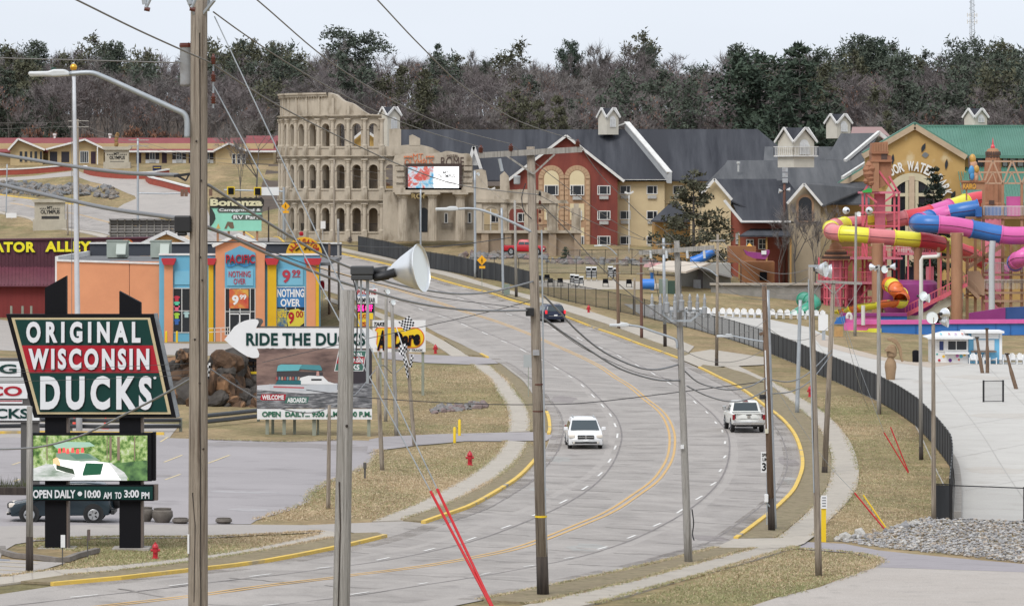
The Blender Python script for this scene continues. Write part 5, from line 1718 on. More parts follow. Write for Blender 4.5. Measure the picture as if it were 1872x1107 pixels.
def timber_tower():
 D=456.0
 t=thing('stair_tower',G(1815,590),'tall tan timber stair tower with open roof trusses at the right edge','tower')
 for x,yt in ((1716,452),(1733,440),(1757,430),(1768,470),(1798,336),(1833,336),(1868,336),(1903,336),(1783,430),(1848,440)):
  d=D if x>1760 else D-2
  put('timber_post',MB().beam((ax(x,d),d,az(592,d)),(ax(x,d),d,az(yt,d)),0.28),M_timber,t,fix=False)
  put('post_foot',MB().box(ax(x,d)-0.3,ax(x,d)+0.3,d-0.3,d+0.3,az(594,d),az(584,d)),M_timber,t,fix=False)
 for y in (295,315,335):
  put('roof_beam',MB().beam(at(1788,y,D),at(1930,y,D),0.17),M_rail,t,fix=False)
 for (xa,ya,xb,yb)in ((1782,293,1798,336),(1815,293,1798,336),(1815,293,1833,336),(1850,293,1833,336),(1850,293,1868,336),(1885,293,1868,336),(1885,293,1903,336)):
  put('truss_web',MB().beam(at(xa,ya,D-0.1),at(xb,yb,D-0.1),0.16),M_rail,t,fix=False)
 for (xa,ya,xb,yb)in ((1804,336,1815,315),(1822,336,1815,315),(1840,336,1850,315),(1858,336,1850,315)):
  put('truss_web',MB().beam(at(xa,ya,D-0.1),at(xb,yb,D-0.1),0.11),M_rail,t,fix=False)
 for (xa,xb,y)in ((1765,1925,398),(1765,1925,420),(1798,1925,470),(1798,1925,502),(1798,1925,515),(1798,1925,535),(1798,1925,550),(1720,1800,540),(1690,1800,470)):
  put('deck_beam',MB().beam(at(xa,y,D-0.2),at(xb,y,D-0.2),0.22),M_timber if y in (398,470,540)else M_rail,t,fix=False)
 for (xa,xb,y)in ((1798,1900,394),(1798,1900,528),(1766,1800,536),(1800,1900,497)):
  mb=MB()
  for k in range(int((xb-xa)/2.5)):
   x=xa+k*2.5
   mb.beam(at(x,y,D-0.5),at(x,y-17,D-0.5),0.045)
  mb.beam(at(xa,y-17,D-0.5),at(xb,y-17,D-0.5),0.08)
  put('balustrade',mb,M_railw,t,fix=False)
 wall('blue_panel',rect(1790,378,1840,394),D+0.6,0.2,M_fb,t)
 wall('blue_panel',rect(1785,379,1795,396),D-1.0,1.2,M_fb,t)
 wall('magenta_panel',rect(1840,359,1867,395),D+0.8,0.2,M_fm,t)
 def flight(x0,y0,x1,y1,d,m):
  n=11
  A,B=at(x0,y0,d),at(x1,y1,d)
  for off in (0,1.3):
   put('stringer',MB().beam(A+Vector((0,off,0)),B+Vector((0,off,0)),0.12,0.34),m,t,fix=False)
  for k in range(n):
   p=A+(B-A)*((k+0.5)/n)
   put('tread',MB().box(p.x-0.2,p.x+0.2,d,d+1.3,p.z,p.z+0.06),M_rail,t,fix=False)
  mb=MB()
  mb.beam(A+Vector((0,-0.05,1.0)),B+Vector((0,-0.05,1.0)),0.09)
  for k in range(2*n):
   p=A+(B-A)*(k/(2*n-1))
   mb.beam(p+Vector((0,-0.05,0)),p+Vector((0,-0.05,1.0)),0.05)
  put('handrail',mb,m,t,fix=False)
 flight(1655,577,1768,520,D-4,M_pinkst)
 flight(1790,545,1742,497,D-1,M_rail)
 flight(1768,490,1832,450,D+1,M_rail)
 flight(1830,560,1790,520,D+2,M_timber)
 wall('concrete_stair',[(1655,592),(1655,577),(1677,577),(1700,566),(1715,553),(1730,545),(1762,535),(1762,545),(1735,560),(1700,582),(1690,592)],D-3.6,0.8,mat('pale_stair',(0.50,0.48,0.38),(0.42,0.40,0.32),scale=1,rough=0.9),t)
 wall('stair_side',[(1768,535),(1768,495),(1790,495),(1800,512),(1800,540)],D-0.6,0.2,M_rail,t)
 return t
timber_tower()
t=thing('carved_tower',G(1815,560),'brown carved rock tower tapering to an arched crown with a red spike','tower')
D_=468.0
u_=D_/F
X_=ax(1815,D_)
mb=MB()
nn=26
rr=random.Random(4)
prof=[(400,21),(385,20.5),(372,20),(370,18.5),(345,18),(330,16.5),(305,14),(292,13),(286,12)]
vs,fs=[],[]
for (y,r)in prof:
 for k in range(nn):
  a=2*math.pi*k/nn
  q=r*u_*(1+(0.06 if k%2 else -0.05)+0.05*rr.random())
  vs.append((X_+q*math.cos(a),D_+q*math.sin(a),az(y,D_)))
for i in range(len(prof)-1):
 for k in range(nn):
  fs.append((i*nn+k,i*nn+(k+1)%nn,(i+1)*nn+(k+1)%nn,(i+1)*nn+k))
mb.add(vs,fs)
put('rock_body',mb,M_clay,t)
put('rock_base',MB().lathe([(21*u_,az(592,D_)),(21*u_,az(398,D_))],(X_,D_,0),16),M_pink,t)
put('dark_band',MB().lathe([(13.4*u_,az(288,D_)),(13.4*u_,az(285.5,D_))],(X_,D_,0),20),M_brown,t)
put('crown',MB().lathe([(12.6*u_,az(286,D_)),(12.0*u_,az(277,D_)),(9.5*u_,az(272.5,D_)),(0.3,az(271,D_))],(X_,D_,0),20),M_timber,t)
for k in range(9):
 a=math.pi+math.pi*(k+0.5)/9
 x,y=X_+12.6*u_*math.cos(a),D_+12.6*u_*math.sin(a)
 put('crown_slot',MB().prism(arch_outline(x-0.09,x+0.09,az(284,D_),az(278.5,D_),6),y-0.14,y+0.1),M_brown,t,fix=False)
put('spike',MB().lathe([(0.22,az(271,D_)),(0.24,az(268,D_)),(0.10,az(264,D_)),(0.02,az(252,D_))],(X_,D_,0),8),M_fr,t)
wall('plaque',rect(1808,366,1818,374),D_-1.6,0.2,M_brown,t)
for i,(x,yt,yb,d,w,lb)in enumerate(((1604,445,578,458,0.62,'thick tan slide column under the yellow hairpin'),(1678,452,580,459,0.45,'thin tan slide column in the middle of the park'),(1749,426,590,452,0.62,'thick tan slide column under the blue and magenta tube'))):
 t=thing('slide_column',(ax(x,d),d,az(yb+6,d)),lb,'column','tan slide columns')
 put('shaft',MB().lathe([(w*0.95,az(yb+6,d)),(w*0.95,az(yt,d))],(ax(x,d),d,0),14),M_timber,t,smooth=True)
 put('foot',MB().lathe([(w*1.3,az(yb+7,d)),(w*1.25,az(yb+2,d)),(w*1.0,az(yb+1,d))],(ax(x,d),d,0),14),M_rail,t)
 put('saddle_arm',MB().beam(at(x-12,yt+2,d),at(x+12,yt+2,d),0.3).beam(at(x-10,yt+2,d),at(x,yt+16,d),0.2).beam(at(x+10,yt+2,d),at(x,yt+16,d),0.2),M_rail,t,fix=False)
t=put('water_pipe',MB().tube(crom([at(1852,590,450),at(1813,590,450),at(1813,560,450),at(1813,470,450),at(1815,440,450)][1:],4),0.32,10),mat('grey_pipe',(0.48,0.50,0.51),rough=0.5),None,smooth=True,label='tall grey water pipe rising beside the timber tower',cat='pipe',base=at(1813,590,450))
put('water_pipe',MB().tube([at(1684,585,448),at(1684,476,448),at(1687,470,448),at(1712,469,448),at(1716,467,448),at(1716,462,448)],0.2,10),M_railw,None,smooth=True,label='white bent water pipe in the middle of the park',cat='pipe',base=at(1684,585,448))
put('water_pipe',MB().tube([at(1578,594,429),at(1578,558,429)],0.19,10),M_railw,None,smooth=True,label='short white standpipe in front of the purple wall',cat='pipe',base=at(1578,594,429))
put('water_pipe',MB().tube(crom([at(1549,582,433),at(1549,577,433),at(1552,573,433),at(1556,577,433),at(1556,584,433)],4),0.16,8),M_railw,None,smooth=True,label='small white U shaped pipe left of the standpipe',cat='pipe',base=at(1549,582,433))
t=thing('statue_on_sign',at(1783,346,452),'gold and blue painted statue standing on a brown name board','statue')
D_=452.0
wall('name_board',rect(1758,333,1800,347),D_,0.4,M_timber,t)
wall('board_post',rect(1766,347,1768.5,366),D_+0.1,0.3,M_timber,t)
wall('board_cap',rect(1756,330,1802,333.5),D_-0.15,0.7,M_clay,t)
lettering('KAIRO',ax(1761,D_),ax(1784,D_),az(345.5,D_),az(335.5,D_),D_-0.02,FB('gold_letters',(0.62,0.33,0.05)),t,0.08,bold=0.03)
def blob(c,rx,ry,rz_,n=10):
 mb=MB().lathe([(0,-1),(.5,-.87),(.87,-.5),(1,0),(.87,.5),(.5,.87),(0,1)],(0,0,0),n)
 mb.v=[(c[0]+x*rx,c[1]+y*ry,c[2]+z*rz_)for x,y,z in mb.v]
 return mb
body=MB()
for (x,y,rx,rz_)in ((1779,302,.45,.55),(1781,309,.5,.5),(1782,318,.42,.6),(1778,325,.28,.5),(1784,325,.28,.5)):
 b=blob(at(x,y,D_),rx,0.35,rz_)
 body.add(b.v,b.f)
put('body',body,mat('statue_skin',(0.58,0.33,0.22),(0.5,0.28,0.18),scale=2,rough=0.7),t,smooth=True)
b=blob(at(1778,291,D_),0.36,0.3,0.55)
put('headdress',b,FB('statue_gold',(0.5,0.28,0.06)),t,smooth=True)
b=blob(at(1776,312,D_-0.3),0.32,0.2,0.55)
b2=blob(at(1777,321,D_-0.3),0.25,0.2,0.5)
b.add(b2.v,b2.f)
put('blue_cloth',b,FB('statue_blue',(0.06,0.25,0.5)),t,smooth=True)
b=blob(at(1785,309,D_-0.25),0.3,0.2,0.42)
put('gold_cloth',b,MATS['statue_gold'],t,smooth=True)
put('staff',MB().beam(at(1773,328,D_-0.3),at(1771,285,D_-0.3),0.12),mat('staff_dark',(0.1,0.07,0.07),rough=0.7),t)
def paint(nm,c,rough=0.55,v=0.9):
 return mat(nm,c,tuple(k*v for k in c),scale=0.8,rough=rough)
P_black=mat('sign_black',(0.008,0.008,0.010),rough=0.7,spec=0.12)
P_white=paint('sign_white',(0.74,0.74,0.74),0.5,0.95)
P_green=mat('sign_green_dark',(0.006,0.040,0.034),rough=0.6,spec=0.2)
P_red=mat('sign_red',(0.36,0.014,0.026),rough=0.6,spec=0.2)
P_tan=paint('sign_tan',(0.55,0.45,0.27),0.5)
P_gold=paint('sign_yellow',(0.80,0.55,0.02),0.5)
P_grey=paint('cabinet_grey',(0.09,0.085,0.08),0.6)
P_steel=mat('galvanised_steel',(0.42,0.45,0.48),(0.34,0.37,0.40),scale=1.5,rough=0.45,metal=0.3)
P_post=mat('weathered_green_post',(0.29,0.31,0.25),(0.21,0.22,0.18),scale=2.0,rough=0.9,stretch=(1,1,0.2))
def pxr(name,x0,y0,x1,y1,D,th,m,parent,**k):
 return wall(name,rect(x0,y0,x1,y1),D,th,m,parent,**k)
def store():
 D=430.0
 O=mat('orange_stucco',(0.66,0.285,0.145),(0.60,0.255,0.13),scale=0.5,rough=0.85,bump=0.1,bscale=8)
 B=mat('sky_blue_stucco',(0.135,0.375,0.52),(0.12,0.345,0.49),scale=0.5,rough=0.8)
 Y=mat('store_yellow',(0.65,0.40,0.015),(0.6,0.36,0.012),scale=0.6,rough=0.8)
 RD=mat('store_red',(0.46,0.03,0.04),(0.40,0.025,0.035),scale=0.8,rough=0.7)
 t=thing('beachwear_store',G(340,627),'orange, blue and yellow beachwear store with gabled entrance and red capped columns','building')
 pxr('orange_wall',104,477,236,640,D+0.6,0.4,O,t)
 pxr('orange_wall',237,478,292,640,D+0.6,0.4,O,t)
 slab('flat_roof',[at(104,478,D+1),at(600,480,D+1),Vector((ax(600,D),D+34,az(480,D))),Vector((ax(104,D),D+34,az(478,D)))],mat('roof_membrane',(0.13,0.13,0.135),(0.17,0.17,0.175),scale=0.2,rough=0.9),t,0.3)
 wall('coping',[(103,474),(292,480),(292,483),(103,477.5)],D+0.45,0.6,M_trim,t)
 zt=az(478,D)
 mb=MB().box(ax(104,D),ax(600,D),D+33.6,D+34,zt,zt+1.25)
 put('back_parapet',mb,mat('parapet_navy',(0.045,0.05,0.062),rough=0.8),t)
 put('parapet_cap',MB().box(ax(103,D),ax(600,D),D+33.4,D+34.2,zt+1.25,zt+1.4),M_trim,t)
 put('side_parapet',MB().box(ax(104,D)-0.25,ax(104,D)+0.05,D+0.7,D+33.5,zt-8,zt+0.5),M_trim,t)
 pxr('blue_wall',291,466,395,640,D,1.0,B,t)
 pxr('blue_wall',483,466,585,640,D,1.0,B,t)
 for xa,xb in ((290,396),(482,587)):
  pxr('coping',xa,463.5,xb,466.5,D-0.15,1.3,M_trim,t)
 for (x0,x1,m)in ((300,316,O),(381,390,Y),(489,505,Y),(560,577,O),(577.3,583,Y)):
  pxr('column',x0,482,x1,640,D-0.35,0.4,m,t)
 for (x0,x1)in ((299,317),(380,391),(488.5,505.5),(560,583)):
  wall('column_cap',[(x0-4,472),(x1+4,472),(x1+4,475),(x1+0.5,484),(x0-0.5,484),(x0-4,475)],D-0.75,0.9,RD,t)
 wall('gable_wall',[(394,449),(434,431),(484,450),(484,640),(394,640)],D-0.6,1.4,O,t)
 for a,b in (((389,449.5),(434,429.5)),((434,429.5),(486,450.5))):
  bar('gable_coping',at(a[0],a[1],D-0.2),at(b[0],b[1],D-0.2),1.6,M_trim,t,0.3)
 wall('blue_panel',[(411,462),(439,449),(467,462),(467,526),(411,526)],D-0.7,0.12,B,t)
 pxr('sign_panel',319,495,347,520,D-0.08,0.1,mat('panel_blue',(0.17,0.42,0.56),rough=0.6),t)
 pxr('sign_panel',415,492,463,522,D-0.78,0.1,MATS['panel_blue'],t)
 pxr('sign_panel',508,491,554,521,D-0.08,0.1,MATS['panel_blue'],t)
 lettering('PACIFIC',ax(414,D),ax(467,D),az(481,D),az(465,D),D-0.78,P_red,t,0.2,bold=0.015)
 wv=MB()
 pts=[(415+51*k/16,482+2.2*math.sin(k*0.75))for k in range(17)]
 for (a,b)in zip(pts[:-1],pts[1:]):
  wv.add([(ax(a[0],D),D-0.83,az(a[1],D)),(ax(b[0],D),D-0.83,az(b[1],D)),(ax(b[0],D),D-0.83,az(b[1]+3,D)),(ax(a[0],D),D-0.83,az(a[1]+3,D))],[(0,3,2,1)])
 put('wave',wv,paint('wave_blue',(0.03,0.22,0.5)),t,fix=False)
 PR=paint('dull_red_letters',(0.42,0.035,0.06))
 lettering('NOTHING',ax(419,D),ax(459,D),az(506,D),az(495,D),D-0.79,PR,t,0.05,bold=0.01)
 lettering('OVER',ax(428,D),ax(450,D),az(519,D),az(508.5,D),D-0.79,PR,t,0.05,bold=0.01)
 lettering('9',ax(516,D),ax(531,D),az(517,D),az(493,D),D-0.09,PR,t,0.05,bold=0.03)
 lettering('99',ax(534,D),ax(549,D),az(504,D),az(493,D),D-0.09,PR,t,0.05,bold=0.02)
 pxr('underline',534,505,549,506.3,D-0.14,0.05,PR,t)
 wm=mat('store_frame',(0.62,0.62,0.60),rough=0.5)
 W1=window(t,316,526,349,608,D,fm=wm,mull=(0.5,),rails=(0.49,),fw=0.07,name='shop_window')
 W2=window(t,411,526,467,612,D-0.6,fm=wm,mull=(0.16,0.5,0.83),rails=(0.5,),fw=0.07,name='shop_window')
 W3=window(t,505,524,558,640,D,fm=wm,mull=(0.33,0.66),rails=(0.62,),fw=0.07,name='shop_window')
 d=put('door',MB().box(ax(420,D),ax(421.5,D),D-0.72,D-0.6,az(612,D),az(572,D)).box(ax(456.5,D),ax(458,D),D-0.72,D-0.6,az(612,D),az(572,D)).box(ax(438,D),ax(440,D),D-0.72,D-0.6,az(612,D),az(572,D)).box(ax(421.5,D),ax(456.5,D),D-0.72,D-0.6,az(574,D),az(572,D)),P_white,t,fix=False)
 put('handle',MB().box(ax(436,D),ax(437,D),D-0.8,D-0.7,az(598,D),az(588,D)),P_steel,d)
 pm=lambda nm,cols,sc:picture_mat(nm,lambda n,l:ramp_noise(n,l,sc,cols,4),0)
 po=pm('poster_red_yellow',[(0.3,(0.45,0.04,0.03)),(0.5,(0.55,0.12,0.04)),(0.7,(0.62,0.42,0.06))],0.8)
 put('poster',MB().box(ax(420,D),ax(455,D),D-0.66,D-0.635,az(563,D),az(528,D)),po,t)
 lettering('9',ax(425,D),ax(437,D),az(557,D),az(539,D),D-0.67,P_white,t,0.02,bold=0.04)
 lettering('99',ax(439,D),ax(451,D),az(547,D),az(538,D),D-0.67,P_white,t,0.02,bold=0.03)
 put('poster',MB().box(ax(506.5,D),ax(556.5,D),D-0.06,D-0.035,az(561,D),az(526,D)),pm('poster_blue',[(0.3,(0.02,0.12,0.33)),(0.7,(0.03,0.2,0.45))],0.4),t)
 lettering('NOTHING',ax(507,D),ax(556,D),az(543,D),az(528,D),D-0.07,P_white,t,0.02,bold=0.03)
 lettering('OVER',ax(513,D),ax(549,D),az(560,D),az(546,D),D-0.07,P_white,t,0.02,bold=0.03)
 put('poster',MB().box(ax(506.5,D),ax(525,D),D-0.06,D-0.035,az(598,D),az(564,D)),pm('poster_teal',[(0.4,(0.02,0.1,0.22)),(0.6,(0.5,0.45,0.05))],1.6),t)
 put('poster',MB().prism([(ax(x,D),az(y,D))for x,y in ((527,597),(524,580),(530,566),(545,564),(556,570),(556,590),(545,598))],D-0.06,D-0.035),paint('poster_yellow',(0.62,0.52,0.05)),t)
 lettering('9',ax(527,D),ax(538,D),az(592,D),az(570,D),D-0.07,P_red,t,0.02,bold=0.03)
 lettering('00',ax(541,D),ax(554,D),az(580,D),az(568,D),D-0.07,P_red,t,0.02,bold=0.02)
 lettering('SALE SALE',ax(507,D),ax(523,D),az(580,D),az(568,D),D-0.07,P_gold,t,0.02)
 for i,(x,y,c)in enumerate(((323,546,(0.5,0.03,0.06)),(323,556,(0.1,0.55,0.35)),(323,563,(0.7,0.12,0.2)),(323,577,(0.35,0.6,0.05)),(323,588,(0.03,0.12,0.4)),(341,575,(0.35,0.5,0.5)))):
  mb=MB().prism([(ax(x+a,D),az(y+b,D))for a,b in ((-6,-4),(-2,-5.5),(2,-5.5),(6,-4),(5,-1),(3.4,-1.5),(3.4,5),(-3.4,5),(-3.4,-1.5),(-5,-1))],D-0.06,D-0.035)
  put('shirt',mb,paint('shirt_%d'%i,c),t)
 rl=MB()
 for y in (598,605):
  rl.beam(at(380,y+2,D-2.5),at(420,y,D-2.5),0.06)
 for x in (381,392,404,416):
  rl.beam(at(x,624,D-2.5),at(x,599,D-2.5),0.06)
 put('ramp_rail',rl,M_railw,t,fix=False)
 return t
STORE=store()
for lb,x in (('yellow bollard left of the shirts window',304),('yellow bollard under the shirts window',323.5)):
 p=at(x,628,427.5)
 mb=MB().lathe([(0.11,0),(0.11,1.15),(0.08,1.22),(0,1.25)],p,10)
 put('bollard',mb,P_gold,None,label=lb,cat='bollard',group='store bollards',base=p)
for x0,x1,lb in ((195,232,'grey rooftop air unit nearest the alley sign'),(275,311,'grey rooftop air unit beside the orange gable')):
 d0=447.0
 b=at((x0+x1)/2,474,d0)
 b.z=az(478,430)
 t=thing('rooftop_unit',b,lb,'air conditioner','rooftop units of the store')
 gm=mat('unit_green_grey',(0.33,0.37,0.33),(0.28,0.32,0.28),scale=1,rough=0.6)
 X0,X1=ax(x0,d0),ax(x1,d0)
 put('casing',MB().box(X0,X1,d0,d0+2.2,b.z+0.1,b.z+1.75),gm,t)
 put('top_panel',MB().box(X0-0.06,X1+0.06,d0-0.06,d0+2.26,b.z+1.75,b.z+1.85),gm,t)
 put('hood',MB().prismx([(d0,b.z+1.5),(d0-0.7,b.z+0.5),(d0-0.7,b.z+0.4),(d0,b.z+0.4)],X0+1.0,X1-0.1),mat('unit_pale',(0.42,0.46,0.42),rough=0.6),t)
 put('curb',MB().box(X0+0.1,X1-0.1,d0+0.1,d0+2.1,b.z-0.02,b.z+0.1),P_grey,t)
t=thing('shop_gable',G(305,560),'pale orange gable with white rake behind the store roof','building')
GO=mat('pale_orange',(0.72,0.40,0.15),(0.66,0.36,0.13),scale=0.5,rough=0.85)
wall('gable_wall',[(256,447),(305,425),(356,446),(356,600),(256,600)],467,6,GO,t)
for a,b in (((254,448),(305,424)),((305,424),(358,447))):
 bar('rake_trim',at(a[0],a[1],467),at(b[0],b[1],467),1.2,M_trim,t,0.35)
def alley():
 D=478.0
 MR=mat('maroon_metal',(0.085,0.022,0.035),(0.070,0.018,0.030),scale=0.6,rough=0.6)
 MR2=mat('maroon_roof',(0.15,0.045,0.065),(0.12,0.035,0.052),scale=0.6,rough=0.5)
 t=thing('attraction_hall',G(60,575),'maroon ribbed metal hall with big yellow letters across its front','building')
 wall('upper_wall',[(-150,441),(268,435),(268,492),(-150,492)],D,14,MR,t)
 for k in range(64):
  x=-148+k*6.5
  pxr('wall_rib',x,441,x+1.0,489,D-0.05,0.06,MR,t,fix=False)
 slab('lean_to_roof',[at(-150,521,D-5),at(270,521,D-5),at(270,488,D),at(-150,488,D)],MR2,t,0.15)
 for k in range(64):
  x=-148+k*6.5
  bar('roof_seam',at(x,521,D-5)+Vector((0,0,.05)),at(x,488,D)+Vector((0,0,.05)),0.07,MR2,t,0.12)
 wall('lower_wall',[(-150,522),(268,522),(268,590),(-150,590)],D-4.2,4,mat('barn_red',(0.20,0.030,0.028),(0.165,0.025,0.024),scale=0.5,rough=0.8,stretch=(4,1,0.2)),t)
 wall('roof_cap',[(-150,438.5),(270,433.5),(270,436),(-150,441.5)],D-0.2,1,MR,t)
 YL=paint('alley_yellow',(0.82,0.72,0.02))
 GN=paint('alley_green',(0.01,0.10,0.02))
 for s,x0,x1,y0,y1 in (('ALLIGATOR',-87,65,442,461),('ALLEY',83,167,441,460)):
  lettering(s,ax(x0-0.8,D),ax(x1+0.8,D),az(y1+0.8,D),az(y0-0.8,D),D-0.06,GN,t,0.1,space=1.12,bold=0.07)
  lettering(s,ax(x0,D),ax(x1,D),az(y1,D),az(y0,D),D-0.17,YL,t,0.08,space=1.12,bold=0.045)
 X,Z,u=ax(232,D),az(449,D),D/F
 put('badge_ring',MB().lathe([(13*u,D-0.1),(13*u,D-0.01)],(X,0,Z),24,'y'),paint('badge_orange',(0.5,0.12,0.03)),t)
 put('badge_face',MB().lathe([(10*u,D-0.16),(10*u,D-0.05)],(X,0,Z),24,'y'),paint('badge_green',(0.18,0.42,0.24)),t)
 pxr('mural',171,441,200,456,D-0.08,0.06,mat('mural_grey',(0.08,0.05,0.05),(0.35,0.33,0.3),scale=1.2,rough=0.8),t)
 for x in (18.5,39,55):
  pxr('post',x,559,x+4,577,D-6,0.25,P_post,t)
 return t
alley()
t=thing('round_sign',G(556,520),'round yellow sign lettered in red, half hidden by the store','sign')
D_=462.0
u_=D_/F
X_,Z_=ax(556,D_),az(466,D_)
put('disc',MB().lathe([(33*u_,D_-0.15),(33*u_,D_+0.15)],(X_,0,Z_),48,'y'),paint('round_yellow',(0.72,0.40,0.02)),t)
for k,c in enumerate('ALLIGATOR'):
 an=R(158-17*k)
 px,py=556+25.5*math.cos(an),466-25.5*math.sin(an)
 lettering(c,ax(px-(3.0 if c!='I' else 1.2),D_),ax(px+(3.0 if c!='I' else 1.2),D_),az(py+4.5,D_),az(py-4.5,D_),D_-0.16,P_red,t,0.08,bold=0.03,rot=an-math.pi/2,name='letter')
mb=MB()
for a,b in (((540,458),(548,452)),((548,452),(552,458)),((556,456),(562,451)),((562,451),(567,457)),((544,466),(570,466))):
 mb.beam(at(a[0],a[1],D_-0.2),at(b[0],b[1],D_-0.2),0.14)
put('gator_eyes',mb,P_black,t,fix=False)
put('post',MB().box(X_-0.2,X_+0.2,D_+0.2,D_+0.6,G(556,520).z-1,az(480,D_)),P_grey,t)
put('lamp',MB().lathe([(0.12,0),(0.22,0.1),(0.22,0.35),(0.1,0.45)],at(551,431,D_),8),P_red,t)
def ducks_sign():
 b=G(170,1003)
 D=b.y
 t=thing('pylon_sign',b,'green and red slanted pylon sign on two black posts with video board below','sign')
 A=lambda x,y,d=0.0:at(x,y,D)
 zb=b.z-0.1
 for (x0,x1,fin)in ((82,121,[(82,526),(120,504)]),(218,257,[(218,532),(257,553)])):
  put('post',MB().box(ax(x0,D),ax(x1,D),D+0.02,D+0.75,zb,az(574,D)),P_black,t)
  wall('post_fin',[(x0,575),(x0,fin[0][1]),(x1,fin[1][1]),(x1,575)],D+0.02,0.55,P_black,t)
  put('footing',MB().box(ax(x0-13,D),ax(x1+16,D),D-0.3,D+1.1,zb,zb+0.14),M_curbg,t)
  put('post_edge',MB().box(ax(x1,D),ax(x1+3.6,D),D+0.05,D+0.75,zb,az(576,D)),mat('bronze_edge',(0.14,0.11,0.095),rough=0.5),t)
 D0=D-0.15
 outer=[(11,574),(281,574),(322,763),(62,763)]
 wall('cabinet',outer,D0,0.6,P_black,t)
 wall('return_edge',[(281,573),(286,573),(327,762),(322,763)],D0+0.02,0.58,mat('return_grey',(0.24,0.26,0.28),(0.12,0.13,0.14),scale=1.2,rough=0.5),t)
 def band(y0,y1,i,m,nm,d):
  """slice of the slanted panel between two rows, inset by i pixels"""
  def xl(y):
   return 11+(62-11)*(y-574)/189+i
  def xr(y):
   return 281+(322-281)*(y-574)/189-i
  return wall(nm,[(xl(y0),y0),(xr(y0),y0),(xr(y1),y1),(xl(y1),y1)],D0-d,0.06,m,t)
 band(580.5,756.5,8.0,P_tan,'tan_border',0.05)
 band(584,631,13.5,P_green,'green_panel',0.07)
 band(631,681,13.5,P_red,'red_panel',0.07)
 band(681,752.5,13.5,P_green,'green_panel',0.07)
 WL=paint('letter_white',(0.70,0.71,0.74),0.5,0.97)
 SH=paint('letter_shadow',(0.01,0.012,0.012))
 for s,x0,x1,y0,y1,sp in (('ORIGINAL',49.5,258,587,626,1.55),('WISCONSIN',53.5,274,636,675,1.35),('DUCKS',75,279,686,748,1.4)):
  lettering(s,ax(x0+1.4,D),ax(x1+1.4,D),az(y1+1.2,D),az(y0+1.2,D),D0-0.075,SH,t,0.02,space=sp,bold=0.045,name='letter_shadow')
  lettering(s,ax(x0,D),ax(x1,D),az(y1,D),az(y0,D),D0-0.10,WL,t,0.05,space=sp,bold=0.045)
 put('registered_mark',MB().lathe([(2.6*D/F,D0-0.10),(2.6*D/F,D0-0.07)],(ax(284,D),0,az(689.5,D)),12,'y'),WL,t)
 pxr('hours_cabinet',58,886,281,915,D0-0.02,0.5,P_black,t)
 pxr('hours_return',281.2,885,288,914,D0+0.05,0.4,mat('bronze_edge',(0.14,0.11,0.095)),t)
 pxr('hours_panel',60,888.5,279,912.5,D0-0.05,0.03,P_green,t)
 for s,x0,x1,y0,y1 in (('OPEN DAILY',61.5,139,894,909),('10:00',156,185,894.5,908.5),('AM',190,205,898,910),('TO',211,223,898,910),('3:00',228,255,894,908),('PM',259.5,274,898,910)):
  lettering(s,ax(x0,D),ax(x1,D),az(y1,D),az(y0,D),D0-0.07,WL,t,0.02,bold=0.03)
 put('dot',MB().lathe([(4.2*D/F,D0-0.08),(4.2*D/F,D0-0.05)],(ax(147,D),0,az(901,D)),16,'y'),WL,t)
 pxr('video_cabinet',59,791,277,879,D0-0.02,0.55,P_black,t)
 pxr('video_cabinet',278,790,284,878,D0+0.08,0.45,P_black,t)
 vb=picture_mat('video_foliage',lambda n,l:ramp_noise(n,l,3.2,[(0.30,(0.03,0.09,0.015)),(0.44,(0.12,0.28,0.04)),(0.54,(0.55,0.75,0.25)),(0.66,(0.95,1.0,0.75))],8,rough=0.7),0.5)
 put('video_image',MB().box(ax(62,D),ax(270,D),D0-0.04,D0-0.02,az(877,D),az(795,D)),vb,t)
 E=lambda nm,c,e=0.5:mat(nm,c,emit=e)
 lay=lambda nm,pts,m,d:put(nm,MB().prism([(ax(x,D),az(y,D))for x,y in pts],D0-d,D0-d+0.012),m,t)
 wt=picture_mat('video_water',lambda n,l:ramp_noise(n,l,2.5,[(0.3,(0.35,0.45,0.35)),(0.5,(0.8,0.85,0.8)),(0.6,(1.0,1.0,1.0))],6,stretch=(0.6,1,2.2)),0.55)
 lay('video_water',[(62,877),(62,855),(85,847),(110,848),(190,843),(205,845),(235,861),(233,877)],wt,0.055)
 lay('video_bank',[(205,846),(270,840),(270,877),(238,877),(228,862)],picture_mat('video_bank',lambda n,l:ramp_noise(n,l,3,[(0.35,(0.03,0.12,0.04)),(0.65,(0.25,0.5,0.15))],7),0.45),0.058)
 for x,w in ((201,4),(215,5),(196,1.5),(86,2),(246,2)):
  lay('video_trunk',[(x,840),(x+w,840),(x+w,797),(x,797)],E('video_bark',(0.16,0.12,0.09)),0.062)
 lay('boat_hull',[(98,838),(110,832),(160,838),(190,844),(199,845),(190,870),(165,872),(135,866),(104,858),(99,848)],E('video_white',(0.95,0.95,0.93)),0.072)
 lay('boat_stern',[(98,838),(106,834),(112,846),(110,851),(99,846)],E('video_orange',(0.85,0.45,0.25)),0.080)
 lay('boat_shadow',[(104,848),(135,856),(138,866),(122,862),(104,856)],E('video_dark',(0.03,0.05,0.03)),0.082)
 lay('boat_bow',[(158,845),(190,846),(185,866),(151,868)],E('video_green',(0.01,0.07,0.035)),0.084)
 lay('boat_deck',[(104,826),(128,826),(165,828),(184,840),(150,842),(110,838),(104,834)],E('video_grey_green',(0.15,0.22,0.17)),0.086)
 lay('boat_windscreen',[(128,829),(160,828),(172,836),(140,838)],E('video_glass',(0.08,0.16,0.12)),0.092)
 lay('boat_canopy',[(98,812),(120,806),(165,807),(175,814),(150,817),(104,818)],E('video_canopy',(0.25,0.38,0.30)),0.090)
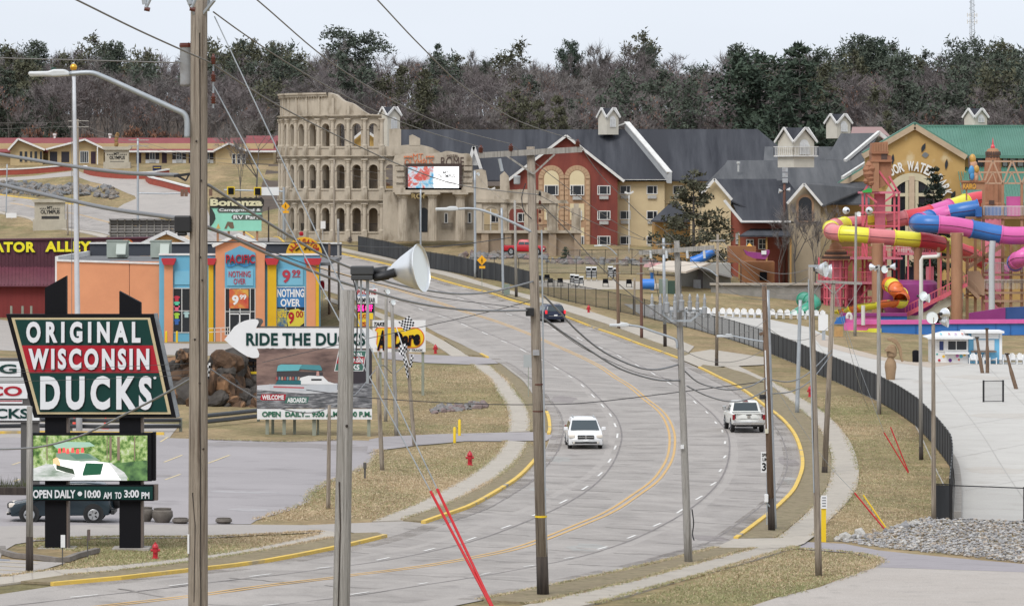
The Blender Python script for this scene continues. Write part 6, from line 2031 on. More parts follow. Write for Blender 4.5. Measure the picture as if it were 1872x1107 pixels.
 for x,y in ((110,822),(118,821),(125,823),(134,821),(143,823),(152,821)):
  lay('passenger',[(x-3,y+5),(x+3,y+5),(x+2,y-4),(x-2,y-4)],E('video_red',(0.7,0.08,0.08)),0.094)
 lay('splash',[(132,874),(150,862),(153,870),(175,872),(192,866),(199,846),(205,852),(215,866),(222,876)],E('video_foam',(1,1,1)),0.096)
 return t
ducks_sign()
b=G(54,892)
D_=b.y
t=thing('cabinet_sign',b,'grey cabinet sign with white panels cut off by the left edge','sign')
put('post',MB().box(ax(38,D_),ax(70,D_),D_,D_+0.6,b.z-0.1,az(770,D_)),P_grey,t)
pxr('cabinet',-150,655,72,772,D_-0.1,0.7,P_grey,t)
pxr('white_panel',-148,660,38,688,D_-0.15,0.06,P_white,t)
pxr('white_panel',-148,700,50,728,D_-0.15,0.06,P_white,t)
pxr('grey_panel',-148,689.5,46,698.5,D_-0.13,0.04,mat('pale_grey_panel',(0.45,0.45,0.44),rough=0.7),t)
pxr('white_panel',-148,731,41,737,D_-0.15,0.06,P_white,t)
pxr('white_panel',-148,741,72,768,D_-0.15,0.06,P_white,t)
pxr('red_stripe',-148,731.5,40,733,D_-0.17,0.03,P_red,t)
lettering('ING',ax(-48,D_),ax(31,D_),az(682,D_),az(665,D_),D_-0.16,P_green,t,0.02,bold=0.03)
lettering('CO',ax(-22,D_),ax(41,D_),az(723,D_),az(705,D_),D_-0.16,P_red,t,0.02,bold=0.03)
lettering('DUCKS',ax(-58,D_),ax(53,D_),az(764,D_),az(746,D_),D_-0.16,P_green,t,0.02,bold=0.03)
def billboard():
 b=G(575,796)
 D=b.y
 t=thing('arrow_billboard',b,'white arrow billboard over a river boat picture, pointing left','billboard')
 for i,(x,w)in enumerate(((488,6),(497,5),(519,6),(537,5),(574,7),(580,4),(674,6),(640,6))):
  dd=D+(0.9 if i in (1,3,5)else 0.22)
  put('post',MB().box(ax(x-w/2,D),ax(x+w/2,D),dd,dd+0.25,b.z-0.6,az(610,D)),P_post,t,fix=False)
 out=[(410,620.5),(420,608),(428,597),(438,590),(447.5,586),(458,583.5),(467,583),(472,585),(473,589),(470.5,594),(468,599.5),(674,599.5),(680,603),(690,636),(469.5,636),(472,641),(474,647),(473,652),(469,654),(462,654),(452,651),(440,644),(430,637),(420,629)]
 wall('arrow_panel',out,D,0.12,P_white,t)
 wall('arrow_back',[(452,588),(470,581),(479,583),(481,588),(476,596),(690,597),(690,599),(470,599)],D+0.14,0.3,P_grey,t)
 lettering('RIDE THE DUCKS',ax(450,D),ax(668,D),az(631.5,D),az(608,D),D-0.02,P_green,t,0.02,bold=0.035,space=1.05)
 cl=picture_mat('print_cliff',lambda n,l:ramp_noise(n,l,0.9,[(0.3,(0.06,0.035,0.03)),(0.45,(0.16,0.10,0.085)),(0.58,(0.25,0.16,0.13)),(0.75,(0.10,0.065,0.06))],8,stretch=(0.5,1,1.8)),0)
 wa=picture_mat('print_water',lambda n,l:ramp_noise(n,l,3.0,[(0.35,(0.045,0.05,0.055)),(0.5,(0.13,0.13,0.14)),(0.62,(0.30,0.30,0.31))],8,stretch=(0.5,1,2.5)),0)
 pxr('picture_panel',469,637,680,746,D+0.02,0.1,cl,t)
 L=lambda nm,pts,m,d:put(nm,MB().prism([(ax(x,D),az(y,D))for x,y in pts],D+0.02-d,D+0.02-d+0.008),m,t)
 L('dark_gorge',[(620,637),(680,637),(680,710),(650,712),(625,700)],paint('print_gorge',(0.035,0.028,0.035)),0.006)
 L('pale_rock',[(485,640),(552,640),(548,662),(520,665),(484,660)],cl,0.012)
 L('river',[(469.5,704),(680,700),(680,745.5),(469.5,745.5)],wa,0.014)
 L('wake',[(470,704),(500,702),(625,712),(640,716),(560,719),(470,712)],paint('print_wake',(0.58,0.58,0.60)),0.022)
 L('boat_hull',[(492,702),(560,703),(617,700),(616,714),(600,718),(540,713),(494,711)],paint('print_hull',(0.52,0.54,0.57)),0.030)
 L('boat_stripe',[(500,705),(556,707),(556,709.5),(500,708)],paint('print_redline',(0.5,0.12,0.13)),0.038)
 L('boat_cabin',[(545,702),(549,690),(564,686),(590,687),(600,697),(617,702)],P_white,0.038)
 L('boat_window',[(569,692),(588,692),(588,695),(569,695)],P_black,0.046)
 L('boat_side',[(508,695),(550,695),(550,702),(503,702)],paint('print_teal_dark',(0.02,0.13,0.15)),0.046)
 L('boat_shade',[(506,678),(590,680),(590,688),(506,696)],paint('print_shade',(0.05,0.045,0.05)),0.028)
 L('boat_canopy',[(506,678),(508,668),(514,665.5),(552,666),(546,677)],paint('print_teal',(0.13,0.42,0.46)),0.052)
 L('boat_canopy',[(548,671),(553,666),(585,667),(589,674),(588,677),(548,674)],paint('print_teal2',(0.07,0.25,0.28)),0.054)
 for k in range(9):
  x=506+k*5.0
  L('passenger',[(x-2,694),(x+2,694),(x+1.3,688),(x-1.3,688)],paint('print_pass_%d'%(k%3),((0.35,0.08,0.08),(0.12,0.25,0.3),(0.45,0.3,0.22))[k%3]),0.060)
 L('passenger',[(578,686),(584,686),(583,678),(579,678)],paint('print_pass_3',(0.5,0.28,0.25)),0.060)
 L('logo_edge',[(611,678),(619,640),(670.5,640),(664,678)],P_white,0.012)
 L('logo_green',[(612.5,676.8),(620,641),(669,641),(663,676.8)],paint('print_green',(0.05,0.14,0.11)),0.020)
 L('logo_red',[(615,664),(618,652),(667,652),(665,664)],P_red,0.028)
 for s,y0,y1 in (('ORIGINAL',644,651),('WISCONSIN',654,662),('DUCKS',666,675.5)):
  lettering(s,ax(619,D),ax(664 if s!='DUCKS' else 657,D),az(y1,D),az(y0,D),D-0.012,P_white,t,0.006,bold=0.03)
 L('welcome_tag',[(475,731),(478,720),(523,720),(521,731)],P_red,0.022)
 lettering('WELCOME',ax(479,D),ax(519,D),az(730,D),az(721.5,D),D-0.004,P_white,t,0.006,bold=0.04)
 L('aboard_tag',[(520,736.5),(524,725),(565,725),(562,736.5)],paint('print_green',(0.05,0.14,0.11)),0.024)
 lettering('ABOARD!',ax(525,D),ax(560,D),az(735.5,D),az(726.5,D),D-0.006,P_white,t,0.006,bold=0.04)
 pxr('hours_strip',470,747,680,766,D,0.12,P_white,t)
 lettering('OPEN  DAILY... 9:00 A.M.- 5:00 P.M.',ax(479,D),ax(679,D),az(761.5,D),az(751.5,D),D-0.02,paint('hours_green',(0.02,0.13,0.07)),t,0.02,bold=0.04)
 return t
billboard()
b=G(735,722)
D_=b.y
t=thing('race_track_sign',b,'white board with black script on a yellow pill, checkered flag beside it','sign')
for x in (695,773):
 pxr('post',x-2.5,640,x+2.5,726,D_+0.15,0.2,P_post,t)
pxr('board',681,585,778,643,D_,0.12,P_white,t)
def pill(x0,x1,y0,y1,d,m,nm):
 r=(y1-y0)/2
 pts=[(x1-r+r*math.cos(a),(y0+y1)/2+r*math.sin(a))for a in np.linspace(-math.pi/2,math.pi/2,13)]+[(x0+3,y1),(x0,y1),(x0+3,y1-8),(x0+4,y0+8),(x0,y0+5),(x0+4,y0)]
 return wall(nm,pts,D_-d,0.03,m,t)
pill(685,776,598,636,0.03,paint('pill_orange',(0.70,0.16,0.02)),'pill_edge')
pill(687,774,600,634,0.05,paint('pill_yellow',(0.82,0.56,0.015)),'pill')
lettering('TAKE',ax(683.5,D_),ax(704,D_),az(595.5,D_),az(588.5,D_),D_-0.02,P_black,t,0.02,bold=0.03,shear=0.25)
for dx,m,d in ((0.8,paint('pill_orange',(0.7,.16,.02)),0.06),(0,P_black,0.08)):
 lettering('A',ax(689+dx,D_),ax(703+dx,D_),az(640+dx,D_),az(603+dx,D_),D_-d,m,t,0.02,bold=0.05,shear=0.3)
 lettering('Dare',ax(716+dx,D_),ax(768+dx,D_),az(633+dx,D_),az(605+dx,D_),D_-d,m,t,0.02,bold=0.05,shear=0.3,rot=R(7))
lettering('GO KART TRACK',ax(722,D_),ax(773,D_),az(641.5,D_),az(637.5,D_),D_-0.02,P_grey,t,0.02,shear=0.2)
b=G(672,640)
D_=b.y
t=thing('store_pole_sign',b,'tall store pole sign with red lettering and magenta digital board','sign')
for x in (661,683):
 put('post',MB().box(ax(x-2,D_),ax(x+2,D_),D_+0.3,D_+0.6,b.z-0.2,az(520,D_)),P_steel,t)
pxr('name_panel',652,527,690,554,D_,0.4,P_white,t)
lettering('PACIFIC',ax(653,D_),ax(688,D_),az(538,D_),az(529,D_),D_-0.02,P_red,t,0.03,bold=0.03)
pxr('blue_line',654,539,674,540.5,D_-0.02,0.03,paint('wave_blue',(0.03,0.22,0.5)),t)
lettering('SWIMWEAR',ax(651,D_),ax(686,D_),az(553,D_),az(544,D_),D_-0.02,P_black,t,0.02)
pxr('digital_board',652,555.5,683,571,D_,0.4,P_black,t)
lettering('50% OFF',ax(653,D_),ax(681,D_),az(569,D_),az(557,D_),D_-0.02,mat('led_magenta',(1.0,0.03,0.30),emit=1.2),t,0.03,bold=0.03)
pxr('yellow_panel',654,572,682,583,D_,0.4,P_gold,t)
pxr('yellow_panel',654,584,676,600,D_,0.4,P_gold,t)
lettering('DUCKS',ax(656,D_),ax(675,D_),az(581,D_),az(574,D_),D_-0.02,P_red,t,0.02,bold=0.03)
lettering('ESS',ax(658,D_),ax(674,D_),az(597,D_),az(588,D_),D_-0.02,P_red,t,0.02,bold=0.03)
b=G(432,447)
D_=b.y
t=thing('campground_billboard',b,'mint green campground billboard with black scalloped name on top','billboard')
for x in (398,418,446,470):
 pxr('post',x-2,420,x+2,450,D_+0.2,0.3,M_timber,t)
pxr('mint_panel',383,376,478,422,D_,0.2,paint('mint',(0.27,0.62,0.47)),t)
out=[(383,380)]+[(383+5*k,362-(1.6 if k%2 else 0))for k in range(20)]+[(483,366),(482,376),(478,380)]
wall('name_cutout',out,D_-0.1,0.15,paint('bonanza_black',(0.02,0.018,0.015)),t)
CRM=paint('bonanza_cream',(0.66,0.62,0.40))
lettering('Bonanza',ax(384.5,D_),ax(480,D_),az(376.5,D_),az(363.5,D_),D_-0.12,CRM,t,0.04,bold=0.045)
for x0,x1,y0,y1,s in ((397,480,379.5,389,'Campground &'),(423,480,392,402,'RV Park')):
 wall('grey_pill',[(x0,y0+4),(x0+3,y0),(x1,y0),(x1,y1),(x0+3,y1),(x0,y1-4)],D_-0.03,0.03,paint('pill_grey',(0.10,0.12,0.10)),t)
 lettering(s,ax(x0+4,D_),ax(x1-3,D_),az(y1-1.5,D_),az(y0+1.5,D_),D_-0.05,P_white,t,0.02,bold=0.02)
wall('canoe',[(383,380),(388,382),(393,392),(394,400),(390,408),(385,414),(383,414)],D_-0.03,0.03,paint('canoe_dark',(0.03,0.04,0.035)),t)
wall('tent',[(410,418),(413,411),(416,405),(426,406),(428,416),(426,418),(421,417),(417,412),(414,418)],D_-0.03,0.03,paint('tent_brown',(0.16,0.11,0.07)),t)
wall('campfire',[(395,418),(399,408),(403,418)],D_-0.03,0.03,paint('fire_tan',(0.55,0.38,0.12)),t)
b=G(258,440)
D_=b.y
t=thing('billboard_back',b,'weathered grey plank back of a billboard behind the maroon hall','billboard')
for k in range(7):
 y=402+k*5.5
 pxr('plank',201,y,322,y+5.0,D_+0.25,0.1,mat('grey_planks',(0.17,0.16,0.15),(0.12,0.115,0.11),scale=1.5,rough=0.9,stretch=(0.2,1,1)),t)
for k in range(9):
 x=200+k*13.5
 pxr('upright',x,400,x+2.2,448,D_,0.25,mat('grey_uprights',(0.27,0.25,0.23),(0.2,0.19,0.17),scale=1.5,rough=0.9),t)
for y in (407,424):
 pxr('rail',198,y,322,y+2,D_-0.1,0.1,P_grey,t)
pxr('catwalk',199,400,322,401.5,D_-0.5,0.6,P_grey,t)
def monument(px,py,x0,x1,y0,y1,y2,lines,label):
 b=G(px,py)
 D=b.y
 t=thing('monument_sign',b,label,'sign')
 ST=mat('monument_stone',(0.46,0.42,0.34),(0.38,0.345,0.28),scale=1.0,rough=0.95)
 pxr('plinth',x0+2,y1,x1-2,y2+3,D,1.4,ST,t)
 pxr('block',x0+5,y0+5,x1-5,y1,D+0.1,1.2,ST,t)
 wall('cap',[(x0,y0),(x1,y0),(x1,y0+3),(x1-4,y0+6),(x0+4,y0+6),(x0,y0+3)],D-0.25,1.9,ST,t)
 dk=paint('monument_dark',(0.03,0.03,0.03))
 for s,a,c,d,e in lines:
  if s is None:
   pxr('name_bar',a,d,c,e,D+0.06,0.05,dk,t)
  else:
   lettering(s,ax(a,D),ax(c,D),az(e,D),az(d,D),D+0.09,dk,t,0.06,bold=0.02)
 for s in (-1,1):
  xm=(x0+x1)/2
  mb=MB()
  for k in range(4):
   xx=xm+s*(6+3.2*k)
   mb.prism([(ax(xx,D),az(lines[1][3]-2,D)),(ax(xx+s*2.6,D),az(lines[1][3]-1.5,D)),(ax(xx+s*2,D),az(lines[1][3]-4,D))],D+0.05,D+0.09)
  put('flourish',mb,dk,t)
 return t
monument(91,421,58,123,364,401,420,[('MT.',86,97,377,382),('OLYMPUS',74,109,383.5,390.5),(None,76,108,395,400)],'pale stone monument sign on the grass below the far road')
monument(213,308,187,240,268,296,307,[('MT.',208,219,279,283.5),('OLYMPUS',200,228,285,291),(None,201,227,295,299)],'pale stone monument sign in front of the motel')
b=G(213,308)
t=thing('gilded_figure',at(213,268.5,b.y+0.5),'small golden brown figure standing on the motel monument sign','statue')
GM=mat('aged_gold',(0.30,0.17,0.055),(0.2,0.11,0.04),scale=3,rough=0.6)
mb=MB()
for x,y,rx,rz_ in ((211.5,264,.25,.5),(214,263,.25,.5),(212.5,256,.33,.55),(213.5,249.5,.36,.5),(214,244.5,.2,.25)):
 q=blob(at(x,y,b.y+0.5),rx,0.25,rz_)
 mb.add(q.v,q.f)
put('body',mb,GM,t,smooth=True)
put('raised_arm',MB().tube([at(215,249,b.y+0.5),at(218,246,b.y+0.4),at(216,243,b.y+0.4)],0.1,6),GM,t)
def motel():
 D=724.0
 t=thing('motel',G(250,302),'long low yellow motel with dusty red roof on the hill','building')
 YW=mat('motel_yellow',(0.50,0.385,0.215),(0.44,0.34,0.19),scale=0.5,rough=0.9)
 RR=mat('motel_red_roof',(0.25,0.07,0.075),(0.21,0.058,0.062),scale=0.4,rough=0.9)
 DS=paint('motel_dark',(0.022,0.02,0.03))
 pxr('wall',-60,262,500,312,D,8,YW,t)
 slab('roof',[at(-60,277,D-1.2),at(505,277,D-1.2),at(505,252,D+5),at(-60,252,D+5)],RR,t)
 slab('roof',[at(-60,252,D+5),at(505,252,D+5),at(505,277,D+11),at(-60,277,D+11)],RR,t)
 pxr('eave_board',140,275,505,278.5,D-1.35,0.15,M_trim,t)
 def gable(x0,xp,x1,yp,ye,d,label=None):
  wall('gable_wall',[(x0+4,ye),(xp,yp+3),(x1-4,ye),(x1-4,312),(x0+4,312)],d,4,YW,t)
  bar('gable_trim',at(x0,ye,d-1),at(xp,yp,d-1),0.25,M_trim,t,0.3)
  bar('gable_trim',at(xp,yp,d-1),at(x1,ye,d-1),0.25,M_trim,t,0.3)
  p,a,c=at(xp,yp,d-1),at(x0,ye,d-1),at(x1,ye,d-1)
  bk=Vector((p.x,D+6,p.z))
  slab('gable_roof',[a,p,bk,Vector((a.x,D+6,a.z))],RR,t,0.12)
  slab('gable_roof',[p,c,Vector((c.x,D+6,c.z)),bk],RR,t,0.12)
 gable(15,33,82,254,274,D-3)
 gable(84,155,193,255,273,D-2.2)
 gable(390,418,452,262,276,D-2)
 fm=mat('motel_frame',(0.55,0.56,0.55),rough=0.6)
 for xa,xb in ((35,42),(44,51),(54,60),(62,69),(72,78)):
  window(t,xa,276,xb,297,D-3,fm=YW,mull=(),name='window',fw=0.08)
 for xa,xb in ((90,106),(111,128),(146,162)):
  window(t,xa,276,xb,298,D-2.2,fm=YW if xa<140 else fm,mull=()if xa<140 else (0.25,0.5,0.75),gm=DS if xa<140 else M_glass,fw=0.1)
 for x in (166,249,296,345,396):
  pxr('door',x,277,x+9,301,D-(2.25 if x<180 else 0.06),0.05,paint('motel_door',(0.03,0.012,0.025)),t)
 for x in (266,315,365):
  window(t,x+7,277,x+18,292,D,fm=fm,mull=(0.5,))
  for s in (0,18.5):
   pxr('shutter',x+s,277,x+s+6.5,291,D-0.08,0.08,DS,t)
  pxr('panel',x,292,x+25,300,D-0.05,0.06,P_white,t)
  acunit(t,x+12.5,295,D-0.06,1.0,0.5)
 for xa in (424,433,442):
  window(t,xa,281,xa+7,300,D-2,fm=fm,mull=(),rails=(0.5,),gm=DS)
 for x in (177,):
  pxr('porch_post',x,268,x+2,305,D-3.4,0.2,M_trim,t)
 for x in (100,201):
  put('roof_vent',MB().lathe([(0.2,0),(0.2,0.5),(0.3,0.6),(0.3,0.9)],at(x,254,D+5),8),M_trim,t)
 return t
motel()
t=thing('side_hall',G(480,300),'brown walled annex at the right end of the motel','building')
pxr('wall',455,258,505,305,735,5,mat('brown_wall',(0.22,0.14,0.08),rough=0.9),t)
slab('roof',[at(450,262,733),at(510,262,733),at(510,248,740),at(450,248,740)],MATS['motel_red_roof'],t)
def lowwall(pts,label,h=0.9):
 line=gl(pts,1.5)
 c=line[len(line)//2]
 t=thing('retaining_wall',(c[0],c[1],hz(*c)),label,'wall','low red walls of the motel drive')
 BR=mat('wall_brick_red',(0.33,0.075,0.05),(0.27,0.06,0.042),scale=1.0,rough=0.9)
 for nm,w,off,hh,m in (('wall_body',0.4,-0.3,h+0.3,BR),('wall_cap',0.6,h,0.22,M_trim)):
  P=[Vector(p)for p in line]
  mb=MB()
  n=len(P)
  V=[]
  for i in range(n):
   tg=(P[min(i+1,n-1)]-P[max(i-1,0)]).normalized()
   nr=Vector((-tg.y,tg.x))*(w/2)
   z=hz(P[i].x,P[i].y)+off
   for q,zz in ((P[i]+nr,z),(P[i]-nr,z),(P[i]-nr,z+hh),(P[i]+nr,z+hh)):
    V.append((q.x,q.y,zz))
  Fc=[]
  for i in range(n-1):
   a,b2=4*i,4*i+4
   Fc+=[(a+3,a+2,b2+2,b2+3),(a,a+3,b2+3,b2),(a+2,a+1,b2+1,b2+2)]
  Fc+=[(0,1,2,3),(4*n-1,4*n-2,4*n-3,4*n-4)]
  mb.add(V,Fc)
  put(nm,mb,m,t,fix=False)
lowwall([(-60,325),(0,320),(50,318),(100,314),(131,311)],'low brick red wall at the left of the motel drive',0.8)
lowwall([(155,315),(165,320),(200,325),(245,327),(285,325),(308,321)],'low white capped red wall curving before the upper monument sign')
lowwall([(268,330),(275,336),(300,342),(330,350),(345,354)],'low white capped red wall right of the motel drive',1.0)
b=G(287,315)
t=thing('motel_sign',b,'small navy sign with yellow line on the motel lawn','sign')
for x in (281,293):
 pxr('post',x,304,x+1.2,316,b.y+0.05,0.1,P_grey,t)
pxr('board',279,303,295,313,b.y,0.08,paint('navy_board',(0.015,0.02,0.07)),t)
pxr('yellow_line',281,306,293,307,b.y-0.02,0.03,P_gold,t)
def woodm(nm,c1,c2,c3):
 return mat(nm,c1,c2,scale=2.2,rough=0.95,bump=0.9,bscale=6,stretch=(13,13,0.3),lo=0.32,hi=0.62,detail=9,col3=c3,s3=1.6,lo3=0.54,hi3=0.68)
W_grey=woodm('weathered_wood',(0.41,0.35,0.285),(0.27,0.225,0.18),(0.13,0.095,0.07))
W_pale=woodm('silver_wood',(0.43,0.41,0.38),(0.33,0.31,0.285),(0.19,0.175,0.155))
W_brown=woodm('brown_wood',(0.25,0.17,0.115),(0.17,0.11,0.075),(0.08,0.05,0.035))
W_rust=woodm('red_brown_wood',(0.20,0.105,0.08),(0.15,0.075,0.06),(0.07,0.035,0.03))
W_dark=mat('creosote',(0.025,0.02,0.018),(0.07,0.055,0.045),scale=2,rough=0.95,stretch=(4,4,0.3),bump=0.4,bscale=8)
C_lamp=mat('lamp_grey',(0.60,0.62,0.63),(0.52,0.54,0.55),scale=2,rough=0.4,spec=0.5)
C_alu=mat('spun_aluminium',(0.86,0.87,0.88),(0.76,0.77,0.78),scale=1.5,rough=0.36,metal=0.75)
C_lens=mat('lamp_lens',(0.86,0.91,0.91),rough=0.25,spec=0.6)
C_blk=mat('black_fitting',(0.02,0.02,0.022),rough=0.5)
C_brn=mat('brown_porcelain',(0.10,0.028,0.02),rough=0.25)
C_cable=mat('grey_cable',(0.20,0.205,0.215),rough=0.6)
C_wire=mat('weathered_wire',(0.17,0.16,0.15),rough=0.6)
C_bwire=mat('black_wire',(0.03,0.03,0.032),rough=0.6)
def pole(label,bx,by,tx,ty,wb,wt,m,D=None,foot=None,name='utility_pole',cat='utility pole',group=None,gap=True,sides=14):
 """tapered pole from ground pixel to top pixel, widths in photo pixels; foot = row where the dark stain starts"""
 g=G(bx,by)if D is None else None
 D=g.y if g else D
 A,B=at(bx,by,D),at(tx,ty,D)
 if g is None:
  z0=hz(A.x,D)-0.2
  t_=(z0-A.z)/(B.z-A.z)
  A=A+(B-A)*t_
 else:
  A.z-=0.15
 u=D/F
 t=thing(name,A,label,cat,group)
 N=9
 P=[A+(B-A)*(k/N)for k in range(N+1)]
 rb,rt=wb*u/2,wt*u/2
 if foot is None:
  put('shaft',MB().tube(P,[rb+(rt-rb)*k/N for k in range(N+1)],sides),m,t,smooth=True,fix=False)
 else:
  f=(by-foot)/(by-ty)
  C=A+(B-A)*f
  rc=rb+(rt-rb)*f
  put('shaft',MB().tube([C,(C+B)/2,B],[rc,(rc+rt)/2,rt],sides),m,t,smooth=True,fix=False)
  put('stained_foot',MB().tube([A,C+(B-A).normalized()*0.01],[rb*1.02,rc*1.012],sides),W_dark,t,smooth=True,fix=False)
 t['D']=D
 return t,D
def cobra(t,pts,D,r0,head=(0,0),hl=36,flip=1,hh=7):
 """curved arm (photo points from pole to head) with a cobra head lamp at the end"""
 L=crom([at(x,y,D)for x,y in pts],5)
 put('lamp_arm',MB().tube(L,r0,8,r2=r0*0.8),P_steel,t,smooth=True,fix=False)
 x,y=pts[-1]
 s=-flip
 pr=[(0,-2.2),(0.12,-hh*.62),(0.38,-hh*.62),(0.52,-hh*.36),(1.0,-hh*.30),(1.0,hh*.26),(0.5,hh*.36),(0.4,hh*.42),(0,hh*.3)]
 w=hh*1.1*D/F
 o=[(ax(x+s*a*hl,D),az(y+b,D))for a,b in pr]
 q=put('lamp_head',MB().prism(o,D-w,D+w),C_lamp,t,bevel=0.03)
 put('lens',MB().box(*sorted((ax(x+s*.45*hl,D),ax(x+s*.97*hl,D))),D-w*.8,D+w*.8,az(y+hh*.36,D),az(y+hh*.22,D)),C_lens,q)
 return q
def wire(pts,D0,D1,r,m,label,group=None,per=6,cat='cable',name='overhead_cable'):
 """cable through photo points, its distance running from D0 to D1"""
 n=len(pts)
 ds=[0]
 for a,b in zip(pts[:-1],pts[1:]):
  ds.append(ds[-1]+math.hypot(b[0]-a[0],b[1]-a[1]))
 W=[at(p[0],p[1],1/((1-d/ds[-1])/D0+d/ds[-1]/D1))for p,d in zip(pts,ds)]
 L=crom(W,per)
 return put(name,MB().tube(L,r,6),m,None,smooth=True,fix=False,label=label,cat=cat,group=group,base=tuple(L[0]))
def sagw(a,b,sag,n=7):
 """photo points from a to b hanging by sag pixels"""
 return [(a[0]+(b[0]-a[0])*k/n,a[1]+(b[1]-a[1])*k/n+sag*4*(k/n)*(1-k/n))for k in range(n+1)]
def insul(t,x,y,D,h=0.3,r=0.09,m=None):
 pr=[(r*.5,0),(r,h*.1),(r*.6,h*.25),(r*1.05,h*.35),(r*.6,h*.5),(r*1.05,h*.6),(r*.5,h*.78),(r*.4,h)]
 return put('insulator',MB().lathe(pr,at(x,y,D),10),m or C_brn,t,smooth=True,fix=False)
def can(t,x,y0,y1,w,D,m,nm='transformer',dy=0.0):
 X,r=ax(x,D),w*D/F/2
 z0,z1=az(y1,D),az(y0,D)
 return put(nm,MB().lathe([(r*.9,z0),(r,z0+.05),(r,z1-.06),(r*1.06,z1-.05),(r*1.06,z1-.01),(r*.7,z1)],(X,D+dy,0),18),m,t,smooth=True,fix=False)
def flood(t,x,y,D,size,yaw,tilt=0.0,m=None):
 """spun reflector floodlight, size = mouth height in photo px, yaw in radians from facing right"""
 r=size*D/F/2
 mb=MB().lathe([(r*.2,-r*1.55),(r*.24,-r*1.3),(r*.34,-r*1.2),(r*.62,-r*.75),(r*.88,-r*.25),(r,0),(r*1.03,0.0),(r*1.03,0.02)],(0,0,0),28,'x',cap=False)
 ln=MB().lathe([(0.001,-0.01),(r*.99,-0.01)],(0,0,0),28,'x',cap=False)
 sk=MB().lathe([(r*.3,-r*2.1),(r*.3,-r*1.5),(r*.26,-r*1.45)],(0,0,0),14,'x')
 M_=Matrix.Translation(at(x,y,D))@Matrix.Rotation(yaw,4,'Z')@Matrix.Rotation(tilt,4,'Y')
 q=put('floodlight',mb.xf(M_),m or C_alu,t,smooth=True,fix=False)
 put('lens',ln.xf(M_),C_lens,q,fix=False)
 put('lamp_socket',sk.xf(M_),C_blk,q,smooth=True,fix=False)
 return q
P1,D1=pole('thick weathered grey pole at left with transformer can and curved lamp arm',362,1107,364,-60,38,30,W_grey,D=82,gap=False,sides=20)
put('crack',MB().tube([at(367,1107,D1-.19),at(366,800,D1-.18),at(364,560,D1-.172),at(366,300,D1-.162),at(365,60,D1-.156)],0.011,5),W_dark,P1,fix=False)
put('crack',MB().tube([at(355,1100,D1-.165),at(357,960,D1-.17),at(352,900,D1-.15)],0.013,5),W_dark,P1,fix=False)
for y,dx in ((470,4),(512,8),(258,-3),(700,3),(820,10),(330,6),(620,-6)):
 put('knot',MB().lathe([(0,-.012),(.022,0),(0,.012)],at(362+dx,y,D1-.185+abs(dx)*.002),8,'y'),W_dark,P1,fix=False)
TR=mat('transformer_grey',(0.38,0.40,0.42),(0.26,0.24,0.24),scale=2.2,rough=0.5,lo=0.4,hi=0.75)
can(P1,340,78,157,26,D1,TR,dy=0.28)
put('transformer_band',MB().lathe([(.145,az(86,D1)),(.148,az(82,D1)),(.14,az(78,D1))],(ax(340,D1),D1+.28,0),18),C_brn,P1)
cobra(P1,[(342,252),(342,222),(336,208),(318,199),(250,168),(190,141),(165,133),(128,135)],D1-0.15,0.055,hl=75,hh=13)
put('photocell',MB().lathe([(.045,0),(.045,.08),(.04,.09)],at(98,132,D1-.15),10),paint('cell_green',(0.01,0.05,0.035)),P1)
for y in (118,150,190):
 insul(P1,390,y,D1-0.12,0.2,0.05)
put('insulator_rack',MB().beam(at(390,198,D1),at(390,105,D1),0.03),P_steel,P1)
for a,b in (((372,25),(392,0)),((356,28),(340,-10)),((380,20),(385,-30))):
 put('bracket',MB().beam(at(a[0],a[1],D1-.1),at(b[0],b[1],D1-.3),0.05),P_steel,P1)
for x,y in ((262,8),(345,8)):
 put('fuse_cutout',MB().tube([at(x,y-20,D1-.5),at(x+3,y,D1-.5)],0.05,8).tube([at(x+5,y+6,D1-.5),at(x+14,y-14,D1-.5)],0.035,8),P_steel,P1)
 put('fuse_tip',MB().tube([at(x+2,y+8,D1-.5),at(x+12,y+10,D1-.5)],0.04,8),C_brn,P1)
put('pole_tag',MB().box(ax(343.5,D1),ax(347,D1),D1-.14,D1-.1,az(1010,D1),az(975,D1)),P_white,P1)
put('splice_box',MB().box(ax(320,D1),ax(350,D1),D1-.2,D1+.1,az(425,D1),az(394,D1)).box(ax(325,D1),ax(342,D1),D1-.18,D1+.08,az(431,D1),az(424,D1)),C_blk,P1,bevel=0.03)
put('cable_clamp',MB().beam(at(318,322,D1),at(347,318,D1),.05).beam(at(325,322,D1),at(340,330,D1),.04).beam(at(340,330,D1),at(347,316,D1),.03),C_blk,P1,fix=False)
P2,D2=pole('short silver grey pole topped by one big floodlight and ballast box',624,1107,635,530,36,27,W_pale,D=55,sides=20)
put('crack',MB().tube([at(618,1107,D2-.11),at(622,960,D2-.108),at(620,880,D2-.1)],0.009,5),W_dark,P2,fix=False)
put('knot',MB().lathe([(0,-.01),(.02,0),(0,.01)],at(634,778,D2-.105),8,'y'),W_dark,P2,fix=False)
put('ballast_box',MB().box(ax(642,D2),ax(682,D2),D2-.1,D2+.12,az(512,D2),az(502,D2)).box(ax(641,D2),ax(683,D2),D2-.11,D2+.13,az(502,D2),az(486,D2)),mat('ballast_grey',(0.05,0.052,0.055),rough=0.6),P2,bevel=0.015)
put('bracket',MB().tube([at(652,530,D2),at(652,511,D2)],.02,8).tube([at(672,700,D2+.05),at(672,511,D2+.05)],.02,8).tube([at(660,640,D2),at(660,511,D2)],0.012,8),P_steel,P2,fix=False)
flood(P2,768,490,D2,86,R(-19),R(-8))
put('lamp_neck',MB().tube([at(682,506,D2-.02),at(694,506,D2-.03),at(722,498,D2-.02)],[.035,.05,.06],12),C_blk,P2,smooth=True,fix=False)
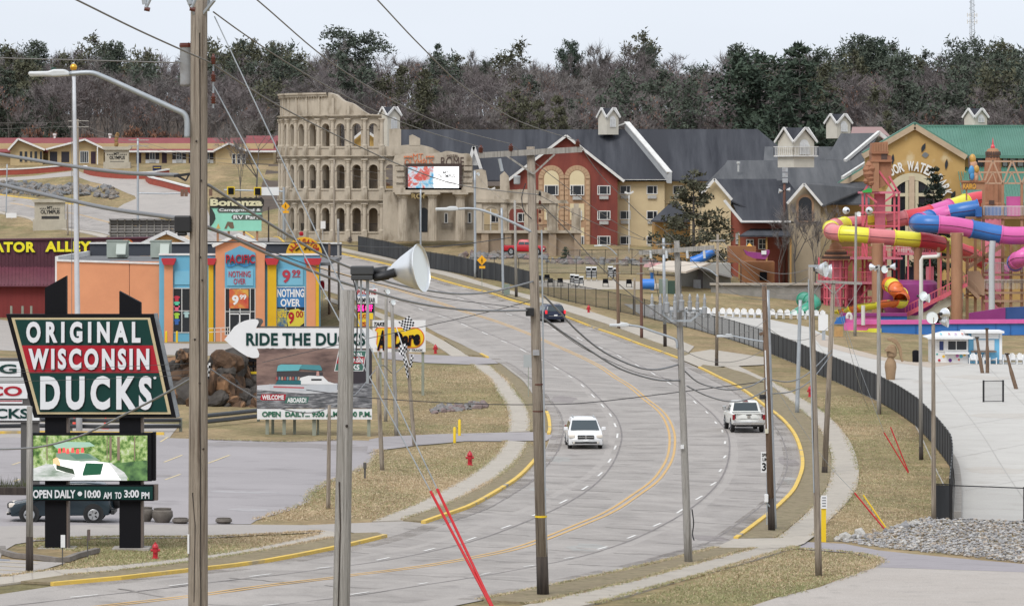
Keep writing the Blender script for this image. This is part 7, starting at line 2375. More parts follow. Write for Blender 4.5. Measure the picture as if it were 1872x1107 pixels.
put('lead',MB().tube(crom([at(646,512,D2-.08),at(652,540,D2-.13),at(653,600,D2-.13),at(650,660,D2-.14)],5),0.009,6),C_bwire,P2,fix=False)
P3,D3=pole('tall weathered pole with timber crossarm rising beside the road centre',993,1090,970,268,22,15,W_grey,foot=1010,sides=18)
put('crossarm',MB().beam(at(875,284,D3-.2),at(1064,273,D3-.2),.12,.2),W_pale,P3)
for a,b in (((975,318),(925,284)),((975,318),(1014,282))):
 put('arm_brace',MB().beam(at(a[0],a[1],D3-.2),at(b[0],b[1],D3-.26),.06),W_pale,P3)
for x,y in ((879,280),(934,277),(1056,269)):
 insul(P3,x,y,D3-.2,.28,.1)
can(P3,945,321,337,12,D3-.3,TR,'arrester')
put('fuse_cutout',MB().tube([at(913,290,D3-.3),at(918,313,D3-.3)],.06,8),P_steel,P3)
for k,y in enumerate((354,370,386,402)):
 insul(P3,987,y+4,D3-.1,.16,.055,C_blk if k==0 else C_brn)
put('drop_lead',MB().tube(crom([at(961,335,D3-.3),at(954,360,D3-.3),at(958,385,D3-.3),at(972,400,D3-.2)],5),.018,6),C_bwire,P3,fix=False)
cobra(P3,[(973,424),(940,408),(905,393),(880,384),(858,381),(838,382)],D3-.1,.05,hl=42,hh=8)
put('splice_box',MB().box(ax(961,D3),ax(976,D3),D3-.4,D3-.1,az(577,D3),az(562,D3)),C_blk,P3,bevel=.02)
put('meter_box',MB().box(ax(974,D3),ax(986,D3),D3-.35,D3-.15,az(649,D3),az(639,D3)),TR,P3,bevel=.02)
put('yellow_band',MB().lathe([(.215,az(945,D3)),(.215,az(941.5,D3))],(ax(989,D3),D3,0),18),P_gold,P3)
for y in (752,703):
 put('steel_band',MB().lathe([(.20,az(y,D3)),(.20,az(y-2,D3))],(ax(984,D3),D3,0),18),C_brn,P3)
put('conduit',MB().tube([at(999,1085,D3-.1),at(994,700,D3-.1),at(990,420,D3-.1)],.03,8),P_steel,P3,fix=False)
P4,D4=pole('grey pole with switchgear rack and street lamp arm by the right lane',1259,1030,1237,440,15,10,W_pale,sides=16)
put('crossarm',MB().beam(at(1168,462,D4-.2),at(1306,452,D4-.2),.12,.18),W_pale,P4)
put('rack',MB().beam(at(1205,569,D4-.3),at(1288,567,D4-.3),.08).beam(at(1208,570,D4-.3),at(1226,585,D4-.3),.07).beam(at(1284,569,D4-.3),at(1262,586,D4-.3),.07).beam(at(1224,586,D4-.3),at(1264,586,D4-.3),.08).beam(at(1226,568,D4-.3),at(1226,586,D4-.3),.06).beam(at(1252,568,D4-.3),at(1252,586,D4-.3),.06),P_steel,P4,fix=False)
for x,y0,y1,w in ((1192,556,577,10),(1207,555,582,7),(1219,552,572,10),(1234,550,582,7),(1246,548,568,10),(1261,550,567,8),(1275,552,568,7),(1288,560,575,9)):
 can(P4,x,y0,y1,w,D4-.4,TR,'switch_can')
 insul(P4,x,y0+1,D4-.4,(y0-536)*D4/F,.07,TR)
for x in (1189,1218,1256,1287):
 put('arrester',MB().tube([at(x,458,D4-.3),at(x+1,472,D4-.3)],.05,8),C_lamp,P4)
cobra(P4,[(1238,636),(1236,622),(1225,616),(1190,604),(1170,597),(1150,594)],D4-.1,.05,hl=36,hh=7)
put('lead',MB().tube(crom([at(1188,470,D4-.3),at(1196,500,D4-.4),at(1207,560,D4-.4)],4),.012,5).tube(crom([at(1245,470,D4-.2),at(1244,520,D4-.2),at(1246,545,D4-.4)],4),.015,5),C_bwire,P4,fix=False)
put('hanging_cable',MB().tube(crom([at(1265,930,D4-.2),at(1268,955,D4-.2),at(1266,975,D4-.2),at(1269,987,D4-.2)],4),.025,6),C_bwire,P4,fix=False)
put('tag_box',MB().box(ax(1244,D4),ax(1250,D4),D4-.25,D4-.12,az(819,D4),az(812,D4)),P_white,P4)
P5,D5=pole('rough brown wooden pole paired with a slim grey steel pole',1411,972,1397,518,13,9,W_brown,foot=905)
put('white_box',MB().box(ax(1397,D5),ax(1404,D5),D5-.3,D5-.1,az(917,D5),az(902,D5)),P_white,P5,bevel=.03)
put('bracket',MB().beam(at(1400,917,D5-.2),at(1408,926,D5-.1),.06),P_steel,P5)
put('conduit',MB().tube([at(1404,790,D5-.12),at(1399,640,D5-.12)],.03,8),P_white,P5,fix=False)
put('small_box',MB().box(ax(1398,D5),ax(1404,D5),D5-.22,D5-.12,az(791,D5),az(783,D5)),mat('ivory_box',(0.6,0.57,0.45),rough=0.6),P5)
put('signal_loop',MB().lathe([(.05,-.1),(.14,-.1),(.14,.1),(.05,.1)],at(1394,725,D5-.15),10),C_blk,P5)
put('arm_block',MB().beam(at(1389,611,D5-.1),at(1400,607,D5),.12),W_brown,P5)
P6,D6=pole('slim grey steel pole close behind the rough brown pole',1416,969,1403,530,9,7,P_steel,foot=None)
cobra(P6,[(1408,626),(1380,622),(1355,617),(1340,614)],D6-.05,.045,hl=30,hh=6)
P7,D7=pole('tall bare pole with two floodlights nearest the right driveway',1497,1052,1482,488,13,9.5,W_grey)
flood(P7,1509,492,D7,28,R(-25))
flood(P7,1519,496,D7+.5,26,R(0))
put('crossarm',MB().beam(at(1478,486,D7),at(1512,486,D7),.08),P_steel,P7)
put('conduit',MB().tube([at(1488,900,D7-.12),at(1478,510,D7-.1)],.025,6),P_steel,P7,fix=False)
P8,D8=pole('leaning grey pole with crossarm and black foot by the sidewalk bend',1507,866,1524,512,11,7.5,W_grey,foot=848)
put('crossarm',MB().beam(at(1494,514,D8-.1),at(1576,518,D8-.1),.1,.14),W_pale,P8)
put('arm_brace',MB().beam(at(1505,516,D8-.1),at(1523,536,D8-.1),.05).beam(at(1545,518,D8-.1),at(1526,536,D8-.1),.05),W_pale,P8,fix=False)
for lb,bx,by,tx,ty,wb,wt,m,ft,lamps in (('grey light pole with four floodlights standing at the plaza edge',1607,757,1606,484,8.5,6,W_pale,None,[(1592,488,13,150),(1617,492,14,-60),(1636,487,13,-10),(1600,490,10,200)]),('tall grey light pole with ball lamps by the tan statue lawn',1563,614,1565,388,6,4.5,W_pale,None,[(1547,385,13,100),(1589,385,13,80),(1570,391,9,-70)]),('slender grey light pole in front of the white booth',1684,840,1682,546,8,5.5,W_pale,812,[(1688,541,17,-60),(1698,545,16,-20)]),('grey light pole with three floodlights right of the booth pole',1707,952,1706,580,9,6.5,W_grey,None,[(1704,580,22,-80),(1727,573,20,60),(1732,588,20,-20)]),('red brown pole with stacked boxes and two lamps behind the bare tree',1433,520,1434,335,5.5,5,W_rust,None,[(1424,349,9,180),(1444,347,9,0)])):
 t,d=pole(lb,bx,by,tx,ty,wb,wt,m,foot=ft,name='light_pole',cat='light pole',group='floodlight poles of the park')
 for x,y,s,yw in lamps:
  flood(t,x,y,d-.1,s,R(yw))
 xs=[l[0]for l in lamps]
 put('lamp_bar',MB().beam(at(min(xs),ty+4,d),at(max(xs),ty+4,d),.06),C_blk,t)
 if m is W_rust:
  for k in range(3):
   put('equipment_box',MB().box(ax(1430,d),ax(1440,d),d-.3,d-.1,az(314+k*10,d),az(306+k*10,d)),TR,t)
for lb,bx,by,tx,ty,wb,wt,m,ft in (('grey steel pole standing on the verge left of the red hydrant',1457,756,1463,548,8,6,P_steel,None),('thin wooden pole with black foot at the far driveway',1310,670,1312,428,6.5,4.5,W_grey,652),('plain brown wooden pole by the far bend',1131,601,1128,470,6.5,5,W_brown,None),('red brown pole second along the far verge',1173,619,1172,470,6,4.5,W_rust,None),('grey pole with dark foot third along the far verge',1216,635,1213,435,6.5,5,P_steel,590),('short grey pole standing inside the park fence',1160,575,1160,508,4,3.5,W_grey,None),('slim paired steel pole beside the green cabinet',920,538,917,380,5,4,P_steel,None),('pale pole with dark foot right of the green cabinet',944,544,941,366,5.5,4,W_pale,520),('grey pole rising before the colosseum arcade',869,508,868,312,5,4,P_steel,None),('slim grey pole in front of the video screen',769,458,769,346,3.6,3.2,P_steel,None),('grey pole before the colosseum arches',610,470,611,292,3.6,3,W_grey,None),('brown pole at the colosseum end of the far walk',602,574,602,444,5,4,W_brown,None),('pale tall pole beside the far sidewalk',620,566,618,400,4.5,4,W_pale,None),('dark pole at the street corner by the campground billboard',491,452,491,378,3,2.6,W_dark,None),('light wooden pole with black foot at the lower left sidewalk',54,1046,54,742,14,10,W_pale,975),('short weathered post pole at the lot edge',600,929,602,740,8,6,W_grey,None),('wooden pole standing in the grass beside the drive',699,860,690,668,8.5,7,W_grey,None),('leaning pole wrapped with checkered pennants',758,815,744,640,7.5,6,W_grey,None),('grey pole left of the race track sign',705,770,706,528,7,5.5,W_pale,None),('taller grey pole before the race track sign',725,796,716,548,8,6,W_pale,None),('thin pole at the left end of the far road',11,395,13,300,2.6,2.2,P_steel,None),('grey pole beside the stone monument sign',124,430,123,372,3.5,3.2,W_grey,None),('grey utility pole behind the flagpole',143,440,142,218,4.5,4,W_grey,None),('grey utility pole standing in the motel drive',252,415,252,253,4.5,3.8,P_steel,None)):
 t,d=pole(lb,bx,by,tx,ty,wb,wt,m,foot=ft)
 if bx in (143,252):
  for yy in (ty+3,ty+14):
   put('crossarm',MB().beam(at(tx-17,yy,d-.1),at(tx+20,yy,d-.1),.12),W_pale,t)
 if bx in (1131,1173,1216,1310):
  put('crossarm',MB().beam(at(tx-14,ty+12,d-.1),at(tx+14,ty+11,d-.1),.1),W_pale,t,fix=False)
  put('pole_bracket',MB().beam(at(tx-8,ty+30,d-.1),at(tx+6,ty+29,d-.1),.06),W_pale,t,fix=False)
 if bx in (705,725):
  flood(t,tx+3,ty+4,d-.1,10,R(-50))
 if bx==869:
  flood(t,875,318,d-.1,7,R(-30))
 if bx==1131:
  cobra(t,[(1128,466),(1118,456),(1108,450),(1100,449)],d-.1,.05,hl=14,hh=3)
 if bx==1310:
  cobra(t,[(1312,505),(1298,494),(1285,489),(1276,488)],d-.1,.05,hl=14,hh=3)
 if bx==941:
  put('lamp',MB().lathe([(.2,0),(.4,.3),(.2,.5)],at(941,366,d),8),C_lamp,t)
for lb,x,y0,y1 in (('slim white twin lamp post before the ruined arcade',897,456,345),('slim white lamp post before the cream hotel wing',1150,462,352),('slim white lamp post beside the dark pine',1245,460,376),('white lamp post near the pine and porch',1213,470,430)):
 t,d=pole(lb,x,y0,x,y1,2.2,1.8,M_trim,name='lamp_post',cat='lamp post',group='slim white lamp posts')
 put('lamp_heads',MB().beam(at(x-8,y1-1,d),at(x-1,y1+2,d),.3,.22).beam(at(x+1,y1+2,d),at(x+8,y1-2,d),.3,.22),M_trim,t,fix=False)
t,d=pole('tall white flagpole with a gold ball, rising past the pylon sign',145,790,135,140,12,6.5,mat('flagpole_white',(0.58,0.59,0.61),(0.5,0.51,0.53),scale=1,rough=0.4),name='flagpole',cat='flagpole')
b=at(134.5,123,d)
q=blob(b,.22,.22,.22,16)
put('gold_ball',q,mat('gilding',(0.75,0.42,0.06),rough=0.25,metal=0.8),t,smooth=True)
put('halyard',MB().tube([at(131,620,d-.2),at(131.5,145,d-.1)],.02,5),C_wire,t,fix=False)
put('truck',MB().lathe([(.12,az(140,d)),(.12,az(129,d))],(ax(135,d),d,0),8),P_steel,t)
GW='conductors between the tall poles'
wire([(-60,-95),(40,-48),(140,0),(250,54),(345,97),(388,116)],60,D1,.016,C_wire,'conductor entering at the upper left to the nearest pole')
wire([(-60,103),(0,106),(150,110),(330,115)],110,D1,.012,C_wire,'level thin wire from the left edge to the transformer')
wire([(390,22),(460,72),(560,136),(680,200),(780,240),(879,269)],D1,D3,.014,C_wire,'conductor from the nearest pole to the left end of the crossarm')
wire([(300,-140),(470,0),(600,110),(720,185),(830,235),(934,263)],70,D3,.014,C_wire,'conductor from the top of the picture to the middle insulator')
wire([(560,-140),(690,0),(770,85),(850,160),(950,222),(1056,257)],70,D3,.014,C_wire,'conductor from the top of the picture to the right end of the crossarm')
wire([(390,118),(500,188),(620,250),(740,305),(850,340),(985,356)],D1,D3,.016,C_wire,'lower conductor passing before the colosseum to the crossarm pole')
wire([(-40,275),(0,282),(120,302),(230,316),(325,320)],95,D1,.04,C_cable,'thick cable from the left edge to the clamp on the nearest pole')
wire([(-40,328),(0,337),(110,362),(210,383),(322,398)],95,D1,.045,C_cable,'thick cable from the left edge to the black splice box')
wire([(381,338),(470,395),(580,461),(645,491),(720,518),(797,533),(850,537),(905,532),(975,514)],D1,D3,.03,C_cable,'thick cable looping behind the big floodlight')
wire([(350,402),(430,436),(500,468),(580,499),(645,522),(753,552),(840,565),(905,568),(965,567)],D1,D3,.035,C_cable,'thick cable below the big floodlight to the middle pole box')
wire([(350,408),(470,450),(580,489),(700,520),(797,543),(949,562)],D1,D3,.012,C_bwire,'thin black lead between the thick cables by the floodlight')
wire([(380,442),(560,444),(700,452),(820,449),(935,434)],300,440,.04,C_bwire,'thin black line crossing level before the colosseum base')
wire([(480,662),(600,634),(740,604),(892,570),(980,547)],200,D3,.014,C_bwire,'thin black wire climbing from the billboard to the middle pole')
wire([(560,712),(680,727),(850,737),(975,739),(1080,735),(1250,715),(1396,697)],200,D5,.02,C_bwire,'long thin wire crossing the road behind the white van')
wire([(995,541),(1020,567),(1057,606),(1104,643),(1163,670),(1201,675),(1240,666)],D3,D4,.035,C_cable,'upper thick cable sagging over the road between two poles')
wire([(996,583),(1030,608),(1069,634),(1128,671),(1175,688),(1210,695),(1244,695)],D3,D4,.035,C_cable,'lower thick cable sagging over the road between two poles')
wire([(996,586),(1060,632),(1120,662),(1170,682),(1244,697)],D3,D4,.012,C_bwire,'thin lead slung beside the lower sagging cable')
wire([(1252,678),(1280,700),(1330,712),(1370,706),(1400,690)],D4,D5,.03,C_cable,'upper cable from the equipment pole to the brown pole')
wire([(1256,705),(1290,722),(1330,733),(1365,730),(1402,712)],D4,D5,.03,C_cable,'lower cable from the equipment pole to the brown pole')
wire([(1412,694),(1445,697),(1480,680),(1520,640)],D5,D8,.03,C_cable,'upper cable from the brown pole to the leaning pole')
wire([(1414,719),(1450,714),(1485,692),(1521,646)],D5,D8,.03,C_cable,'lower cable from the brown pole to the leaning pole')
wire([(1064,270),(1080,296),(1102,324),(1140,362),(1180,400),(1207,416),(1236,440)],D3,D4,.014,C_wire,'conductor dropping from the crossarm end past the red gable')
wire([(988,372),(1040,425),(1090,480),(1150,535),(1200,570),(1240,598)],D3,D4,.018,C_wire,'dark wire descending before the blue van')
wire([(940,268),(1020,330),(1100,390),(1170,432),(1233,456)],D3,D4,.012,C_wire,'middle conductor falling towards the equipment pole')
wire([(988,358),(1060,395),(1130,425),(1185,440),(1234,446)],D3,D4,.012,C_wire,'thin conductor from the insulator stack to the equipment pole')
wire([(990,382),(1090,436),(1170,458),(1240,466),(1330,468),(1400,530)],D3,D5,.010,C_wire,'light strand running right from the insulator stack')
for k,(a,b,s,d0,d1)in enumerate([((1172,458),(1128,480),6,D4,400),((1200,456),(1330,475),14,D4,260),((1300,452),(1398,522),22,D4,D5),((1240,446),(1400,548),26,D4,D5),((1305,455),(1480,505),40,D4,D7),((1312,440),(1482,490),30,330,D7),((1318,436),(1525,516),46,330,D8),((1398,524),(1490,515),18,D5,D8),((1400,560),(1500,517),30,D5,D8),((1405,600),(1575,519),55,D5,D8),((1312,470),(1172,482),10,330,400),((1172,478),(1130,474),4,400,430),((1216,440),(1172,474),5,380,400),((1130,472),(942,370),26,430,445),((1130,480),(942,392),26,430,445),((942,376),(870,318),8,445,470),((870,320),(612,300),12,470,520),((870,330),(612,312),14,470,520),((1262,580),(1400,585),30,D4,D5),((1250,640),(1395,640),22,D4,D5)]):
 wire(sagw(a,b,s),d0,d1,.012,C_wire,'thin strand in the tangle of wires right of the middle pole' if k<13 else ('thin strand running back towards the colosseum' if k<18 else 'thin strand between equipment pole and brown pole'),'tangled strands' if k<13 else ('far strands' if k<18 else 'pole strands'),per=3)
for a,b,s in (((142,222),(-30,224),2),((142,230),(-30,236),1),((142,222),(252,257),6),((142,232),(252,262),6),((252,256),(500,290),14),((252,264),(500,300),12),((500,262),(395,190),4)):
 wire(sagw(a,b,s),660,650,.025,C_wire,'thin wire strung past the motel roof','motel wires',per=3)
wire([(382,672),(440,710),(500,742),(560,754),(600,745),(650,720),(695,668),(720,682),(745,660)],175,300,.03,C_cable,'grey cable swagged before the arrow billboard')
wire([(-30,820),(20,820),(80,815),(150,795),(230,756),(300,720),(352,690)],140,100,.028,C_cable,'grey cable sweeping across the pylon sign')
for k,(a,b)in enumerate([((-20,676),(345,664)),((-20,679),(345,676)),((-20,697),(345,685))]):
 wire(sagw(a,b,2),130,100,.006,C_bwire,'hair thin black wire crossing the face of the pylon sign','pylon sign wires',per=3)
for k,(top,m1,lo)in enumerate((((391,158),(787,897),(898,1107)),((392,30),(799,893),(900,1107)))):
 D_=D1-1.0
 A,B=at(top[0],top[1],D1),at(m1[0],m1[1],D_)
 C=at(lo[0]+3,lo[1]+6,D_-1)
 nd=C+(C-B)*0.9
 t=thing('guy_wire',(nd.x,nd.y,hz(nd.x,nd.y)),('guy wire with red plastic guard, left of the pair','guy wire with red plastic guard, right of the pair')[k],'guy wire','guyed red guards')
 put('strand',MB().tube([A,B,nd],.012,6),P_steel,t,fix=False)
 put('guard',MB().tube([B,C,C+(C-B)*0.4],.026,10),paint('guard_red',(0.50,0.02,0.025)),t,smooth=True,fix=False)
for lb,x0,y0,x1,y1,c in (('red guy guard on the slope, left one by the fence poles',1616,790,1663,864,0),('red guy guard on the slope, right one by the fence poles',1628,780,1662,862,0),('red guy guard leaning over the rock pile',1562,900,1626,973,0),('yellow guy guard leaning over the rock pile',1578,904,1628,972,1)):
 g=G(x1,y1)
 t=put('guy_guard',MB().tube([g-Vector((0,0,.1)),at(x0,y0,g.y+.3)],.035,8),P_gold if c else paint('guard_red',(0.5,.02,.025)),None,smooth=True,label=lb,cat='guy guard',group='slope guy guards',base=tuple(g))
wire([(1616,790),(1560,640),(1524,520)],G(1663,864).y,D8,.012,P_steel,'guy strand from the leaning pole to the slope',cat='guy wire')
wire([(1592,755),(1575,715),(1540,590),(1524,520)],300,D8,.015,P_steel,'pale guy strand ending on the grass below the fence',cat='guy wire')
wire([(1562,900),(1500,830),(1412,700)],G(1626,973).y,D5,.010,P_steel,'guy strand from the brown pole to the rock pile',cat='guy wire')
V_tyre=mat('tyre_rubber',(0.015,0.015,0.016),rough=0.85)
V_rim=mat('alloy_rim',(0.45,0.46,0.47),rough=0.35,metal=0.7)
V_gl=gloss('car_glass',(0.045,0.06,0.068),0.06)
V_tail=gloss('tail_lamp',(0.22,0.008,0.012),0.25)
V_lit=mat('tail_lamp_lit',(0.75,0.02,0.03),emit=0.6)
V_head=gloss('head_lamp',(0.72,0.66,0.58),0.15)
V_trim=gloss('black_plastic',(0.012,0.012,0.013),0.5)
V_chr=mat('chrome',(0.62,0.62,0.62),rough=0.2,metal=0.9)
def hull(prof,belt,w,wt,zt,bow=0.12):
 """car shell: side outline (x forward, z up) closed across the width; sides lean in above the belt"""
 cols=(-1,-.86,-.4,0,.4,.86,1)
 L=max(p[0]for p in prof)
 def W(z):
  return w if z<=belt else w+(wt-w)*(z-belt)/(zt-belt)
 mb=MB()
 n=len(prof)
 V=[]
 for x,z in prof:
  for c in cols:
   e=(x/L-.5)*2
   s=bow*abs(c)**3*(abs(e)**4)*(1 if e>0 else -1)
   V.append((x-s*L*.3,c*W(z),z-.03*abs(c)**4))
 m=len(cols)
 Fc=[]
 for i in range(n):
  j=(i+1)%n
  for c in range(m-1):
   Fc.append((i*m+c,i*m+c+1,j*m+c+1,j*m+c))
 up=[i for i in range(n)if prof[i][1]>=belt-1e-6]
 lo=[i for i in range(n)if prof[i][1]<=belt+1e-6]
 for c in (0,m-1):
  if len(up)>2:
   Fc.append(tuple(i*m+c for i in up))
  if len(lo)>2:
   Fc.append(tuple(i*m+c for i in lo))
 mb.add(V,Fc)
 return mb
def vehicle(name,label,px,py,rz,kind,body,spare=False,lit=False,D=None):
 """cars: local x forward, built at the origin, then stood on the road; rz turns the nose from +x"""
 g=G(px,py)if D is None else at(px,py,D)
 t=thing(name,g+Vector((0,0,.04)),label,{'van':'minivan','truck':'pickup truck','suv':'car'}[kind],rz=rz)
 def p(nm,mb,m,par=None,**k):
  me=mb.mesh(nm)
  if k.pop('fx',True):
   fixn(me)
  o=link(nm,me,m,par or t,smooth=k.get('smooth',False))
  if k.get('bevel'):
   bv=o.modifiers.new('bevel','BEVEL')
   bv.width,bv.segments,bv.limit_method,bv.angle_limit=k['bevel'],2,'ANGLE',R(35)
  return o
 h=dict(van=1.72,truck=1.88,suv=1.72)[kind]
 L=dict(van=5.1,truck=5.8,suv=4.45)[kind]
 w=dict(van=.99,truck=1.0,suv=.92)[kind]
 be=dict(van=1.02,truck=1.18,suv=1.02)[kind]
 wt=dict(van=.72,truck=.76,suv=.68)[kind]
 wr=dict(van=.34,truck=.40,suv=.36)[kind]
 if kind=='van':
  pr=[(.12,.28),(.02,.55),(.06,be),(.30,1.58),(.55,1.70),(1.4,1.74),(2.7,1.72),(3.15,1.62),(4.05,be),(4.2,1.0),(4.95,.80),(5.08,.60),(5.02,.26)]
 elif kind=='suv':
  pr=[(.08,.36),(.0,.6),(.06,be),(.28,1.55),(.5,1.66),(1.2,1.71),(2.2,1.69),(2.6,1.60),(3.25,be),(3.4,1.0),(4.2,.86),(4.43,.66),(4.38,.32)]
 else:
  pr=[(.02,.55),(0,be),(1.9,be),(5.1,1.13),(5.65,1.08),(5.78,.85),(5.74,.42)]
 p('body',hull(pr,be,w,wt,h),body,bevel=.035,smooth=True)
 if kind=='truck':
  cb=[(1.85,be-.05),(1.88,be),(2.15,1.78),(2.45,1.87),(3.3,1.86),(3.55,1.80),(4.35,be),(4.36,be-.05)]
  p('cab',hull(cb,be,w*.97,wt,h,.03),body,bevel=.04,smooth=True)
  p('bed_floor',MB().box(.12,1.84,-w+.14,w-.14,be-.3,be+.006),V_trim)
  p('tailgate_lip',MB().box(-.015,.09,-w+.1,w-.1,be-.02,be+.05),body,bevel=.02)
 def slant(z):
  return (w if kind!='truck' else w*.97)+(wt-w)*(z-be)/(h-be)+.008
 gx={'van':(.75,1.75,2.0,3.05,3.1,3.8),'suv':(.6,1.25,1.32,2.15,2.22,3.0),'truck':(2.15,2.95,3.0,3.95)}[kind]
 for s in (-1,1):
  for k in range(0,len(gx),2):
   a,b=gx[k],gx[k+1]
   z0,z1=be+.06,h-.24
   b1=b-(.55 if k==len(gx)-2 else 0)
   a1=a+(.12 if k==0 else 0)
   p('side_window',MB().add([(a,s*slant(z0),z0),(b,s*slant(z0),z0),(b1,s*slant(z1),z1),(a1,s*slant(z1),z1)],[(0,1,2,3)if s<0 else (3,2,1,0)]),V_gl,fx=False)
 def glass(nm,x0,z0,x1,z1,y0,y1,o):
  ns=Vector((z1-z0,0,-(x1-x0))).normalized()*.025*o
  p(nm,MB().add([(x0+ns.x,-y0,z0+ns.z),(x0+ns.x,y0,z0+ns.z),(x1+ns.x,y1,z1+ns.z),(x1+ns.x,-y1,z1+ns.z)],[(0,1,2,3)]),V_gl,fx=False)
 if kind=='van':
  glass('windscreen',4.0,be+.03,3.2,1.58,.84,.70,1)
  glass('rear_window',.09,be+.06,.31,1.56,.80,.66,-1)
 elif kind=='suv':
  glass('windscreen',3.2,be+.03,2.65,1.56,.78,.66,1)
  glass('rear_window',.09,be+.06,.28,1.52,.74,.62,-1)
 else:
  glass('windscreen',4.3,be+.03,3.6,1.77,.82,.70,1)
  glass('rear_window',1.92,be+.08,2.13,1.74,.78,.68,-1)
 for x in {'van':(1.0,4.1),'truck':(1.15,4.75),'suv':(.82,3.5)}[kind]:
  for s in (-1,1):
   p('wheel_arch',MB().lathe([(wr+.07,s*(w+.004)),(wr+.07,s*(w-.2))],(x,0,wr+.03),22,'y'),V_trim)
   wh=p('wheel',MB().lathe([(wr-.05,s*(w+.015)),(wr,s*(w-.03)),(wr,s*(w-.2)),(wr-.05,s*(w-.23))],(x,0,wr),24,'y'),V_tyre,smooth=False)
   p('rim',MB().lathe([(wr*.64,s*(w+.018)),(wr*.6,s*(w+.028)),(.05,s*(w+.022))],(x,0,wr),20,'y'),V_rim,wh)
   for k in range(5):
    a=2*math.pi*k/5
    c,d=math.cos(a),math.sin(a)
    p('rim_gap',MB().beam((x+c*wr*.22,s*(w+.031),wr+d*wr*.22),(x+c*wr*.52,s*(w+.031),wr+d*wr*.52),.012,wr*.17),V_trim,wh,fx=False)
 lm=V_lit if lit else V_tail
 for s in (-1,1):
  p('mirror',MB().box(pr[-4][0]-(1.15 if kind!='truck' else 1.5),pr[-4][0]-(.98 if kind!='truck' else 1.25),s*(w+.04)-.09,s*(w+.04)+.13*s+.0 if s>0 else s*(w+.04)+.09,be+.02,be+.24)if False else MB().box(0,.16,min(s*w,s*(w+.24)),max(s*w,s*(w+.24)),be+.02,be+(.22 if kind!='truck' else .3)).xf(Matrix.Translation((3.75 if kind=='van' else 3.0 if kind=='suv' else 3.75,0,0))),body if kind!='truck' else V_chr,bevel=.03)
  if kind=='truck':
   p('tail_light',MB().box(-.03,.06,s*w-.14 if s>0 else -w-.01,s*w+.01 if s>0 else -w+.14,.80,1.12),lm)
  else:
   zz=(.84,1.16)if kind=='van' else (1.0,1.34)
   p('tail_light',MB().box(-.01,.22,s*w-.16 if s>0 else -w-.005,s*w+.005 if s>0 else -w+.16,*zz),lm,bevel=.02)
  p('headlight',MB().box(L-.42,L-.09,s*w-.36 if s>0 else -w+.01,s*w-.01 if s>0 else -w+.36,.66,.84),V_head,bevel=.04)
 p('grille',MB().box(L-.16,L+.008,-.48,.48,.60,.82),V_trim,bevel=.03)
 p('grille_bar',MB().box(L-.1,L+.02,-.46,.46,.70,.74).box(L-.1,L+.022,-.03,.03,.62,.82),V_chr)
 p('lower_intake',MB().box(L-.14,L+.004,-.78,.78,.34,.44),V_trim,bevel=.03)
 p('plate',MB().box(L-.02,L+.02,-.16,.16,.46,.58),P_white)
 for s in (-1,1):
  p('fog_light',MB().lathe([(.055,L-.1),(.055,L+.012)],(0,s*.70,.40),10,'x'),V_head)
 p('rear_plate',MB().box(-.035,0.03,-.16,.16,.62 if kind!='truck' else .60,.76 if kind!='truck' else .74),P_white)
 if kind=='truck':
  p('rear_bumper',MB().box(-.16,.06,-w+.02,w-.02,.5,.70),V_chr,bevel=.03)
  p('under_body',MB().box(.1,5.4,-.75,.75,.36,.6),V_trim)
  p('tow_hitch',MB().box(-.12,.2,-.12,.12,.38,.5),V_trim)
  p('badge',MB().lathe([(.11,-.012),(.11,.02)],(0,0,.98),12,'x'),V_chr)
  p('tailgate_handle',MB().box(-.02,.03,-.16,.16,1.08,1.13),V_trim)
  p('tailgate_crease',MB().box(-.006,.02,-w+.2,w-.2,.86,.875),V_trim)
  p('brake_light',MB().box(2.1,2.2,-.17,.17,1.82,1.88),V_tail)
 else:
  p('rear_bumper',MB().box(-.05,.1,-w+.06,w-.06,.36,.56),V_trim if kind=='suv' else body,bevel=.03)
  if kind=='van':
   p('chrome_strip',MB().box(-.02,.05,-.7,.7,.60,.64),V_chr)
  for s in (-1,1):
   p('roof_rail',MB().beam((.8,s*.62,h+.05),(2.7,s*.62,h+.04),.05),V_trim if kind!='van' else V_rim,fx=False)
 if spare:
  p('spare_wheel',MB().lathe([(.20,-.20),(.34,-.20),(.37,-.14),(.37,-.02),(.30,.02)],(0,.02,.92),24,'x'),V_tyre)
 return t
B_white=gloss('white_car_paint',(0.74,0.74,0.74),.25)
B_cream=gloss('pearl_white_paint',(0.70,0.70,0.66),.25)
B_navy=gloss('navy_car_paint',(0.012,0.018,0.045),.2)
B_slate=gloss('slate_blue_paint',(0.018,0.032,0.042),.2)
B_redp=gloss('red_car_paint',(0.42,0.010,0.020),.3)
vehicle('minivan','white minivan driving towards the camera in the left lanes',1068,817,R(-88),'van',B_white).location.y+=2.5
_v=bpy.data.objects['minivan']
_v.location=G(1067,822)+Vector((-.05,5.05,.04))
vehicle('pickup_truck','white pickup truck seen from behind in the right lanes',1369,792,R(93),'truck',B_cream)
vehicle('minivan','dark blue minivan seen from behind on the far bend',1016,590,R(102),'van',B_navy,lit=True)
v=vehicle('parked_suv','dark slate SUV side on behind the pylon sign',190,958,R(181),'suv',B_slate,spare=True)
v.location=G(206,957)+Vector((0,.9,.03))
v=vehicle('pickup_truck','red lifted pickup truck parked by the ruined arcade',920,465,R(-8),'truck',B_redp)
v.location=at(921,466,502)
v.location.z=max(v.location.z,hz(v.location.x,502))+.02
v.scale=(.84,.9,.95)
F_blk=mat('fence_black',(0.016,0.016,0.018),rough=0.5)
F_mesh=mat('fence_mesh',(0.03,0.032,0.03),rough=0.8,alpha=0.42)
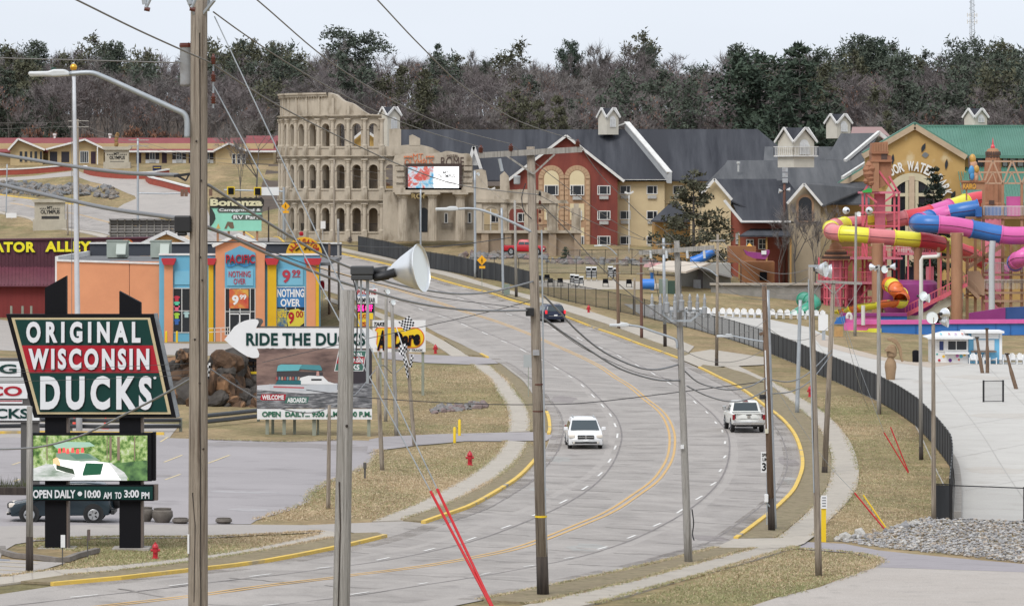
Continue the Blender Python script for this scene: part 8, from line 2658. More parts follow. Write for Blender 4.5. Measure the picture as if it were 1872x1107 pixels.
F_scr=mat('fence_screen',(0.028,0.030,0.034),(0.055,0.058,0.062),scale=0.9,rough=0.8,stretch=(1,1,0.15),lo=.4,hi=.7)
def fence(name,label,pix,h,m,step=2.4,group=None,r=.035,slat=0):
 L=gl(pix,.4)
 P=[L[0]]
 for q in L:
  if math.hypot(q[0]-P[-1][0],q[1]-P[-1][1])>=step:
   P.append(q)
 c=P[len(P)//2]
 t=thing(name,(c[0],c[1],hz(*c)),label,'fence',group)
 Z=hz_arr([q[0]for q in P],[q[1]for q in P])
 for (x,y),z in zip(P,Z):
  put('post',MB().tube([(x,y,z-.1),(x,y,z+h+.06)],r,6),F_blk,t,fix=False)
 for i in range(len(P)-1):
  (a,b),(c,d),za,zb=P[i],P[i+1],Z[i],Z[i+1]
  put('panel',MB().quad((a,b,za+.05),(c,d,zb+.05),(c,d,zb+h-.04),(a,b,za+h-.04)),m,t,fix=False)
  put('rail',MB().beam((a,b,za+h),(c,d,zb+h),.05).beam((a,b,za+.08),(c,d,zb+.08),.04),F_blk,t,fix=False)
 return t
fence('boundary_fence','black mesh fence climbing beside the far walk to the colosseum',[(655,460),(690,467),(725,475),(784,491),(868,507),(912,514),(977,531)],1.9,F_scr)
fence('boundary_fence','black see-through mesh fence on the grass before the patio chairs',[(977,531),(996,539),(1057,555),(1123,568),(1163,577),(1257,599),(1306,613),(1340,622),(1400,643)],1.8,F_mesh)
fence('boundary_fence','black screened fence bending along the pale plaza',[(1400,643),(1415,649),(1461,668),(1497,686),(1524,696),(1562,714),(1602,732),(1616,740),(1643,756),(1678,782),(1689,794),(1713,821),(1735,851),(1740,867),(1741,890),(1738,925),(1736,950)],1.85,F_scr)
fence('gate_fence','low black gate fence beside the rock pile',[(1704,950),(1720,951),(1737,951)],1.7,F_scr,.8)
F_chain=mat('chain_link',(0.25,0.25,0.25),rough=0.6,alpha=0.22)
fence('chain_link_fence','chain link fence with black posts behind the rock pile',[(1740,951),(1815,953),(1872,956),(1990,960)],1.65,F_chain,3.0)
fence('chain_link_fence','short black gate panel standing on the plaza',[(1798,735),(1825,735),(1848,734)],1.5,F_chain,1.2,r=.07)
fence('chain_link_fence','wire fence on the lawn before the stone arcade',[(860,497),(960,499),(1060,500),(1160,502),(1250,506)],1.6,F_chain,3.2)
fence('iron_fence','black iron fence on the hotel forecourt',[(1040,478),(1140,476),(1220,480)],1.3,F_chain,1.5,r=.03)
ribbon('kerb',gl([(1602,734),(1643,758),(1678,784),(1713,823),(1733,853),(1739,890),(1737,948)],1.5),.35,.02,M_curbg,None,h=.35,side=.35,kind='structure')
HY_R=gloss('hydrant_red',(0.45,0.018,0.03),.35)
for lb,x,y in (('red hydrant beside the pylon sign post',284,1021),('red hydrant on the grass left of the middle pole',859,850),('red hydrant by the race track sign',796,646),('red hydrant by the fence behind the blue minivan',1076,572),('red hydrant on the slope below the screened fence',1481,725)):
 g=G(x,y)
 k=1.0 if x!=284 else .8
 t=thing('fire_hydrant',g,lb,'hydrant','red fire hydrants')
 put('barrel',MB().lathe([(.17*k,0),(.17*k,.05),(.12*k,.07),(.12*k,.5*k),(.16*k,.52*k),(.16*k,.56*k)],g,14),HY_R,t,smooth=True)
 put('bonnet',MB().lathe([(.15*k,.56*k),(.13*k,.66*k),(.07*k,.73*k),(.04*k,.74*k),(.04*k,.8*k)],g,14),HY_R,t,smooth=True)
 put('outlet',MB().lathe([(.07*k,-.22*k),(.07*k,.22*k)],g+Vector((0,0,.42*k)),10,'x'),HY_R,t)
 put('outlet',MB().lathe([(.09*k,-.2*k),(.08*k,0)],g+Vector((0,0,.4*k)),10,'y'),HY_R,t)
def board(name,label,bx,by,x0,y0,x1,y1,m,pw=.05,txt=(),pm=None,cat='sign',diamond=False,dx=0.0):
 g=G(bx,by)
 D=g.y
 t=thing(name,g,label,cat)
 put('post',MB().box(g.x-pw/2,g.x+pw/2,D+.02,D+.02+pw,g.z-.1,az(y0+1,D)),pm or P_steel,t)
 if diamond:
  xm,ym=(x0+x1)/2,(y0+y1)/2
  wall('plate',[(xm,y0),(x1,ym),(xm,y1),(x0,ym)],D-.02,.03,m,t)
 else:
  pxr('plate',x0,y0,x1,y1,D-.02,.03,m,t)
 for s,a,b,c,d,mm in txt:
  lettering(s,ax(a,D),ax(b,D),az(d,D),az(c,D),D-.022,mm,t,.006,bold=.03)
 return t,D
A_yel=paint('warning_yellow',(0.85,0.40,0.01),.5)
t,d=board('speed_limit_sign','white speed limit sign half hidden by the brown pole',1402,962,1391,825,1412,863,P_white,txt=[('SPEED',1393,1410,828,834,P_black),('LIMIT',1394,1409,836,842,P_black),('30',1393,1410,845,860,P_black)])
def ped(t,d,x,y,k):
 mb=MB()
 for a,b,w in (((0,-3),(0,2),1.6),((0,2),(-2.2,6),1.1),((0,2),(2.2,6),1.1),((0,-2.5),(-3,1),.9),((0,-2.5),(2.8,.5),.9)):
  mb.beam(at(x+a[0]*k,y+a[1]*k,d-.035),at(x+b[0]*k,y+b[1]*k,d-.035),w*k*d/F,.02)
 mb.lathe([(1.3*k*d/F,d-.04),(1.3*k*d/F,d-.03)],(ax(x,d),0,az(y-5*k,d)),10,'y')
 put('walker_symbol',mb,P_black,t,fix=False)
t,d=board('crossing_sign','yellow diamond pedestrian sign on the far verge',881,528,872,466,890,485,A_yel,diamond=True,pm=P_post)
ped(t,d,881,476,.75)
pxr('arrow_plate',876,486,887,490.5,d-.02,.03,A_yel,t)
t,d=board('crossing_sign','yellow diamond pedestrian sign before the colosseum',522,440,514,369,530,385,A_yel,diamond=True)
ped(t,d,522,377,.6)
pxr('arrow_plate',517,385,528,389.5,d-.02,.03,A_yel,t)
board('road_sign','back of a grey road sign on the left verge',966,727,957,648,977,671,mat('sign_back',(0.36,0.38,0.38),rough=.5),pm=P_post)
t,d=board('stop_sign','red octagonal stop sign beside the far sidewalk',589,560,584,513,593,529,P_white)
wall('octagon',[(588.5+5.2*math.cos(R(22.5+45*k)),521+9*math.sin(R(22.5+45*k)))for k in range(8)],d-.05,.03,P_red,t)
board('regulatory_sign','small white sign before the colosseum arches',590,440,586,404,595,418,P_white)
board('small_sign','small white folded sign on the sign mound',114,1034,111,977,119,1000,P_white,.04,pm=P_grey)
board('small_sign','small brown edge-on sign on the sign mound',160,1020,160,967,165,987,mat('edge_brown',(0.12,0.09,0.08),rough=.8),.04,pm=P_grey)
t,d=board('park_notice','white notice on a yellow post by the right driveway',1506,990,1501,905,1512,929,P_white,.2,pm=P_gold)
for k in range(4):
 pxr('notice_line',1503,908+5*k,1510,910+5*k,d-.03,.02,C_cable,t)
board('real_estate_sign','small blue and white sign near the far sidewalk',21,400,11,389,30,398,P_white,.06)
board('lot_post','short dark post in the lot edge grass',667,874,664,845,670,856,P_grey,.1,pm=P_grey)
for lb,x,y,y1 in (('yellow bollard nearer the drive',831,809,780),('yellow bollard behind the nearer one',840,797,766)):
 g=G(x,y)
 put('bollard',MB().lathe([(.085,-.1),(.085,(y-y1)*g.y/F-.05),(.05,(y-y1)*g.y/F),(0,(y-y1)*g.y/F+.01)],g,12),P_gold,None,smooth=True,label=lb,cat='bollard',group='drive bollards',base=tuple(g))
for lb,x,y in (('orange traffic cone left, seen under the pylon sign',136,782),('orange traffic cone right, seen under the pylon sign',193,784)):
 g=G(x,y)
 t=thing('traffic_cone',g,lb,'cone','traffic cones')
 put('cone',MB().lathe([(.17,.03),(.03,.75),(.02,.76)],g,12),FB('cone_orange',(.7,.06,.03)),t,smooth=True)
 put('base',MB().box(g.x-.22,g.x+.22,g.y-.22,g.y+.22,g.z,g.z+.04),FB('cone_orange',(.7,.06,.03)),t)
for lb,x,y,r,fl in (('round clay planter right of the pylon sign',297,955,.45,1),('low clay planter second in the row',330,957,.36,0),('low clay planter third in the row',409,957,.36,0),('clay planter beside the black pylon post',264,953,.4,1)):
 g=G(x,y)
 k=.62 if fl else .26
 put('planter',MB().lathe([(r*.6,0),(r,k*.45),(r*.95,k*.8),(r*.8,k*.9),(r*.85,k),(r*.7,k),(r*.65,k*.8)],g,18),mat('grey_clay',(0.17,0.15,0.13),(0.12,.105,.09),scale=3,rough=.9),None,smooth=True,label=lb,cat='planter',group='row of planters',base=tuple(g))
def guardrail(pix,label):
 L=gl(pix,2.2)
 c=L[len(L)//2]
 t=thing('guard_rail',(c[0],c[1],hz(*c)),label,'guard rail')
 for dz in (.35,.72):
  put('rail',MB().tube([(x,y,hz(x,y)+dz)for x,y in L],.13,6),mat('black_rail',(0.035,.037,.042),rough=.45),t,fix=False)
 for x,y in L[::2]:
  put('post',MB().box(x-.09,x+.09,y+.1,y+.28,hz(x,y)-.1,hz(x,y)+.85),P_post,t,fix=False)
guardrail([(-60,790),(60,788),(200,790),(330,789)],'black guard rail behind the pylon sign')
guardrail([(372,781),(420,776),(472,770),(520,769)],'black guard rail left of the arrow billboard')
g0=G(20,905)
t=thing('planting_bed',g0,'dark mulch bed with spiky grass at the left edge','planter')
put('bed',MB().box(g0.x-3,g0.x+.9,g0.y,g0.y+2,g0.z-.1,g0.z+.35),W_dark,t)
rr=random.Random(8)
mb=MB()
for k in range(240):
 x,y=g0.x-3+rr.random()*3.8,g0.y+.2+rr.random()*1.5
 a,hh=rr.random()*6.3,.25+.35*rr.random()
 mb.add([(x,y,g0.z+.3),(x+.03,y,g0.z+.3),(x+.2*math.cos(a),y+.2*math.sin(a),g0.z+.3+hh)],[(0,1,2)])
put('spiky_grass',mb,mat('olive_blades',(0.07,.075,.035),rough=.9),t,fix=False)
def rockmesh(seed,n=2):
 bm=bmesh.new()
 bmesh.ops.create_icosphere(bm,subdivisions=n,radius=1)
 r_=random.Random(seed)
 o=Vector((r_.random()*9,r_.random()*9,r_.random()*9))
 for v in bm.verts:
  q=v.co.normalized()
  v.co=q*(1+.45*mnoise.noise(q*1.1+o)+.15*mnoise.noise(q*3+o))
  v.co.z*=.75
 me=bpy.data.meshes.new('rock')
 bm.to_mesh(me)
 bm.free()
 return me
def rockset(ms,n=6,sub=1):
 out=[]
 for i in range(n):
  me=rockmesh(i*7+1,sub)
  me.materials.append(ms[i%len(ms)])
  out.append(me)
 return out
def rmat(nm,c):
 return mat(nm,c,tuple(k*.6 for k in c),scale=2.2,rough=.95,bump=.4,bscale=6)
RK=rockset([rmat('grey_rock',(.25,.24,.235)),rmat('brown_grey_rock',(.26,.225,.19)),rmat('blue_grey_rock',(.21,.215,.22))])
def rockpile(name,label,spots,meshes,seed,cat='rocks'):
 """spots: (x, y, z, size) in the world"""
 c=spots[len(spots)//2]
 t=thing(name,(c[0],c[1],hz(c[0],c[1])),label,cat)
 r_=random.Random(seed)
 for x,y,z,s in spots:
  o=bpy.data.objects.new('rock',meshes[r_.randrange(len(meshes))])
  COL.objects.link(o)
  o.parent=t
  o.location=Vector((x,y,z))-t.location
  o.rotation_euler=(r_.random()*6,r_.random()*.6,r_.random()*6)
  o.scale=(s*(.8+.5*r_.random()),s*(.8+.4*r_.random()),s*(.7+.4*r_.random()))
 return t
rr=random.Random(12)
sp=[]
for k in range(190):
 px=-10+225*rr.random()
 py=333+(px-0)*.085+rr.random()*20-(6 if px>120 else 0)
 g=G(px,py)
 sp.append((g.x,g.y,g.z+.15,.35+.4*rr.random()))
rockpile('boulder_bank','bank of grey boulders above the far road',sp,RK,1)
RKp=rockset([rmat('pinkish_rock',(.25,.19,.18)),rmat('grey_rock',(.2,.19,.185))])
sp=[(lambda g:(g.x,g.y,g.z+.05,.16+.22*rr.random()))(G(792+95*f,748-10*f+8*rr.random()))for f in np.linspace(0,1,60)]
rockpile('rock_line','line of reddish rocks in the mown grass hollow',sp,RKp,2)
sp=[]
for k in range(150):
 x=840+420*rr.random()
 g=G(x,466+(x-860)*.02+rr.random()*8+(6 if x>1000 else 0))
 sp.append((g.x,g.y,g.z+.1,.25+.4*rr.random()))
rockpile('forecourt_rocks','rocks edging the bank below hotel and ruined arcade',sp,RK+RKp,3)
CV=rockset([mat('sculpted_rock_brown',(.115,.066,.038),(.04,.025,.017),scale=.6,rough=.95,bump=.6,bscale=3,stretch=(1,1,2.5),col3=(.25,.14,.075),s3=.5,lo3=.55,hi3=.65),mat('sculpted_rock_grey',(.085,.074,.064),(.03,.026,.024),scale=.7,rough=.95,bump=.6,bscale=3)],4,3)
D_=292.0
sp=[(ax(x,D_),D_+dd,az(y,D_),s)for x,y,s,dd in ((395,668,1.0,2.5),(415,672,1.35,2),(402,690,1.2,1),(412,712,1.6,1),(386,735,1.4,0),(430,742,1.3,0),(455,735,1.5,1.5),(450,700,1.4,4),(470,745,1.2,0),(330,700,1.8,3),(310,735,1.6,2),(345,735,1.7,2),(335,665,1.2,4),(365,700,1.6,3),(440,662,1.0,5),(300,690,1.2,5),(372,750,1.2,0))]
sp=[(x+rr.uniform(-.5,.5),y-rr.random()*.8,z+rr.uniform(-.5,.5),q*rr.uniform(.35,.7))for x,y,z,q in sp for k in range(4)]+[(x,y+1,z,q*.9)for x,y,z,q in sp]
t=rockpile('sculpted_rocks','brown sculpted cave rocks between pylon sign and billboard',sp,CV,5)
g=G(450,720)
t=thing('amusement_ride_barrier',at(452,685,296),'black railed barrier with yellow stripe behind the sculpted rocks','barrier')
for y0,y1,m in ((656,661,P_black),(679,683,P_gold),(668,671,P_black)):
 pxr('rail',428,y0,480,y1,295.5,.2,m,t)
for x in (428,445,462):
 pxr('post',x,655,x+2.5,700,295.7,.2,P_black,t)
pxr('yellow_notice',426,663,436,676,295.2,.05,P_gold,t)
ST=rockset([rmat('rubble_grey',(.42,.41,.41)),rmat('rubble_pale',(.54,.52,.49)),rmat('rubble_tan',(.45,.38,.31)),rmat('rubble_dark',(.31,.305,.31))],8,1)
import mathutils
Apoly=gp([(1529,988),(1560,980),(1610,975),(1640,962),(1691,951),(1760,953),(1872,956),(2000,962),(2060,1030),(1872,1029),(1740,1014),(1606,1000)])
def inpoly(x,y,P):
 c=False
 for i in range(len(P)):
  (a,b),(d,e)=P[i],P[i-1]
  if (b>y)!=(e>y)and x<(d-a)*(y-b)/(e-b)+a:
   c=not c
 return c
xs,ys=[p[0]for p in Apoly],[p[1]for p in Apoly]
V,Fc,MI=[],[],[]
base=[]
for me in ST:
 co=np.empty(len(me.vertices)*3)
 me.vertices.foreach_get('co',co)
 base.append((co.reshape(-1,3),[tuple(p.vertices)for p in me.polygons]))
big=[]
nv=0
k=0
while k<9000:
 x,y=min(xs)+rr.random()*(max(xs)-min(xs)),min(ys)+rr.random()*(max(ys)-min(ys))
 if not inpoly(x,y,Apoly):
  continue
 k+=1
 s=.035+.075*rr.random()**2
 i=rr.randrange(8)
 a=rr.random()*6.28
 co=base[i][0]*np.array([s*(.8+.6*rr.random()),s,s*.8])
 c_,s_=math.cos(a),math.sin(a)
 R_=np.array([[c_,-s_,0],[s_,c_,0],[0,0,1]])
 edge=min(1,max(0,(x-min(xs))/5))
 zz=hz(x,y)+.03+edge*.16*rr.random()if k%3 else hz(x,y)+.03
 V.append(co@R_.T+np.array([x,y,zz]))
 Fc+=[tuple(q+nv for q in f)for f in base[i][1]]
 MI+=[i%4]*len(base[i][1])
 nv+=len(co)
me=bpy.data.meshes.new('rubble')
me.from_pydata(np.concatenate(V).tolist(),[],Fc)
for i in range(4):
 me.materials.append(ST[i].materials[0])
me.polygons.foreach_set('material_index',MI)
link('rubble',me,None,kind='stuff',label='heap of loose grey rubble stones beside the right drive',cat='rubble')
sp=[(lambda g:(g.x,g.y,g.z+.08,s))(G(x,y))for x,y,s in ((1545,985,.3),(1572,980,.3),(1530,989,.2),(1600,976,.22),(1655,968,.38),(1672,962,.28),(1640,966,.2),(1620,973,.2),(1700,960,.25),(1560,985,.22),(1590,986,.18))]
rockpile('edge_boulders','larger pale boulders at the left tip of the rubble',sp,ST,6)
g=G(1628,694)
D_=g.y
t=thing('helmet_statue',g,'tan crested helmet statue on a torso standing on the plaza','statue')
TS=mat('tan_fibreglass',(.33,.22,.13),(.27,.18,.105),scale=2,rough=.8)
X_,u_=g.x,D_/F
put('torso',MB().lathe([(8*u_,g.z),(9.5*u_,az(680,D_)),(11*u_,az(670,D_)),(10*u_,az(662,D_)),(6*u_,az(655,D_)),(5*u_,az(652,D_))],(X_,D_,0),18),TS,t,smooth=True)
put('helmet',MB().lathe([(5*u_,az(654,D_)),(9*u_,az(650,D_)),(9.5*u_,az(640,D_)),(8*u_,az(633,D_)),(4*u_,az(630,D_)),(0,az(629,D_))],(ax(1630,D_),D_,0),18),TS,t,smooth=True)
put('visor',MB().prism([(ax(x,D_),az(y,D_))for x,y in ((1618,638),(1626,633),(1634,640),(1634,645),(1624,641),(1618,642))],D_-.5,D_+.5),TS,t)
put('crest',MB().prism([(ax(x,D_),az(y,D_))for x,y in ((1622,618),(1630,616),(1638,619),(1645,628),(1649,640),(1649,652),(1652,660),(1648,661),(1645,652),(1643,640),(1638,630),(1630,624),(1623,622))],D_-.2,D_+.2),TS,t,bevel=.04)
D_=G(1760,664).y
t=thing('snack_booth',G(1735,664),'white hip roofed snack booth with serving window and colour spots','kiosk')
pxr('wall',1703,618,1770,664,D_,3,P_white,t)
ev=[at(1696,617,D_-.8),at(1779,617,D_-.8)]
pk=[at(1722,605,D_+1.5),at(1757,605,D_+1.5)]
bk=[Vector((ev[1].x,D_+3.8,ev[1].z)),Vector((ev[0].x,D_+3.8,ev[0].z))]
for q in ([ev[0],ev[1],pk[1],pk[0]],[ev[1],bk[0],pk[1]],[ev[0],pk[0],bk[1]],[pk[0],pk[1],bk[0],bk[1]]):
 slab('roof',q,P_white,t,.08)
pxr('fascia',1696,615.5,1779,619.5,D_-.85,.1,P_white,t)
window(t,1731,621,1769,641,D_,mull=(.45,))
window(t,1715,621,1727,642,D_,gm=paint('booth_print',(.03,.05,.16)),mull=())
pxr('counter',1728,644,1772,647,D_-.5,.5,P_white,t)
for x,y,r,c in ((1717,658,2.5,(.5,.03,.05)),(1737,658,3.2,(.12,.03,.25)),(1725,651,2.6,(.8,.5,.05)),(1763,648,2.6,(.8,.5,.05)),(1713,647,1.6,(.02,.35,.3)),(1753,657,2,(.6,.15,.12)),(1750,650,3,(.5,.15,.4)),(1757,651,3,(.1,.45,.55))):
 put('colour_spot',MB().lathe([(r*D_/F,D_-.04),(r*D_/F,D_-.01)],(ax(x,D_),0,az(y,D_)),12,'y'),paint('spot_%d_%d'%(x,y),c),t)
for x,c in ((1718,(.1,.5,.6)),(1733,(.6,.2,.2)),(1745,(.5,.3,.5)),(1757,(.6,.2,.15))):
 slab('roof_sprinkle',[at(x,612,D_-.1)+Vector((0,0,.1)),at(x+4,613,D_-.2)+Vector((0,0,.1)),at(x+4,611,D_+.1)+Vector((0,0,.1)),at(x,610,D_+.2)+Vector((0,0,.1))],paint('sprinkle_%d'%x,c),t,.02)
t=thing('rental_booth',G(1800,664),'sky blue booth with white shutter beside the snack booth','kiosk')
pxr('wall',1770.5,610,1832,664,D_+.3,3,paint('booth_blue',(.16,.45,.68)),t)
pxr('roof',1764,605,1836,609,D_-.3,4,P_white,t)
pxr('shutter',1780,621,1818,640,D_+.2,.1,mat('shutter_white',(.66,.66,.65),(.58,.58,.57),scale=4,rough=.6,stretch=(.1,.1,6)),t)
pxr('name_strip',1776,609.5,1826,619,D_+.15,.12,P_white,t)
pxr('corner_post',1827,609,1832,664,D_+.22,.1,P_white,t)
pxr('counter',1776,641,1822,643.5,D_-.2,.5,mat('counter_brown',(.2,.15,.12),rough=.8),t)
def chair_proto():
 t=thing('lounge_chair',(0,0,0),'white slatted garden chair in the row along the plaza edge','chair','white garden chairs')
 for k in range(5):
  x=(k-2)*.13
  hgt=1.0-.035*(k-2)**2
  put('back_slat',MB().beam((x,.25,.3),(x*1.15,.5,hgt),.11,.03),P_white,t,fix=False)
 put('seat',MB().add([(-.3,-.4,.4),(.3,-.4,.4),(.3,.3,.28),(-.3,.3,.28)],[(0,1,2,3)]),P_white,t,fix=False)
 for s in (-1,1):
  put('arm',MB().box(s*.38-.07,s*.38+.07,-.45,.4,.55,.59),P_white,t,fix=False)
  put('leg',MB().box(s*.38-.05,s*.38+.05,-.42,-.36,0,.55),P_white,t,fix=False)
  put('leg',MB().box(s*.38-.05,s*.38+.05,.3,.36,0,.5),P_white,t,fix=False)
 return t
ch=chair_proto()
first=True
ORD='first second third fourth fifth sixth seventh eighth ninth tenth eleventh twelfth thirteenth fourteenth fifteenth sixteenth seventeenth eighteenth nineteenth twentieth'.split()+['twenty-first','last']
rows=[(1228+k*13.2,578+k*.28,ORD[k]+' white garden chair from the left in the row before the retaining wall')for k in range(22)]+[(1776+k*12.2,664,ORD[k]+' white garden chair from the left beside the blue booth')for k in range(9)]
for x,y,lb in rows:
 g=G(x,y)
 if 1700<x:
  g.y-=1.2
  g.z=hz(g.x,g.y)
 if first:
  ch.location=g
  ch['label']=lb
  ch.scale=(.78,.8,.95)
  first=False
 else:
  copy_tree(ch,None,g,(random.random()-.5)*.3,lb,(.78,.8,.95))
def stackc(x,y,n,m,lb):
 g=G(x,y)
 t=thing('chair_stack',g,lb,'chair stack','patio chair stacks')
 for k in range(n):
  z=g.z+k*.17
  put('chair',MB().box(g.x-.28,g.x+.28,g.y-.28,g.y+.25,z+.38,z+.43).box(g.x-.28,g.x+.28,g.y+.24,g.y+.3,z+.4,z+.85).box(g.x-.3,g.x-.25,g.y-.28,g.y+.28,z,z+.62).box(g.x+.25,g.x+.3,g.y-.28,g.y+.28,z,z+.62),m,t,fix=False)
for i,(x,y,n)in enumerate(((1047,524,4),(1054,525,4),(1062,525,3),(1076,513,5),(1086,513,5),(1116,512,5),(1126,512,4))):
 stackc(x,y,n,P_white,('white chair stack left of three on the patio','white chair stack in the middle of three on the patio','lower white chair stack right of three on the patio','white chair stack at the lawn edge, left','white chair stack at the lawn edge, second','white chair stack far right on the patio, left one','white chair stack far right on the patio, right one')[i])
for i,(x,y)in enumerate(((1006,523),(1024,523),(1107,524),(1150,525),(1000,516),(985,518))):
 stackc(x,y,1,P_black,('black patio chair by the middle pole','black patio chair beside a table','black patio chair alone before the lawn','black patio chair furthest right','black patio chair behind the first','black patio chair half behind the pole')[i])
t=thing('pump_house',G(1270,552),'grey utility building with pale sloping roof behind the equipment pole','building')
pxr('wall',1245,482,1336,560,472,6,mat('grey_block',(.33,.325,.30),(.29,.285,.26),scale=.6,rough=.9),t)
slab('awning_roof',[at(1186,490,462),at(1254,496,462),at(1300,480,470),at(1222,476,472)],mat('pale_awning',(.55,.48,.40),rough=.8),t,.2)
slab('shed_roof',[at(1250,482,470),at(1338,505,470),at(1338,502,479),at(1252,480,479)],mat('shed_roof_grey',(.24,.23,.22),rough=.9),t,.2)
pxr('column',1276,484,1285,560,471,.4,mat('dark_column',(.11,.1,.1),rough=.8),t)
pxr('meter_cabinet',1268,511,1281,532,470.6,.4,TR,t)
pxr('awning_post',1189,498,1195,535,463,.3,M_fb,t)
t=thing('green_cabinet',G(1222,537),'dull green utility cabinet beside the grey building','cabinet')
g=G(1222,537)
pxr('casing',1205,510,1221,540,g.y,1.2,mat('cabinet_sage',(.20,.24,.20),rough=.7),t)
pxr('door_panel',1221.3,513,1234,540,g.y+.1,1.0,mat('cabinet_dark_green',(.04,.075,.055),rough=.7),t)
g=G(923,541)
t=thing('green_cabinet',g,'small pale green cabinet on the far verge','cabinet')
pxr('casing',921,519,932,541,g.y,.5,mat('cabinet_sage',(.2,.24,.2)),t)
t=thing('retaining_wall',G(1390,545),'grey stone retaining wall behind the white chair row','wall')
pxr('wall',1300,520,1500,552,466,.8,mat('grey_stone_wall',(.30,.285,.26),(.22,.21,.19),scale=1.2,rough=.95),t)
pxr('cap',1298,517.5,1502,521,465.7,1.4,M_walk,t)
t=thing('golf_hut',G(1380,520),'brown mini golf hut with yellow pyramid roof and dark door','building')
HB=mat('hut_brown',(.29,.135,.06),(.23,.105,.05),scale=.7,rough=.9)
pxr('wall',1356,478,1416,540,474,4,HB,t)
pxr('upper_wall',1332,450,1382,480,478,3,HB,t)
pxr('door',1389,497,1402,512,473.8,.3,P_black,t)
c=at(1370,444,480)
put('pyramid_roof',MB().add([at(1358,457,478.5),at(1383,457,478.5),at(1383,457,482),at(1358,457,482),c],[(0,1,4),(1,2,4),(2,3,4),(3,0,4)]),mat('hut_yellow',(.62,.33,.06),rough=.8),t)
t=thing('play_boat',at(1387,480,472),'purple play boat hull by the brown hut','boat')
wall('hull',[(1360,456),(1368,460),(1400,463),(1400,457),(1407,457),(1407,462),(1400,474),(1378,472),(1365,466)],471,2,FB('boat_purple',(.24,.03,.17)),t)
pxr('side_panel',1392,458,1401,465,470.8,.1,P_white,t)
for lb,pts in (('bright blue tube behind the pump house roof',[(1262,478),(1272,476),(1285,470),(1300,460),(1306,458)]),('fat blue tube on the patio',[(1174,519),(1184,519),(1196,519)])):
 put('play_tube',MB().tube(crom([at(x,y,458 if y>500 else 484)for x,y in pts],4),.55,12),FB('tube_blue',(.03,.17,.55)),None,smooth=True,label=lb,cat='play tube',base=tuple(at(*pts[0],458 if pts[0][1]>500 else 484)))
for lb,x in (('pink umbrella folded flat, left',1188),('pink umbrella folded flat, right',1203)):
 t=thing('umbrella',at(x,500,486),lb,'umbrella','pink umbrellas')
 put('canopy',MB().lathe([(.75,0),(.6,.35),(.3,.5),(0,.55)],at(x,488,486),12),FB('umbrella_pink',(.58,.3,.3)),t,smooth=True)
 put('stem',MB().beam(at(x,506,486),at(x,487,486),.06),P_steel,t)
for lb,x0,y0,x1,y1,x2,y2 in (('brown bent post, left of the pair before the blue booth',1796,682,1790,645,1786,618),('straight brown post, right of the pair before the blue booth',1805,682,1805,640,1804,602),('leaning brown post near the gate panel',1858,711,1849,680,1841,648)):
 g=G(x0,y0)
 t=thing('palm_stump',g,lb,'post','brown display posts')
 put('trunk',MB().tube(crom([g,at(x1,y1,g.y),at(x2,y2,g.y)],4),[.15]*5+[.11]*4,8),W_brown,t,fix=False)
 put('cap',MB().lathe([(.18,0),(.18,.12)],at(x2,y2,g.y),8),W_dark,t)
g=G(1674,662)
put('litter_bin',MB().lathe([(.28,0),(.3,.9),(.26,1.0),(.1,1.06)],g,14),P_black,None,smooth=True,label='black litter bin on the lawn edge left of the booth',cat='litter bin',base=tuple(g))
t,d=board('notice_board','white notice board at the plaza corner by the walls',1506,622,1496,575,1514,604,P_white,.3)
t,d=board('map_board','tan map board in front of the yellow wall panel',1533,616,1525,596,1541,615,mat('tan_print',(.5,.3,.12),(.35,.22,.1),scale=2,rough=.8),.1)
for lb,bx,by,pts,hs in (('signal mast with two yellow framed signals facing away',519,437,[(519,350),(490,349),(410,347)],[(422,349),(471,350)]),('signal mast left with twin grey signals',252,412,[(252,353),(300,354),(345,353)],[(333,353),(340,353),(385,352)])):
 g=G(bx,by)
 D_=g.y
 t=thing('traffic_signal',g,lb,'traffic signal')
 put('mast',MB().tube([g,at(bx,pts[0][1]-8,D_)],.16,8),P_steel,t,fix=False)
 put('mast_arm',MB().tube([at(x,y,D_)for x,y in pts],.1,8),P_steel,t,fix=False)
 for x,y in hs:
  if bx>300:
   pxr('backplate',x-7,y-8,x+7,y+7,D_-.2,.05,P_gold,t)
   pxr('signal_head',x-5,y-6,x+5,y+6,D_-.45,.3,P_black,t)
  else:
   pxr('signal_head',x-3,y-7,x+3,y+6,D_-.4,.3,mat('signal_brown',(.16,.09,.06),rough=.7),t)
 if bx>300:
  pxr('lane_board',478,342,510,357,D_-.2,.05,P_white,t)
def flag(pts,nx,ny,D,lb):
 """checkered cloth given by its four corners; each square a patch of its own"""
 t=thing('checkered_flag',at(pts[0][0],660,D),lb,'flag','checkered flags')
 m2=(P_black,P_white)
 for i in range(nx):
  for j in range(ny):
   def q(a,b):
    x=(pts[0][0]*(1-a)+pts[1][0]*a)*(1-b)+(pts[3][0]*(1-a)+pts[2][0]*a)*b
    y=(pts[0][1]*(1-a)+pts[1][1]*a)*(1-b)+(pts[3][1]*(1-a)+pts[2][1]*a)*b
    return at(x,y+math.sin(a*5)*1.2,D+.12*math.sin(a*6+b*2))
   A=[q(i/nx,j/ny),q((i+1)/nx,j/ny),q((i+1)/nx,(j+1)/ny),q(i/nx,(j+1)/ny)]
   put('flag_square',MB().add(A+[p+Vector((0,.02,0))for p in A],[(0,1,2,3),(7,6,5,4),(0,4,5,1),(1,5,6,2),(2,6,7,3),(3,7,4,0)]),m2[(i+j)%2],t,fix=False)
 return t
DF=G(758,815).y-.2
flag([(728,588),(748,578),(760,594),(740,606)],7,6,DF,'checkered flag flying above the race track sign')
flag([(727,630),(745,628),(744,645),(730,648)],5,4,DF,'crumpled checkered flag below the flying one')
